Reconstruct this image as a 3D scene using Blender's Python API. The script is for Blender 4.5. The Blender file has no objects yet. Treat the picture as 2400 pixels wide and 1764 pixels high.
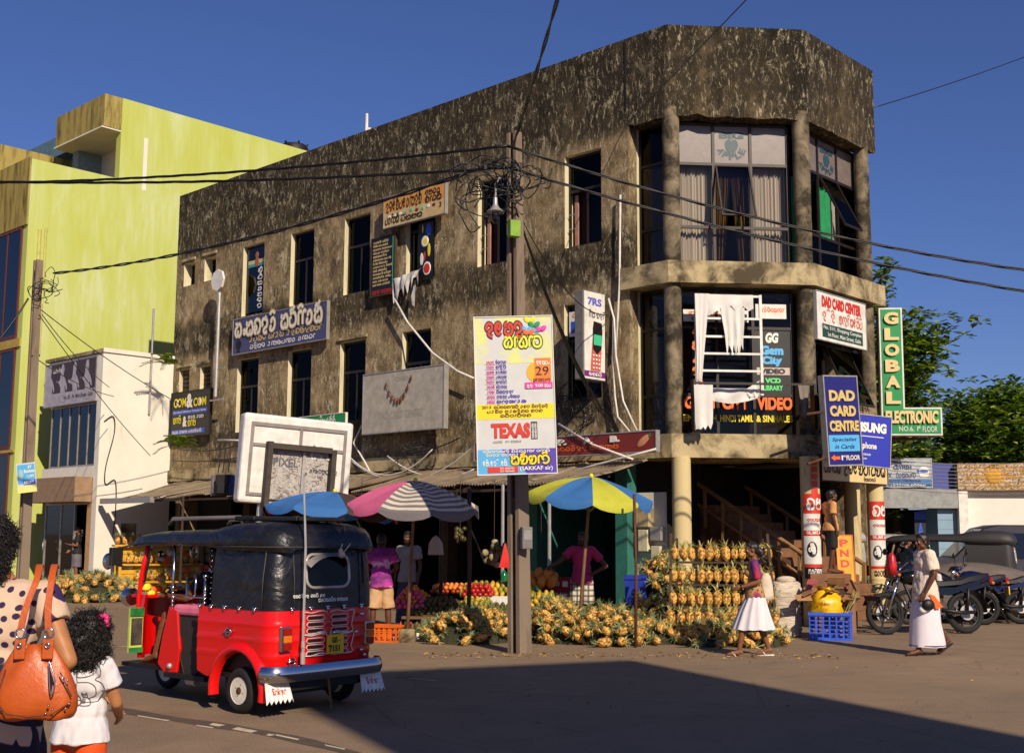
import bpy,bmesh,math,random
import numpy as np
from mathutils import Vector,Matrix,noise as mnoise
random.seed(7)
RAD=math.radians
SC=bpy.context.scene
COL=SC.collection

# ------------------------------------------------------------------ camera
FPX,PITCH,ROLL,CAM_H=2804.0,RAD(7.47),RAD(0.25),1.62
cam_data=bpy.data.cameras.new('camera')
cam=bpy.data.objects.new('camera',cam_data)
COL.objects.link(cam)
cam_data.sensor_fit='HORIZONTAL'
cam_data.sensor_width=36.0
cam_data.lens=FPX/2400.0*36.0
cam_data.clip_start,cam_data.clip_end=0.1,3000.0
_f=Vector((0,math.cos(PITCH),math.sin(PITCH)))
_u0=Vector((0,-math.sin(PITCH),math.cos(PITCH)))
_r0=Vector((1,0,0))
CR=_r0*math.cos(ROLL)+_u0*math.sin(ROLL)
CU=-_r0*math.sin(ROLL)+_u0*math.cos(ROLL)
CF=_f
CO=Vector((0,0,CAM_H))
cam.matrix_world=Matrix(((CR.x,CU.x,-CF.x,CO.x),(CR.y,CU.y,-CF.y,CO.y),(CR.z,CU.z,-CF.z,CO.z),(0,0,0,1)))
SC.camera=cam

# ------------------------------------------------------------------ light
SUN_DIR=Vector((0.41,-0.91,0)).normalized()*math.cos(RAD(32))+Vector((0,0,math.sin(RAD(32))))
world=bpy.data.worlds.new('World')
SC.world=world
world.use_nodes=True
nt=world.node_tree
nt.nodes.clear()
_out=nt.nodes.new('ShaderNodeOutputWorld')
_bg=nt.nodes.new('ShaderNodeBackground')
_sky=nt.nodes.new('ShaderNodeTexSky')
_sky.sky_type='NISHITA'
_sky.sun_disc=False
_sky.sun_elevation=RAD(32)
_sky.sun_rotation=math.atan2(SUN_DIR.x,SUN_DIR.y)
_sky.air_density,_sky.dust_density,_sky.ozone_density=1.0,0.3,6.0
_bg.inputs['Strength'].default_value=0.065
_tint=nt.nodes.new('ShaderNodeMix');_tint.data_type='RGBA';_tint.blend_type='MULTIPLY';_tint.inputs[0].default_value=1.0
_tint.inputs[7].default_value=(0.90,0.90,1.26,1)
nt.links.new(_sky.outputs[0],_tint.inputs[6]);nt.links.new(_tint.outputs[2],_bg.inputs[0])
nt.links.new(_bg.outputs[0],_out.inputs[0])
sd=bpy.data.lights.new('sun','SUN')
sd.energy,sd.angle,sd.color=5.0,RAD(0.53),(1.0,0.86,0.68)
sun=bpy.data.objects.new('sun',sd)
COL.objects.link(sun)
sun.rotation_euler=(-SUN_DIR).to_track_quat('-Z','Y').to_euler()
vs=SC.view_settings
vs.view_transform,vs.look,vs.exposure,vs.gamma,vs.use_curve_mapping='Standard','None',0.0,1.0,False
SC.render.engine='CYCLES'
SC.cycles.max_bounces,SC.cycles.diffuse_bounces,SC.cycles.glossy_bounces=6,3,3
SC.cycles.transparent_max_bounces,SC.cycles.transmission_bounces=8,4
SC.cycles.caustics_reflective=SC.cycles.caustics_refractive=False
SC.cycles.use_denoising=True

# ------------------------------------------------------------------ pixel -> place
def ray(px,py):
    return CR*((px-1200)/FPX)+CU*((882-py)/FPX)+CF
def gp(px,py,z=0.0):
    r=ray(px,py)
    return CO+r*((z-CAM_H)/r.z)
def at(px,py,d):
    r=ray(px,py)
    return CO+r*(d/r.y)
K=2400/2248
def gd(x,y,z=0.0):return gp(x*K,y*K,z)
def ad(x,y,d):return at(x*K,y*K,d)

PHI=RAD(46.5)
XA=Vector((math.sin(PHI),-math.cos(PHI),0))
XB=Vector((math.cos(PHI),math.sin(PHI),0))
C1=Vector((2.95,22.0,0))
C2=Vector((5.65,22.22,0))
XC=(C2-C1).normalized()
UP=Vector((0,0,1))
def frame(o,x,up=UP):
    """local x to the right, y into the wall, z up"""
    x=Vector(x).normalized()
    y=Vector(up).cross(x).normalized()
    z=x.cross(y)
    return Matrix(((x.x,y.x,z.x,o[0]),(x.y,y.y,z.y,o[1]),(x.z,y.z,z.z,o[2]),(0,0,0,1)))
FA,FB,FC=frame(C1,XA),frame(C2,XB),frame(C1,XC)
def pA(a,z,off=0.0):return C1+XA*a-XB*off+UP*z      # point in front of the long facade
def onw(px,py,M,off=0.0):
    """display pixel -> (x, z) on the plane y=-off of wall frame M"""
    r=ray(px*K,py*K)
    n=M.col[1].to_3d();o=M.translation-n*off
    p=CO+r*((o-CO).dot(n)/r.dot(n))
    q=M.inverted()@p
    return q.x,q.z

# ------------------------------------------------------------------ objects
def link(o,parent=None):
    COL.objects.link(o)
    if parent is not None:o.parent=parent
    return o
def tag(o,label=None,cat=None,group=None,kind=None):
    if label:o['label']=label
    if cat:o['category']=cat
    if group:o['group']=group
    if kind:o['kind']=kind
    return o
def thing(name,label,cat,loc=(0,0,0),rz=0.0,group=None,M=None):
    o=bpy.data.objects.new(name,None)
    o.empty_display_size=0.1
    COL.objects.link(o)
    if M is not None:o.matrix_world=M
    else:
        o.location=loc;o.rotation_euler=(0,0,rz)
    return tag(o,label,cat,group)
def dup(o,parent=None):
    c=o.copy();COL.objects.link(c)
    if parent is not None:c.parent=parent
    for ch in list(o.children):dup(ch,c)
    return c

class MB:
    def __init__(s):s.v,s.f,s.m,s.cur=[],[],[],0
    def mat(s,i):s.cur=i;return s
    def add(s,vs_,fs):
        n=len(s.v);s.v+=[tuple(p) for p in vs_]
        for f in fs:s.f.append(tuple(i+n for i in f));s.m.append(s.cur)
        return s
    def quad(s,a,b,c,d):return s.add([a,b,c,d],[(0,1,2,3)])
    def poly(s,pts):return s.add(pts,[tuple(range(len(pts)))])
    def box(s,x0,x1,y0,y1,z0,z1):
        return s.add([(x0,y0,z0),(x1,y0,z0),(x1,y1,z0),(x0,y1,z0),(x0,y0,z1),(x1,y0,z1),(x1,y1,z1),(x0,y1,z1)],
                     [(3,2,1,0),(4,5,6,7),(0,1,5,4),(1,2,6,5),(2,3,7,6),(3,0,4,7)])
    def bar(s,p0,p1,w,h=None,up=(0,0,1),tw=None):
        """box beam from p0 to p1, w wide, h high"""
        h=h or w;p0,p1=Vector(p0),Vector(p1);d=(p1-p0).normalized();up=Vector(up)
        if abs(d.dot(up))>.98:up=Vector((0,1,0)) if abs(d.y)<.9 else Vector((1,0,0))
        x=d.cross(up).normalized();y=x.cross(d);k=tw or 1.0
        vs_=[p+x*(i*w/2*q)+y*(j*h/2*q) for p,q in ((p0,1),(p1,k)) for i,j in ((-1,-1),(1,-1),(1,1),(-1,1))]
        return s.add(vs_,[(0,1,2,3),(7,6,5,4),(0,4,5,1),(1,5,6,2),(2,6,7,3),(3,7,4,0)])
    def loft(s,rings,closed=True,cap=True):
        n=len(rings[0]);vs_=[p for r in rings for p in r];fs=[]
        for i in range(len(rings)-1):
            for j in range(n if closed else n-1):
                k=(j+1)%n
                fs.append((i*n+j,i*n+k,(i+1)*n+k,(i+1)*n+j))
        if cap and closed:
            fs.append(tuple(reversed(range(n))));fs.append(tuple((len(rings)-1)*n+j for j in range(n)))
        return s.add(vs_,fs)
    def tube(s,pts,r,n=8,cap=True):
        pts=[Vector(p) for p in pts];rr=r if isinstance(r,(list,tuple)) else [r]*len(pts)
        t0=(pts[1]-pts[0]).normalized();a=Vector((0,0,1)) if abs(t0.z)<.9 else Vector((1,0,0))
        x=t0.cross(a).normalized();rings=[]
        for i,p in enumerate(pts):
            t=(pts[min(i+1,len(pts)-1)]-pts[max(i-1,0)])
            t=t.normalized() if t.length>1e-9 else t0
            x=(x-t*x.dot(t)).normalized();y=t.cross(x)
            rings.append([p+(x*math.cos(q)+y*math.sin(q))*rr[i] for q in (2*math.pi*j/n for j in range(n))])
        return s.loft(rings,cap=cap)
    def cyl(s,p0,p1,r0,r1=None,n=12,cap=True):return s.tube([p0,p1],[r0,r0 if r1 is None else r1],n,cap)
    def lathe(s,prof,n=16,c=(0,0,0),axis=None,cap=True):
        """prof: (r, h) along axis (default z)"""
        c=Vector(c);z=Vector(axis or (0,0,1)).normalized();a=Vector((1,0,0)) if abs(z.x)<.9 else Vector((0,1,0))
        x=(a-z*a.dot(z)).normalized();y=z.cross(x)
        return s.loft([[c+z*h+(x*math.cos(q)+y*math.sin(q))*max(r,1e-4) for q in (2*math.pi*j/n for j in range(n))] for r,h in prof],cap=cap)
    def ball(s,c,r,nu=12,nv=8):
        rx,ry,rz=(r,r,r) if not isinstance(r,(tuple,list)) else r;c=Vector(c)
        return s.loft([[c+Vector((rx*math.sin(t)*math.cos(q),ry*math.sin(t)*math.sin(q),rz*-math.cos(t))) for q in (2*math.pi*j/nu for j in range(nu))] for t in (math.pi*(i+.02)/(nv+.04) for i in range(nv+1))])
    def prism(s,poly,z0,z1):
        return s.loft([[(p[0],p[1],z0) for p in poly],[(p[0],p[1],z1) for p in poly]])
    def torus(s,c,R,r,axis=(0,1,0),nu=28,nv=10,sq=1.0):
        c=Vector(c);z=Vector(axis).normalized();a=Vector((1,0,0)) if abs(z.x)<.9 else Vector((0,1,0))
        x=(a-z*a.dot(z)).normalized();y=z.cross(x);rings=[]
        for i in range(nu+1):
            t=2*math.pi*i/nu;d=x*math.cos(t)+y*math.sin(t)
            rings.append([c+d*(R+r*math.cos(q))+z*(r*sq*math.sin(q)) for q in (2*math.pi*j/nv for j in range(nv))])
        return s.loft(rings,cap=False)
    def xform(s,M,start=0):
        for i in range(start,len(s.v)):s.v[i]=tuple(M@Vector(s.v[i]))
        return s
    def mesh(s,name,mats,smooth=None):
        me=bpy.data.meshes.new(name)
        me.from_pydata(s.v,[],s.f)
        for m in (mats if isinstance(mats,(list,tuple)) else [mats]):me.materials.append(m)
        if s.m and max(s.m)>0:me.polygons.foreach_set('material_index',s.m)
        if smooth is not None:
            me.shade_smooth()
            if smooth<180:me.set_sharp_from_angle(angle=RAD(smooth))
        me.update()
        return me
    def build(s,name,mats,parent=None,smooth=None,M=None,bevel=None):
        o=link(bpy.data.objects.new(name,s.mesh(name,mats,smooth)),parent)
        if M is not None:
            if parent is None:o.matrix_world=M
            else:o.matrix_local=M
        if bevel:
            b=o.modifiers.new('b','BEVEL');b.width=bevel;b.segments=2;b.limit_method='ANGLE'
        return o
def put(name,me,parent=None,loc=None):
    o=link(bpy.data.objects.new(name,me),parent)
    if loc is not None:o.location=loc
    return o
def catenary(p0,p1,sag,n=14):
    p0,p1=Vector(p0),Vector(p1)
    return [p0.lerp(p1,i/n)-UP*(sag*4*(i/n)*(1-i/n)) for i in range(n+1)]
def spline(P,n=5,closed=False):
    P=[Vector(p) if len(p)==3 else Vector((p[0],p[1],0)) for p in P];out=[];m=len(P)
    for i in range(m if closed else m-1):
        if closed:a,b,c,d=P[i-1],P[i],P[(i+1)%m],P[(i+2)%m]
        else:a,b,c,d=P[max(i-1,0)],P[i],P[i+1],P[min(i+2,m-1)]
        for j in range(n):
            t=j/n
            out.append(.5*((2*b)+(c-a)*t+(2*a-5*b+4*c-d)*t*t+(3*b-a-3*c+d)*t**3))
    if not closed:out.append(P[-1])
    return out

# ------------------------------------------------------------------ materials
def lin(c):
    """sRGB 0-255 -> linear"""
    return tuple((x/255/12.92 if x/255<=.04045 else ((x/255+.055)/1.055)**2.4) for x in c)
class NT:
    def __init__(s,name):
        s.m=bpy.data.materials.new(name);s.m.use_nodes=True;s.t=s.m.node_tree
        s.b=s.t.nodes['Principled BSDF'];s.out=s.t.nodes['Material Output']
        s.tc=s.t.nodes.new('ShaderNodeTexCoord')
    def n(s,ty,**kw):
        x=s.t.nodes.new(ty)
        for k,v in kw.items():setattr(x,k,v)
        return x
    def l(s,a,b):s.t.links.new(a,b)
    def mapping(s,scale=(1,1,1),rot=(0,0,0),loc=(0,0,0),src='Object'):
        mp=s.n('ShaderNodeMapping');mp.inputs['Scale'].default_value=scale;mp.inputs['Rotation'].default_value=rot;mp.inputs['Location'].default_value=loc
        s.l(s.tc.outputs[src],mp.inputs[0]);return mp.outputs[0]
    def noise(s,vec,scale=5,detail=6,rough=.6,dist=0.0):
        x=s.n('ShaderNodeTexNoise');x.inputs['Scale'].default_value=scale;x.inputs['Detail'].default_value=detail;x.inputs['Roughness'].default_value=rough;x.inputs['Distortion'].default_value=dist
        s.l(vec,x.inputs['Vector']);return x.outputs[0]
    def ramp(s,fac,stops):
        r=s.n('ShaderNodeValToRGB');e=r.color_ramp.elements
        while len(e)<len(stops):e.new(.5)
        for i,(p,c) in enumerate(stops):
            e[i].position=p;e[i].color=(*(c if isinstance(c,(tuple,list)) else (c,c,c)),1)
        s.l(fac,r.inputs[0]);return r.outputs[0]
    def mix(s,fac,a,b,mode='MIX'):
        x=s.n('ShaderNodeMix',data_type='RGBA',blend_type=mode)
        for i,v in ((0,fac),(6,a),(7,b)):
            if isinstance(v,(int,float)):x.inputs[i].default_value=v
            elif isinstance(v,(tuple,list)):x.inputs[i].default_value=(*v,1)
            else:s.l(v,x.inputs[i])
        return x.outputs[2]
    def math(s,op,a,b=0.0,clamp=False):
        x=s.n('ShaderNodeMath',operation=op,use_clamp=clamp)
        for i,v in ((0,a),(1,b)):
            if isinstance(v,(int,float)):x.inputs[i].default_value=v
            else:s.l(v,x.inputs[i])
        return x.outputs[0]
    def sep(s,vec):
        x=s.n('ShaderNodeSeparateXYZ');s.l(vec,x.inputs[0]);return x.outputs
    def bump(s,h,strength=.3,dist=.02):
        b=s.n('ShaderNodeBump');b.inputs['Strength'].default_value=strength;b.inputs['Distance'].default_value=dist
        s.l(h,b.inputs['Height']);s.l(b.outputs[0],s.b.inputs['Normal'])
    def base(s,c):s.l(c,s.b.inputs['Base Color'])
    def p(s,rough=.7,metal=0.0,spec=None):
        s.b.inputs['Roughness'].default_value=rough;s.b.inputs['Metallic'].default_value=metal
        if spec is not None:s.b.inputs['Specular IOR Level'].default_value=spec
        return s
_mc={}
def mk(name,c,rough=.65,metal=0.0,var=.18,scale=6.0,bump=.12,spec=None,dirt=0.0):
    """plain painted / cloth / metal surface: colour with mottling, a little relief, optional grime"""
    if name in _mc:return _mc[name]
    c=lin(c);t=NT(name).p(rough,metal,spec);v=t.mapping()
    f=t.noise(v,scale,5,.6)
    col=t.ramp(f,[(.3,tuple(x*(1-var) for x in c)),(.7,tuple(min(1,x*(1+var)) for x in c))])
    if dirt:
        g=t.noise(t.mapping((1,1,.5)),scale*.6,8,.7)
        col=t.mix(t.ramp(g,[(.5,0.0),(.72,dirt)]),col,(.045,.035,.025))
    t.base(col)
    if bump:t.bump(t.noise(v,scale*8,4,.6),bump,.01)
    _mc[name]=t.m
    return t.m
def emit_none():pass
# ------------------------------------------------------------------ writing
_tc={}
def text_pts(s,bold=0.0,shear=0.0,res=3):
    k=(s,bold,shear)
    if k not in _tc:
        cu=bpy.data.curves.new('t','FONT');cu.body=s;cu.size=1;cu.offset=bold;cu.shear=shear;cu.resolution_u=res;cu.fill_mode='FRONT'
        o=bpy.data.objects.new('t',cu);COL.objects.link(o)
        bpy.context.view_layer.update()
        me=o.to_mesh()
        _tc[k]=([tuple(v.co) for v in me.vertices],[tuple(p.vertices) for p in me.polygons])
        o.to_mesh_clear();bpy.data.objects.remove(o);bpy.data.curves.remove(cu)
    return _tc[k]
def lettering(parent,s,x,z,w,h,m,y=-.012,bold=0.02,shear=0.0,rot=0.0,depth=0.0,name='lettering',outline=None,mb=None):
    """text stretched into the box (x, z, w, h) of a wall frame (x right, z up), facing -y"""
    v,f=text_pts(s,bold,shear)
    xs=[p[0] for p in v];ys=[p[1] for p in v]
    x0,y0=min(xs),min(ys);sx=w/max(1e-6,max(xs)-x0);sy=h/max(1e-6,max(ys)-y0)
    c,sn=math.cos(rot),math.sin(rot)
    def T(p,dy=0):
        a,b=(p[0]-x0)*sx,(p[1]-y0)*sy
        return (x+a*c-b*sn,y+dy,z+a*sn+b*c)
    own=mb is None
    if own:mb=MB()
    mb.add([T(p) for p in v],f)
    if depth:
        from collections import Counter
        E=Counter()
        for q in f:
            for i in range(len(q)):E[(q[i],q[(i+1)%len(q)])]+=1
        n=len(v);fs=[(a+n,b+n,b,a)[::-1] for (a,b) in E if (b,a) not in E]
        st=len(mb.v);mb.v+=[T(p) for p in v]+[T(p,depth) for p in v]
        for q in fs:mb.f.append(tuple(i+st for i in q));mb.m.append(mb.cur)
    if outline is not None:
        v2,f2=text_pts(s,bold+.045,shear)
        mo=MB();x0b,y0b=min(p[0] for p in v2),min(p[1] for p in v2)
        mo.add([T(p,.002) for p in v2],f2);mo.build('outline',outline,parent)
    return mb.build(name,m,parent) if own else mb

# round Sinhala letters as pen strokes (x 0..1, z 0..1)
G={
 'd':[[(.38,.5),(.22,.5),(.2,.72),(.45,.95),(.8,.82),(.82,.5),(.5,.32),(.42,.12),(.62,-.05),(.9,-.12)]],
 'e':[[(.68,.28),(.5,.08),(.25,.2),(.12,.55),(.25,.9),(.55,.95),(.7,.7),(.55,.48),(.36,.6),(.45,.75)]],
 'm':[[(.42,.95),(.2,.92),(.15,.72),(.38,.62),(.15,.5),(.12,.2),(.4,.02),(.8,.1),(.96,.45),(.85,.8),(.62,.85),(.55,.62),(.72,.52)]],
 'l':[[(.35,.5),(.22,.38),(.1,.52),(.18,.85),(.5,.98),(.85,.8),(.92,.4),(.7,.05),(.45,.08),(.5,.35),(.66,.3)]],
 'L':[[(.32,.62),(.2,.5),(.12,.68),(.3,.93),(.6,.92),(.85,.65),(.8,.3),(.5,.18),(.3,.02),(.55,-.18),(.95,-.1)]],
 'B':[[(.12,.85),(.3,.95),(.42,.78),(.3,.55),(.14,.4),(.2,.1),(.45,.02),(.62,.2),(.55,.5)],[(.62,.2),(.8,.02),(.98,.2),(.95,.6),(.75,.92),(.5,.9)]],
 'A':[[(.3,.9),(.55,.98),(.7,.8),(.6,.4),(.35,.05),(.12,.12)],[(.6,.45),(.62,.0)]],
 'S':[[(.15,.3),(.12,.7),(.35,.95),(.6,.85),(.55,.55),(.3,.5)],[(.55,.55),(.9,.6),(.95,.25),(.7,.02),(.3,.05),(.15,.3)],[(.5,.3),(.75,.3)]],
 'v':[[(.36,.55),(.2,.62),(.1,.4),(.2,.1),(.55,0),(.88,.16),(.95,.55),(.75,.9),(.4,.95),(.15,.85)]],
 's':[[(.2,.95),(.1,.78),(.28,.66),(.5,.74),(.42,.95)],[(.28,.66),(.1,.4),(.18,.08),(.5,0),(.58,.3),(.66,0),(.9,.06),(.96,.5),(.8,.85),(.55,.9)]],
 'k':[[(.3,.42),(.12,.5),(.16,.82),(.4,.92),(.5,.65),(.4,.3),(.15,.1)],[(.5,.65),(.62,.92),(.88,.86),(.95,.45),(.8,.08),(.45,0),(.15,.1)]],
 'h':[[(.12,.9),(.32,.92),(.38,.7),(.2,.6),(.1,.3),(.3,.02),(.5,.15),(.48,.45)],[(.5,.15),(.7,0),(.92,.2),(.92,.6),(.72,.9),(.5,.82)]],
 'g':[[(.2,.35),(.35,.2),(.45,.4),(.25,.55),(.1,.35),(.2,.05),(.45,0)],[(.3,.55),(.2,.85),(.5,.98),(.88,.8),(.95,.4),(.75,.02),(.55,.05)]],
 'r':[[(.35,.35),(.2,.25),(.2,.05),(.5,0),(.75,.2),(.78,.6),(.55,.85),(.3,.72),(.35,.5)]],
 't':[[(.4,.5),(.22,.55),(.12,.35),(.25,.06),(.55,0),(.85,.15),(.95,.5),(.8,.85),(.5,.95),(.25,.85)],[(.55,0),(.6,.35)]],
 'n':[[(.1,.75),(.28,.9),(.42,.75),(.3,.55),(.12,.35),(.25,.02),(.5,.05),(.9,.1),(.95,.5),(.75,.88),(.5,.7)]],
 'i':[[(.3,.45),(.15,.55),(.2,.85),(.5,.92),(.8,.75),(.8,.4),(.55,.25),(.35,.1),(.5,-.1),(.85,-.05)],[(.55,.92),(.7,1.1)]],
 'T':[[(.42,.5),(.25,.58),(.1,.38),(.2,.08),(.55,0),(.88,.15),(.95,.55),(.78,.9)]],
 'u':[[(.35,.5),(.2,.6),(.3,.85),(.65,.8),(.8,.5),(.55,.3),(.35,.05),(.6,-.15),(.92,-.05)]],
 'a':[[(.1,.6),(.3,.75),(.38,.5),(.2,.35),(.1,.5)],[(.38,.5),(.5,.9),(.8,.9),(.9,.5),(.7,.25),(.5,.1),(.55,-.12),(.85,-.15)]],
 'o':[[(.2,0),(.2,.75),(.42,.95),(.6,.8)]],          # aela-pilla, narrow
 'c':[[(.3,.42),(.12,.6),(.3,.92),(.65,.92),(.92,.6),(.85,.2),(.5,0),(.2,.15)]],
 '~':[[(.1,1.12),(.3,1.32),(.6,1.32),(.75,1.12)]],     # over the letter before
 '^':[[(.15,1.02),(.35,1.2),(.55,1.08),(.4,.98)],[(.5,1.15),(.72,1.42)]],
 '*':[[(.2,.25),(.35,.4),(.5,.25),(.35,.1),(.2,.25)]], # anusvara dot
 '.':[[(.1,.0),(.2,.06),(.1,.12)]],
}
_over='~^'
def sinhala(parent,code,x,z,w,h,m,y=-.012,pen=.16,shear=0.0,name='lettering',outline=None,n=4,rot=0.0):
    def adv(c):return .55 if c in 'o*.' else (.5 if c==' ' else 1.08)
    tot=sum(adv(c) for c in code if c not in _over);mb=MB();mo=MB();cx=0.0;sx=w/tot;sz=h/1.25
    cr,sr=math.cos(rot),math.sin(rot)
    def strokes(mb,pen,dy):
        cx=0.0;prev=0.0
        for c in code:
            if c in _over:ox=prev
            else:ox=cx;prev=cx;cx+=adv(c)
            for st in G.get(c,()):
                P=spline(st,n)
                L,R=[],[]
                for i,p in enumerate(P):
                    t=(P[min(i+1,len(P)-1)]-P[max(i-1,0)]).normalized();q=Vector((-t.y,t.x,0))*(pen/2)
                    for lst,e in ((L,p+q),(R,p-q)):
                        u=(ox+e.x+shear*e.y)*sx;vz=(e.y+.1)*sz
                        lst.append((x+u*cr-vz*sr,y+dy,z+u*sr+vz*cr))
                k=len(P);mb.add(L+R,[(i,i+1,k+i+1,k+i)[::-1] for i in range(k-1)])
    if outline is not None:
        strokes(mo,pen*1.9,.003);mo.build('outline',outline,parent)
    strokes(mb,pen,0)
    return mb.build(name,m,parent)
_alpha='dmlvskhgrtnTuacBSA'
def small_print(parent,x,z,w,h,m,seed=0,y=-.012,pen=.2,words=None,rot=0.0):
    """a line of little round letters, too small to read in the photograph"""
    r=random.Random(seed);k=max(4,int(w/h*.95));s=''
    while len(s)<k:s+=''.join(r.choice(_alpha)+r.choice(['','','o','~','']) for _ in range(r.randint(3,7)))+' '
    return sinhala(parent,s.strip(),x,z,w,h,m,y,pen,n=2,rot=rot)

# ------------------------------------------------------------------ bodies
def remesh(mb,voxel,smooth=4,fac=.5):
    me=mb.mesh('tmp',[]);o=bpy.data.objects.new('tmp',me);COL.objects.link(o)
    r=o.modifiers.new('r','REMESH');r.mode='VOXEL';r.voxel_size=voxel;r.adaptivity=0.0
    if smooth:
        q=o.modifiers.new('s','SMOOTH');q.factor=fac;q.iterations=smooth
    dg=bpy.context.evaluated_depsgraph_get()
    out=bpy.data.meshes.new_from_object(o.evaluated_get(dg))
    bpy.data.objects.remove(o);bpy.data.meshes.remove(me)
    out.shade_smooth()
    return out
def wrinkle(me,amp,scale,seed=0,stretch=(1,1,1)):
    n=len(me.vertices);co=np.empty(n*3,np.float32);no=np.empty(n*3,np.float32)
    me.vertices.foreach_get('co',co);me.vertex_normals.foreach_get('vector',no);co=co.reshape(-1,3);no=no.reshape(-1,3)
    for i in range(n):
        p=Vector((co[i,0]*stretch[0],co[i,1]*stretch[1],co[i,2]*stretch[2]))*scale+Vector((seed*3.1,seed,0))
        co[i]+=no[i]*(mnoise.noise(p)+.5*mnoise.noise(p*2.3))*amp
    me.vertices.foreach_set('co',co.ravel());me.update()
    return me
def capsule(mb,a,b,ra,rb,n=12):
    a,b=Vector(a),Vector(b);d=b-a;L=d.length
    if L<1e-6:return mb.ball(a,ra)
    d /= L;prof=[]
    for i in range(5):
        t=math.pi/2*(1-i/4);prof.append((ra*math.cos(t),-ra*math.sin(t)))
    for i in range(5):
        t=math.pi/2*i/4;prof.append((rb*math.cos(t),L+rb*math.sin(t)))
    return mb.lathe(prof,n,a,d)
def limb(mb,pts,rr):
    for i in range(len(pts)-1):capsule(mb,pts[i],pts[i+1],rr[i],rr[i+1])
    return mb

SKIN={}
def skin_mat(k='brown',c=(120,76,48)):
    if k not in SKIN:
        t=NT('skin_'+k).p(.5,0,.35);l=lin(c);f=t.noise(t.mapping(),14,4)
        t.base(t.ramp(f,[(.3,tuple(x*.82 for x in l)),(.7,tuple(x*1.12 for x in l))]));SKIN[k]=t.m
    return SKIN[k]
HAIR=None
def hair_mat():
    global HAIR
    if HAIR is None:
        t=NT('black_hair').p(.42,0,.5);t.base(t.ramp(t.noise(t.mapping((1,1,.25)),60,4),[(.3,(.004,.003,.003)),(.7,(.02,.014,.011))]))
        t.bump(t.noise(t.mapping((1,1,.2)),90,4),.6,.01);HAIR=t.m
    return HAIR

def hand(mb,w,fwd,side,palm_n,s=1.0,curl=.5):
    """w: wrist, fwd: along the fingers, side: towards the thumb, palm_n: out of the palm"""
    w,fwd,side,pn=Vector(w),Vector(fwd).normalized(),Vector(side).normalized(),Vector(palm_n).normalized()
    side=(side-fwd*side.dot(fwd)).normalized();pn=(pn-fwd*pn.dot(fwd)-side*pn.dot(side)).normalized()
    for k in (-1,0,1):capsule(mb,w,w+fwd*.075*s+side*.024*k*s,.021*s,.0135*s,8)
    for k,L in ((1.5,.072),(.5,.08),(-.5,.074),(-1.5,.058)):
        p=w+fwd*.08*s+side*(.0185*k*s);d=fwd.copy()
        for j,q in enumerate((.45,.32,.23)):
            d=(d+pn*curl*(.35+.35*j)).normalized();e=p+d*(L*q*s*1.15)
            capsule(mb,p,e,.0098*s,.0088*s,6);p=e
    p=w+fwd*.025*s+side*.026*s;e=p+(side*.75+fwd*.8+pn*.35).normalized()*.042*s
    capsule(mb,p,e,.0135*s,.0115*s,6);capsule(mb,e,e+(fwd+pn*.5+side*.1).normalized()*.03*s,.011*s,.009*s,6)

def head_shape(mb,c,yaw,pitch,s,roll=0.0):
    """head with nose, ears, brow, lips, chin; looks along +y before yaw. Returns its matrix."""
    M=Matrix.Translation(c)@Matrix.Rotation(yaw,4,'Z')@Matrix.Rotation(-pitch,4,'X')@Matrix.Rotation(roll,4,'Y')@Matrix.Scale(s,4)
    q=len(mb.v)
    mb.ball((0,-.012,.025),(.074,.094,.092),16,12)      # skull
    mb.ball((0,.022,-.035),(.058,.066,.078),14,10)      # face
    mb.ball((0,.062,-.098),(.027,.024,.02),10,8)        # chin
    mb.ball((0,.078,.018),(.05,.016,.012),10,8)         # brow
    capsule(mb,(0,.088,.008),(0,.107,-.03),.009,.0135)  # nose
    for k in (-1,1):
        mb.ball((.011*k,.094,-.033),(.008,.009,.007),8,6)
        mb.ball((.035*k,.066,-.025),(.022,.022,.018),8,6)   # cheek
        mb.ball((.077*k,-.006,-.012),(.01,.02,.031),8,6)    # ear
        mb.ball((.052*k,.012,-.07),(.02,.04,.025),8,6)      # jaw
    mb.ball((0,.087,-.059),(.022,.009,.006),8,6);mb.ball((0,.085,-.07),(.02,.009,.007),8,6)
    mb.xform(M,q)
    return M
EYE=None
def eyes(parent,M,hairm):
    global EYE
    if EYE is None:
        EYE=(mk('eye_white',(200,195,185),.3,bump=0),mk('iris',(20,12,8),.2,bump=0))
    for k in (-1,1):
        b=MB();b.mat(0).ball((.03*k,.0745,-.004),(.0135,.011,.0085),8,6);b.mat(1).ball((.03*k,.0815,-.004),(.0065,.005,.0065),8,6)
        b.xform(M);b.build('eye',list(EYE),parent,180)
        b=MB();b.ball((.031*k,.085,.019),(.02,.007,.004),8,5);b.xform(M);b.build('eyebrow',hairm,parent,180)
    b=MB();b.ball((0,.0905,-.0645),(.018,.005,.0018),8,5);b.xform(M);b.build('mouth',mk('lip',(70,30,26),.5,bump=0),parent,180)
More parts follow.
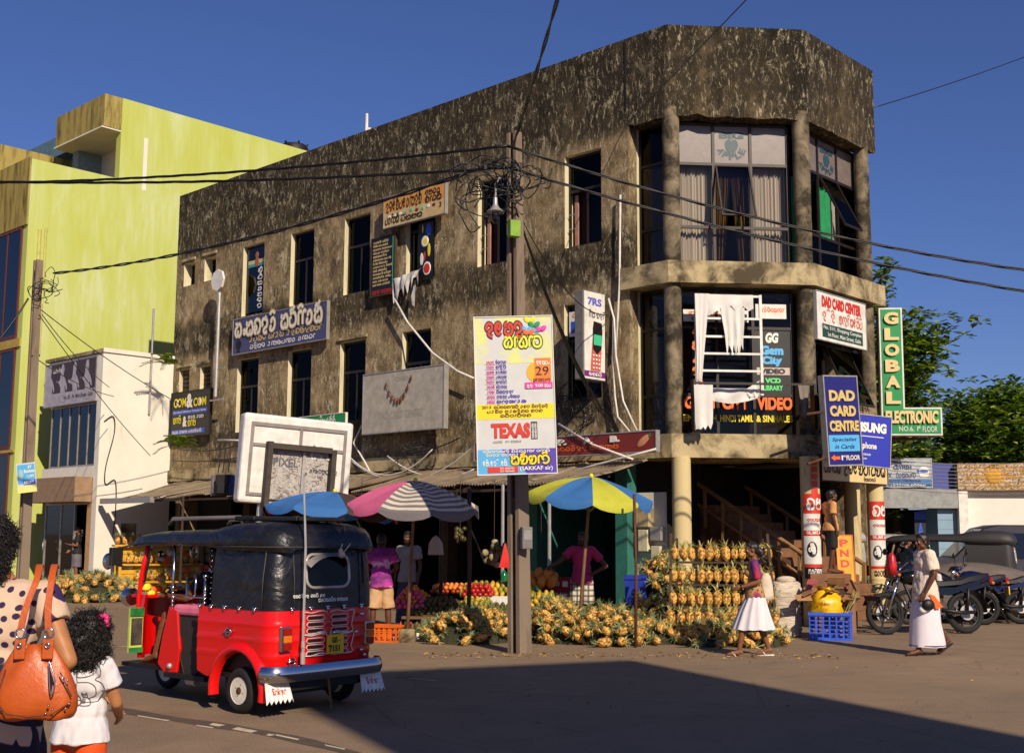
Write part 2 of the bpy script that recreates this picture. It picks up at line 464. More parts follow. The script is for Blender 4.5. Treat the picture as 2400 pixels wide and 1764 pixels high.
def hair_cap(parent,M,m,style='short',seed=0,vox=.009):
    b=MB()
    if style in ('short','boy'):
        b.ball((0,-.022,.04),(.083,.098,.088),16,12);b.ball((0,-.055,-.01),(.074,.062,.075),12,10);b.ball((0,.045,.085),(.06,.04,.03),10,8)
        for k in (-1,1):b.ball((.07*k,.012,.015),(.013,.02,.035),8,6)
    elif style=='bun':
        b.ball((0,-.022,.036),(.081,.098,.084),16,12);b.ball((0,-.06,-.005),(.07,.06,.07),12,10);b.ball((0,.04,.08),(.058,.042,.026),10,8)
        r=random.Random(seed)
        for i in range(26):
            b.ball((r.uniform(-.05,.05),-.15+r.uniform(-.05,.05),-.05-r.random()*.16),r.uniform(.018,.035),8,6)
        capsule(b,(0,-.1,.02),(0,-.14,-.03),.035,.05)
    elif style=='long':
        b.ball((0,-.025,.036),(.086,.1,.088),16,12);capsule(b,(0,-.07,0),(0,-.095,-.2),.085,.06)
        for k in (-1,1):capsule(b,(.06*k,-.02,.03),(.066*k,-.06,-.16),.032,.03)
    for k in (-1,1):pass
    b.xform(M)
    me=wrinkle(remesh(b,vox,2),.003,70,seed)
    me.materials.append(m)
    return put('hair',me,parent)

def person(label,loc,rz,J,s=1.0,skin=None,hair='short',face=True,vox=.009,cat='person',group=None,head=(0,0),fem=False,hairm=None,girth=1.0):
    """one continuous body from joints J (metres for a 1.7 m adult, local: faces +y, x to its right). Returns (empty, J, head matrix)"""
    D_=dict(pelvis=(0,0,.93),waist=(0,.01,1.08),chest=(0,.0,1.27),neck=(0,-.01,1.44),head=(0,.02,1.585),
              sl=(-.17,-.01,1.385),sr=(.17,-.01,1.385),el=(-.22,-.02,1.11),er=(.22,-.02,1.11),wl=(-.22,.06,.86),wr=(.22,.06,.86),
              hl=(-.085,0,.9),hr=(.085,0,.9),kl=(-.09,.02,.49),kr=(.09,.02,.49),al=(-.09,-.02,.085),ar=(.09,-.02,.085),
              tl=(-.1,.16,.025),tr=(.1,.16,.025))
    D_.update(J)
    J={k:Vector(v)*s for k,v in D_.items()}
    e=thing('person',label,cat,loc,rz,group)
    b=MB();f=.93 if fem else 1.0;g=girth
    ax=(J['sr']-J['sl']).normalized();ya=math.atan2(ax.y,ax.x)
    def blob(c,r):
        q=len(b.v);b.ball((0,0,0),r,14,10);b.xform(Matrix.Translation(c)@Matrix.Rotation(ya,4,'Z'),q)
    blob(J['chest'],(.15*s*f*g,.1*s*g,.17*s));blob(J['waist'],(.128*s*f*g,.095*s*g,.16*s));blob(J['pelvis'],(.155*s*g,.115*s*g,.12*s))
    if fem:
        for k in (-.07,.07):blob(J['chest']+Vector((-math.sin(ya)*.07+k*math.cos(ya),math.cos(ya)*.07+k*math.sin(ya),-.02))*s,(.055*s,.055*s,.055*s))
    capsule(b,J['chest']+Vector((0,0,.1))*s,J['neck'],.085*s,.055*s);capsule(b,J['neck'],J['head']-Vector((0,.01,.05))*s,.052*s,.05*s)
    for q in 'lr':
        capsule(b,J['chest']+Vector((0,0,.1))*s,J['s'+q],.07*s,.056*s*f)
        limb(b,[J['s'+q],J['s'+q].lerp(J['e'+q],.4),J['e'+q]],[.054*s*f,.048*s*f,.038*s*f])
        limb(b,[J['e'+q],J['e'+q].lerp(J['w'+q],.3),J['w'+q]],[.037*s*f,.039*s*f,.026*s*f])
        fw=J.get('f'+q) or (J['w'+q]-J['e'+q]).normalized();k=-1 if q=='l' else 1
        hand(b,J['w'+q],fw,(0,1,.15),(-k,.2,.1),s*.95)
        limb(b,[J['h'+q],J['h'+q].lerp(J['k'+q],.4),J['k'+q]],[.088*s,.076*s,.055*s])
        limb(b,[J['k'+q],J['k'+q].lerp(J['a'+q],.3),J['a'+q]],[.052*s,.053*s,.034*s])
        hl=J['a'+q]+(J['a'+q]-J['t'+q]).normalized()*.03*s+Vector((0,0,-.035*s))
        limb(b,[hl,J['a'+q]+Vector((0,0,-.02))*s,J['t'+q].lerp(J['a'+q],.3)+Vector((0,0,-.01))*s,J['t'+q]],[.034*s,.036*s,.033*s,.02*s])
        dv=(J['t'+q]-J['a'+q]).normalized();sd_=Vector((dv.y,-dv.x,0))
        for t_ in range(5):
            p=J['t'+q]+sd_*((t_-2)*.016*s);capsule(b,p-dv*.02*s,p+dv*(.028-.004*abs(t_-1.5))*s-UP*.006*s,.011*s,.009*s,6)
    M=head_shape(b,J['head'],head[0],head[1],s)
    me=remesh(b,vox*s,3);me.materials.append(skin or skin_mat());put('body',me,e)
    hm=hairm or hair_mat()
    if face:eyes(e,M,hm)
    if hair:hair_cap(e,M,hm,hair,int(abs(loc[0]*100))%97)
    e['s']=s
    return e,J,M
def garment(name,parent,J,s,m,kind,vox=.012,puff=.02,sleeve=.55,hem=.82,leg=1.0,amp=.006,seed=1,fem=False,girth=1.0):
    """shirt / trousers grown round the same joints"""
    b=MB();f=.93 if fem else 1.0;p=puff*s;g=girth
    ax=(J['sr']-J['sl']).normalized();ya=math.atan2(ax.y,ax.x)
    def blob(c,r):
        q=len(b.v);b.ball((0,0,0),r,14,10);b.xform(Matrix.Translation(c)@Matrix.Rotation(ya,4,'Z'),q)
    if kind=='shirt':
        blob(J['chest'],(.15*s*f*g+p,.1*s*g+p,.165*s));blob(J['waist'],(.135*s*f*g+p,.1*s*g+p,.17*s))
        if fem:
            for k in (-.07,.07):blob(J['chest']+Vector((-math.sin(ya)*.07+k*math.cos(ya),math.cos(ya)*.07+k*math.sin(ya),-.02))*s,(.055*s+p,)*3)
        lo=Vector((J['pelvis'].x,J['pelvis'].y,hem*s))
        # straight hem: an elliptical sleeve down to the hem
        rings=[]
        for t in (0,.25,.5,.75,1):
            c=J['waist'].lerp(lo,t);rx,ry=(.15*f*g+puff+.022*t-.045*(1-t)**3)*s,(.116*g+puff+.024*t-.04*(1-t)**3)*s
            rings.append([c+Matrix.Rotation(ya,3,'Z')@Vector((rx*math.cos(q),ry*math.sin(q),0)) for q in (2*math.pi*i/20 for i in range(20))])
        b.loft(rings[::-1])
        for q in 'lr':
            capsule(b,J['chest']+Vector((0,0,.1))*s,J['s'+q],.075*s+p*.7,.06*s*f+p*.6)
            e2=J['s'+q].lerp(J['e'+q],min(1,sleeve));pts,rr=[J['s'+q],e2],[.06*s*f+p*.6,.052*s*f+p]
            if sleeve>1:pts.append(J['e'+q].lerp(J['w'+q],sleeve-1));rr.append(.042*s+p)
            for i in range(len(pts)-1):
                a_,b_=pts[i],pts[i+1];d=(b_-a_);last=i==len(pts)-2
                b.ball(a_,rr[i],12,8);b.cyl(a_,b_,rr[i],rr[i+1],14)
                if not last:b.ball(b_,rr[i+1],12,8)
        capsule(b,J['chest']+Vector((0,0,.1))*s,J['neck']-UP*.045*s,.09*s+p*.5,.062*s+p*.3)
    elif kind in ('trousers','shorts'):
        blob(J['pelvis'],(.158*s*g+p*.3,.118*s*g+p*.3,.1*s))
        for q in 'lr':
            h,k_,a_=J['h'+q],J['k'+q],J['a'+q]
            if leg<=1:b.ball(h,.092*s+p*.3,12,8);b.cyl(h,h.lerp(k_,leg),.092*s+p*.4,.075*s+p*1.4,16)
            else:
                b.ball(h,.092*s+p*.3,12,8);b.cyl(h,k_,.092*s+p*.4,.066*s+p,16);b.ball(k_,.066*s+p,12,8);b.cyl(k_,k_.lerp(a_,leg-1),.066*s+p,.058*s+p,16)
    me=remesh(b,vox*s,2)
    wrinkle(me,amp,11,seed,(1,1,.7))
    me.materials.append(m)
    return put(name,me,parent)
def skirt(name,parent,m,rings,n=72,pleat=.012,folds=14,seed=0,cap=True):
    """rings: (cx, cy, z, rx, ry) from waist to hem, pleats grow towards the hem"""
    out=[];r=random.Random(seed);ph=[r.uniform(0,6.28) for _ in range(3)]
    m_=len(rings);fine=[]
    for i in range(m_-1):
        for t in (0,.34,.67):fine.append(tuple(a+(b_-a)*t for a,b_ in zip(rings[i],rings[i+1])))
    fine.append(rings[-1])
    for i,(cx,cy,z,rx,ry) in enumerate(fine):
        k=i/(len(fine)-1);ring=[]
        for j in range(n):
            q=2*math.pi*j/n;w=pleat*(.15+.85*k)*(math.sin(folds*q+ph[0])+.6*math.sin((folds*.53)*q*1.0+ph[1]+k)+.3*math.sin(folds*2.1*q+ph[2]))
            ring.append((cx+(rx+w)*math.cos(q),cy+(ry+w)*math.sin(q),z+(w*.4 if i==len(fine)-1 else 0)))
        out.append(ring)
    b=MB();b.loft(out,cap=False)
    if cap:b.f.append(tuple(reversed(range(n))));b.m.append(0)
    # inner face for thickness
    inn=[[(cx2+(x-cx2)*.96,cy2+(y-cy2)*.96,z) for (x,y,z) in ring] for ring,(cx2,cy2,*_r) in zip(out,fine)]
    b.loft([r_[::-1] for r_ in inn],cap=False)
    return b.build(name,m,parent,180)
# ------------------------------------------------------------------ setting materials
def m_facade():
    t=NT('mould_stained_render').p(.9,0,.15)
    v=t.mapping((1,1,1));z=t.sep(t.tc.outputs['Object'])[2]
    broad=t.noise(t.mapping((1.0,1.0,.6)),1.0,8,.66,.8);blot=t.noise(t.mapping((1,1,.7),loc=(5,2,9)),3.4,9,.72,.7);streak=t.noise(t.mapping((4.2,4.2,1.0)),1.2,9,.72,.7);fine=t.noise(t.mapping((12,12,3.6)),1.1,9,.76,.9);flake=t.noise(t.mapping((1,1,.6),loc=(3,1,2)),3.6,13,.82,.5);grit=t.noise(t.mapping((1,1,.7)),34,8,.75)
    # mould grows from the top of the parapet and below each row of sills (heights on the building)
    top=t.sep(t.ramp(t.math('MULTIPLY',z,1/12),[(.0,.1),(.30,.1),(.34,.42),(.40,.02),(.53,.0),(.56,.55),(.61,.45),(.64,.02),(.775,.06),(.80,.55),(.93,.7),(1.0,.85)]))[0]
    d=t.math('ADD',t.math('MULTIPLY',broad,.45),t.math('MULTIPLY',streak,.26));d=t.math('ADD',d,t.math('MULTIPLY',blot,.38));d=t.math('ADD',d,t.math('MULTIPLY',top,.33));d=t.math('ADD',d,t.math('MULTIPLY',grit,.22))
    c=t.ramp(t.math('SUBTRACT',d,.2),[(.36,lin((190,170,134))),(.46,lin((150,129,96))),(.55,lin((104,90,67))),(.64,lin((66,58,45))),(.78,lin((40,36,29)))])
    lm=t.math('MAXIMUM',t.math('MULTIPLY',t.ramp(fine,[(.55,0.0),(.62,1.0)]),.8),t.math('MULTIPLY',t.ramp(flake,[(.54,0.0),(.60,.95)]),t.ramp(broad,[(.44,.05),(.56,1.0)])))
    lm=t.math('MULTIPLY',lm,t.ramp(grit,[(.38,0.0),(.52,1.0)]));lm=t.math('MULTIPLY',lm,t.math('SUBTRACT',.9,t.math('MULTIPLY',top,.2)))
    c=t.mix(lm,c,lin((226,212,176)))
    dk=t.math('MULTIPLY',t.ramp(t.noise(t.mapping((3,3,1.2),loc=(7,3,1)),1.5,10,.78,.8),[(.56,0.0),(.66,.75)]),t.ramp(grit,[(.3,.3),(.6,1.0)]));c=t.mix(dk,c,lin((32,28,22)))
    t.base(c);t.bump(t.math('ADD',t.math('MULTIPLY',grit,.8),t.math('ADD',fine,flake)),.95,.05)
    return t.m
def m_plaster(name,c,dirtc=(60,48,34),lo=.52,hi=.72,amt=.8,streak=True,bump=.25):
    t=NT(name).p(.85,0,.2);l=lin(c)
    a=t.noise(t.mapping(),1.1,7,.65);g=t.noise(t.mapping((2.6,2.6,.4) if streak else (1,1,1)),1.6,9,.7,.4)
    col=t.ramp(a,[(.3,tuple(x*.9 for x in l)),(.7,tuple(min(1,x*1.06) for x in l))])
    t.base(t.mix(t.ramp(g,[(lo,0.0),(hi,amt)]),col,lin(dirtc)));t.bump(t.noise(t.mapping(),30,6,.7),bump,.01)
    return t.m
def m_yellow():
    t=NT('weathered_yellow_paint').p(.8,0,.2)
    a=t.noise(t.mapping((1.1,1.1,.3)),1.0,8,.62,.3);b=t.noise(t.mapping((5,5,.5)),1.4,6,.6)
    c=t.ramp(t.math('ADD',t.math('MULTIPLY',a,.7),t.math('MULTIPLY',b,.3)),[(.38,lin((182,188,86))),(.52,lin((188,196,112))),(.66,lin((200,206,156)))])
    d=t.noise(t.mapping(),.8,9,.7);t.base(t.mix(t.ramp(d,[(.62,0.0),(.8,.35)]),c,lin((150,140,70))));t.bump(t.noise(t.mapping(),25,5,.6),.15,.01)
    return t.m
def m_asphalt():
    t=NT('worn_asphalt').p(.88,0,.25)
    v=t.mapping();big=t.noise(v,.22,7,.62,.8);mid=t.noise(v,1.7,7,.68,.3);grain=t.noise(v,55,3,.75)
    c=t.ramp(t.math('ADD',t.math('MULTIPLY',big,.55),t.math('MULTIPLY',mid,.45)),[(.36,lin((102,83,63))),(.52,lin((126,103,79))),(.66,lin((144,119,91)))])
    c=t.mix(t.ramp(grain,[(.35,.0),(.75,.8)]),c,lin((166,146,122)))
    oil=t.noise(t.mapping(loc=(4,2,0)),.9,8,.75,1.2);c=t.mix(t.ramp(oil,[(.60,0.0),(.72,.45)]),c,lin((84,71,58)))
    w=t.n('ShaderNodeTexVoronoi',feature='DISTANCE_TO_EDGE');w.inputs['Scale'].default_value=.42
    wv=t.n('ShaderNodeMixRGB');wv.inputs[0].default_value=.25;t.l(v,wv.inputs[1]);t.l(t.n('ShaderNodeTexNoise').outputs['Color'],wv.inputs[2]);t.l(wv.outputs[0],w.inputs['Vector'])
    c=t.mix(t.ramp(w.outputs['Distance'],[(.0,.22),(.006,0.0)]),c,lin((45,38,30)))
    t.base(c);t.bump(t.math('ADD',t.math('MULTIPLY',grain,.6),mid),.5,.012)
    return t.m
def m_glass(name,tint=(.30,.30,.30),rough=.03,refl=1.0):
    t=NT(name);t.t.nodes.remove(t.b)
    tr=t.n('ShaderNodeBsdfTransparent');tr.inputs[0].default_value=(*tint,1);g=t.n('ShaderNodeBsdfGlossy');g.inputs['Roughness'].default_value=rough;g.inputs[0].default_value=(refl,refl,refl,1)
    f=t.n('ShaderNodeFresnel');f.inputs[0].default_value=1.5;mx=t.n('ShaderNodeMixShader');t.l(f.outputs[0],mx.inputs[0]);t.l(tr.outputs[0],mx.inputs[1]);t.l(g.outputs[0],mx.inputs[2]);t.l(mx.outputs[0],t.out.inputs[0])
    return t.m
def m_curtain(name,c):
    t=NT(name).p(.9);l=lin(c);w=t.n('ShaderNodeTexWave');w.inputs['Scale'].default_value=5;w.inputs['Distortion'].default_value=2.5;t.l(t.mapping((1,1,.06)),w.inputs[0])
    t.base(t.ramp(w.outputs['Fac'],[(0,tuple(x*.7 for x in l)),(1,tuple(min(1,x*1.15) for x in l))]));return t.m
M_FAC=m_facade()
M_LEDGE=m_plaster('stained_ledge_plaster',(186,168,128),(52,44,33),.43,.62,.9,False,.5)
M_PALE=m_plaster('pale_jamb_paint',(214,204,168),(90,74,50),.52,.75,.7)
M_COLUMN=m_plaster('cream_column_paint',(208,188,138),(70,54,36),.56,.74,.7)
M_COLDARK=m_plaster('mouldy_column',(146,132,106),(36,31,24),.38,.58,.92,False,.7)
M_WHITE=m_plaster('whitewashed_wall',(228,222,206),(120,100,70),.60,.80,.55)
M_YELLOW=m_yellow()
M_YFASCIA=m_plaster('weathered_yellow_fascia',(168,150,84),(64,54,36),.47,.66,.8)  # duller yellow than the side wall, with dark dirt streaks
M_ASPHALT=m_asphalt()
M_FRAME=mk('dark_brown_aluminium',(44,37,32),.45,.3,bump=0)
M_GLASS=m_glass('window_glass',(.5,.47,.43),.06,.2);M_GLASSB=m_glass('bay_glass',(.92,.9,.88),.05,.25)
M_CLEAR=m_glass('shop_glass',(.8,.8,.8))
M_INNER=mk('interior_plaster',(62,54,46),.9)
M_DARK=mk('dark_interior',(20,18,16),.9)  # near-black; the dark of unlit insides is put into the colour
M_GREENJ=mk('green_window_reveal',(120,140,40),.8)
M_FILM=mk('frosted_window_film',(116,104,98),.3,spec=.5)
M_CURT=m_curtain('grey_curtain',(196,190,180));M_CURTB=m_curtain('brown_curtain',(104,82,46));M_CURTG=m_curtain('green_curtain',(24,140,84))
M_STEEL=mk('galvanised_pipe',(176,172,166),.45,.5);M_PVC=mk('white_plastic_pipe',(214,208,198),.45,bump=.03)
M_RUST=mk('rusty_iron',(92,56,36),.85,.2,.35,14,.4);M_BLACK=mk('black_rubber',(16,15,15),.6,bump=.05)
M_WOOD=mk('weathered_wood',(118,88,58),.85,0,.3,5,.4);M_WOODD=mk('dark_timber',(66,48,33),.85,0,.3,5,.4)
M_TEAL=mk('teal_painted_wall',(46,112,98),.7,dirt=.5)
M_WPAINT=mk('white_sign_paint',(222,218,208),.5,bump=.03,dirt=.12)

# ------------------------------------------------------------------ ground
b=MB();N=60
b.quad((-700,-60,0),(700,-60,0),(700,1500,0),(-700,1500,0))
tag(b.build('road',M_ASPHALT),kind='structure')
M_LINE=mk('worn_road_paint',(205,190,160),.8,0,.2,9,.2,dirt=.6)
def road_line(p,q,w,dash=None,seed=0,z=.004):
    p,q=Vector(p),Vector(q);d=(q-p);L=d.length;d /= L;nrm=Vector((-d.y,d.x,0));r=random.Random(seed);b=MB();x=0
    while x<L:
        l=r.uniform(.1,.5) if dash else L
        x2=min(L,x+l);e=[r.uniform(-.25,.25)*w*.6 for _ in range(4)]
        pp=[p+d*(x+e[0])+nrm*w*.5*r.uniform(.5,1),p+d*(x+.05+e[1])-nrm*w*.5*r.uniform(.5,1),p+d*(x2+e[2])-nrm*w*.5*r.uniform(.5,1),p+d*(x2-.03+e[3])+nrm*w*.5*r.uniform(.5,1)]
        b.poly([(a.x,a.y,z) for a in pp]);x=x2+(r.uniform(.05,.45) if dash else 1)
    return tag(b.build('road_marking',M_LINE),kind='structure')
road_line(gd(250,1562),gd(470,1598),.05,True,3)
road_line(gd(462,1588),gd(600,1614),.1,True,4)
road_line(gd(600,1612),gd(760,1645),.05,True,5)
road_line(gd(262,1418),gd(330,1422),.07)
road_line(gd(860,1485),gd(1010,1500),.07,True,9)
road_line(gd(860,1485),gd(960,1494),.05)
# a dark seam where the tar was patched
M_SEAM=mk('old_tar_seam',(86,72,58),.9)
b=MB();P=spline([gd(245,1555),gd(400,1580),gd(560,1604),gd(720,1638),gd(830,1672)],6);
for i in range(len(P)-1):
    w=.12+.02*math.sin(i*.9);w2=.12+.02*math.sin(i*.9+.9);b.quad((P[i].x,P[i].y-w,.0025),(P[i+1].x,P[i+1].y-w2,.0025),(P[i+1].x,P[i+1].y+w2,.0025),(P[i].x,P[i].y+w,.0025))
tag(b.build('tar_seam',M_SEAM),kind='structure')
# litter of leaves and scraps at the kerb
b=MB();r=random.Random(5)
for i in range(420):
    x,y=(r.uniform(-1.2,4.4),r.gauss(16.4,.22)) if i<300 else (r.uniform(-3,9),r.uniform(9,19))
    a=r.random()*6.28;L=r.uniform(.015,.05)*(1 if i<300 else .7);w=L*.3;c,s_=math.cos(a),math.sin(a)
    b.poly([(x+c*L,y+s_*L,.006),(x-s_*w,y+c*w,.012+r.random()*.02),(x-c*L,y-s_*L,.006),(x+s_*w,y-c*w,.01)])
tag(b.build('litter',mk('dry_leaf_litter',(150,120,70),.8,var=.5,scale=3)),kind='stuff')

# ------------------------------------------------------------------ the stained corner building
bld=thing('corner_building','long three storey corner building with mould stained walls and a glazed chamfered corner','building',M=FA)
FAi=FA.inverted();LB,LC=FAi@FB,FAi@FC
def wall_with_holes(name,x0,x1,z0,z1,holes,t,m,parent=None,M=None,W=None):
    """front at y=0, reveals t deep; material 0 front, 1 reveals"""
    xs=sorted({x0,x1,*[h[0] for h in holes],*[h[1] for h in holes]});zs=sorted({z0,z1,*[h[2] for h in holes],*[h[3] for h in holes]});b=MB()
    inside=lambda x,z:any(h[0]<x<h[1] and h[2]<z<h[3] for h in holes)
    for i in range(len(xs)-1):
        for j in range(len(zs)-1):
            if not inside((xs[i]+xs[i+1])/2,(zs[j]+zs[j+1])/2):
                b.mat(0).quad((xs[i],0,zs[j]),(xs[i+1],0,zs[j]),(xs[i+1],0,zs[j+1]),(xs[i],0,zs[j+1]))
                b.quad((xs[i+1],t,zs[j]),(xs[i],t,zs[j]),(xs[i],t,zs[j+1]),(xs[i+1],t,zs[j+1]))
    b.mat(1)
    for a,c,d,e in holes:
        b.quad((a,0,d),(a,t,d),(a,t,e),(a,0,e));b.quad((c,t,d),(c,0,d),(c,0,e),(c,t,e));b.quad((a,0,e),(a,t,e),(c,t,e),(c,0,e));b.quad((a,t,d),(a,0,d),(c,0,d),(c,t,d))
    b.mat(0)
    b.quad((x1,0,z0),(x1,t,z0),(x1,t,z1),(x1,0,z1));b.quad((x0,t,z0),(x0,0,z0),(x0,0,z1),(x0,t,z1));b.quad((x0,0,z1),(x1,0,z1),(x1,t,z1),(x0,t,z1));b.quad((x0,t,z0),(x1,t,z0),(x1,0,z0),(x0,0,z0))
    o=b.build(name,m,parent)
    if M is not None:
        if parent is None:o.matrix_world=M
        else:o.matrix_local=M
    return o
UPW=[(-14.12,-13.14),(-11.96,-10.98),(-9.76,-8.78),(-7.47,-6.5),(-5.12,-4.15),(-2.6,-1.64)]
LOW=[(-14.22,-13.24),(-11.94,-10.97),(-9.83,-8.86),(-7.55,-6.58),(-5.1,-4.13),(-2.62,-1.66)]
HU=[(a,c,7.36,9.28) for a,c in UPW]+[(-17.1,-16.52,8.6,9.26),(-16.03,-15.45,8.6,9.26)]
HL=[(a,c,4.25,6.2) for a,c in LOW]+[(-17.13,-16.6,5.54,6.19),(-16.04,-15.52,5.54,6.19)]
wall_with_holes('wall',-17.5,-.95,3.2,11.36,HU+HL,.26,[M_FAC,M_PALE],bld)
# reveals of the corner recess, pale paint
b=MB();b.box(-1.25,-.952,.262,.62,3.5,9.6);b.build('jamb',M_PALE,bld)
b=MB()
P0=Vector((-.945,0,0));
outl=[FAi@(C1+XA*-.948),FAi@C1,FAi@C2,FAi@(C2+XB*2.84)]
def offs(e,a0=-.948,l=2.84):
    """outline pushed out by e, mitred"""
    def inter(p,d,q,f):
        k=d.x*f.y-d.y*f.x;t=((q.x-p.x)*f.y-(q.y-p.y)*f.x)/k;return p+d*t
    nA_,nB_,nC_=Vector((-XB.x,-XB.y,0)),Vector((XA.x,XA.y,0)),Vector((XC.y,-XC.x,0))
    p1=inter(C1+nA_*e,XA,C1+nC_*e,XC);p2=inter(C2+nC_*e,XC,C2+nB_*e,XB)
    return [C1+XA*a0+nA_*e,p1,p2,C2+XB*(l+e)+nB_*e]
def band(name,z0,z1,e_out,e_in,m,a0=-.948,l=2.84,ragged=0.0,seed=1):
    o_,i_=offs(e_out,a0,l),offs(e_in,a0,l);i_[3]=i_[3]+XB*0
    b=MB();r=random.Random(seed)
    def dens(P,k=14):
        out=[]
        for a,c in zip(P,P[1:]):out+=[a.lerp(c,i/k) for i in range(k)]
        return out+[P[-1]]
    O,I=dens(o_),dens(i_);n=len(O);rag=[ragged*max(0,r.gauss(0,1)) for _ in range(n)]
    v=[]
    for P,z in ((O,z1),(I,z1)):v+=[FAi@Vector((p.x,p.y,z)) for p in P]
    for P in (I,O):v+=[FAi@Vector((p.x,p.y,z0+rag[i]*(1 if P is O else .6))) for i,p in enumerate(P)]
    f=[]
    for i in range(n-1):
        for k in range(4):
            a,c=k*n,((k+1)%4)*n;f.append((a+i,c+i,c+i+1,a+i+1))
    f.append((0,n,2*n,3*n)[::-1]);f.append((n-1,2*n-1,3*n-1,4*n-1))
    b.add(v,f);o=b.build(name,m,bld);return o
pp=band('parapet',9.53,11.362,.0,-.3,M_FAC,ragged=.03)
pp.data.materials[0]=M_FAC
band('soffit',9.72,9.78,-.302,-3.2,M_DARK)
band('ledge',6.28,6.70,.11,-1.2,M_LEDGE,-1.1,2.72)
band('ledge',3.02,3.46,.03,-3.6,M_LEDGE,-1.0,2.86)
# ledge that runs on under the long facade
b=MB();b.box(-17.5,-1.003,-.06,.25,3.03,3.34);b.build('ledge',M_LEDGE,bld)
# expansion joint
b=MB();b.box(-1.03,-.99,-.012,.02,9.9,11.3);b.build('joint',M_DARK,bld)
# roof, floors and the far walls keep the inside dark
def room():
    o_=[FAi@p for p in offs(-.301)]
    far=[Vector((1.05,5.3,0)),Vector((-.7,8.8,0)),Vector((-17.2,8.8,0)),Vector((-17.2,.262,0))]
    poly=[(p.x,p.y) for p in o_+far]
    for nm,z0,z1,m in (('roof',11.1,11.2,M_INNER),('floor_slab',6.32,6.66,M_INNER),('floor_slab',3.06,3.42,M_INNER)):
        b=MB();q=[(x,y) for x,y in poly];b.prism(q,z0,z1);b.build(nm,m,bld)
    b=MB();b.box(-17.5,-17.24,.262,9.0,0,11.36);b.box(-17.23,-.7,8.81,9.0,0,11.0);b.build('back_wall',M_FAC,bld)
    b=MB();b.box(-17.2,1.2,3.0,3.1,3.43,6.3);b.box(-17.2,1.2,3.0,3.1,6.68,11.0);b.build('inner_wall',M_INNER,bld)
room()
def facade_window(a,c,z0,z1,op=None,curtain=None,green=False,transom=.62):
    b=MB();y0,y1,w=.12,.17,.05
    zt=z0+(z1-z0)*transom
    b.box(a+.002,a+w,y0,y1,z0+.002,z1-.002);b.box(c-w,c-.002,y0,y1,z0+.002,z1-.002);b.box(a+w,c-w,y0,y1,z1-w,z1-.002);b.box(a+w,c-w,y0,y1,z0+.002,z0+w)
    b.box(a+w,c-w,y0-.004,y1+.004,zt-.03,zt+.03)
    mx=(a+c)/2+.02
    if transom<.9:b.box(mx-.02,mx+.02,y0+.002,y1-.002,z0+w,zt-.03)
    o=b.build('window',M_FRAME,bld)
    def pane(x0,x1,za,zb,y=.147):
        q=MB();q.box(x0,x1,y,y+.005,za,zb);return q.build('pane',M_GLASS,o)
    pane(a+w,c-w,zt+.03,z1-w)
    if op=='left':                                   # left sash slid behind the right one
        pane(mx+.02,c-w,z0+w,zt-.03)
    elif transom<.9:pane(a+w,mx-.02,z0+w,zt-.03);pane(mx+.02,c-w,z0+w,zt-.03)
    if green:
        q=MB();q.box(a+.06,a+.22,.30,.33,z0,z1);q.build('green_shutter',M_GREENJ,o)
    if curtain:
        q=MB();n=30;L=[(a+.03+(c-a-.06)*i/n,.34+.03*math.sin(i*1.9)) for i in range(n+1)]
        q.loft([[(x,y,z0-.1) for x,y in L],[(x,y,z1) for x,y in L]],closed=False);q.build('curtain',curtain,o,180)
    return o
for i,(a,c) in enumerate(UPW):facade_window(a,c,7.36,9.28,'left' if i in (3,4,5) else None,{0:M_CURTB,2:M_CURT,4:m_curtain('maroon_curtain',(70,24,22)),5:m_curtain('dull_red_curtain',(60,22,20))}.get(i),i==3)
for i,(a,c) in enumerate(LOW):facade_window(a,c,4.25,6.2,'left' if i==5 else None,{0:M_CURTB,2:M_CURTB}.get(i),i in (0,1))
M_PINKW=mk('pale_pink_wood',(170,124,106),.7)
for i in (4,5):                                        # pale timber leaf seen through the open sash
    a,c=UPW[i];b=MB();b.box(a+.08,a+.17,.22,.25,7.42,8.5 if i==5 else 8.9);b.build('casement',M_PINKW,bld)
    for z in (7.75,8.05):b=MB();b.box(a+.06,a+.3,.06,.075,z,z+.015);b.build('grille_bar',M_STEEL,bld)
for a,c in ((-17.13,-16.6),(-16.04,-15.52)):
    b=MB()
    for k in range(5):b.box(a+.04,c-.04,.10+.0,.14,5.58+k*.12,5.67+k*.12)
    b.build('louvre',M_WOODD,bld)
# hoods over some openings, broken plaster
for a,c,z in ((-9.9,-8.8,6.24),(-17.15,-16.5,9.32),(-16.1,-15.4,9.33),(-17.2,-16.5,6.25),(-16.1,-15.45,6.25)):b=MB();b.box(a,c,-.05,.02,z,z+.07);b.build('lintel',M_LEDGE,bld)

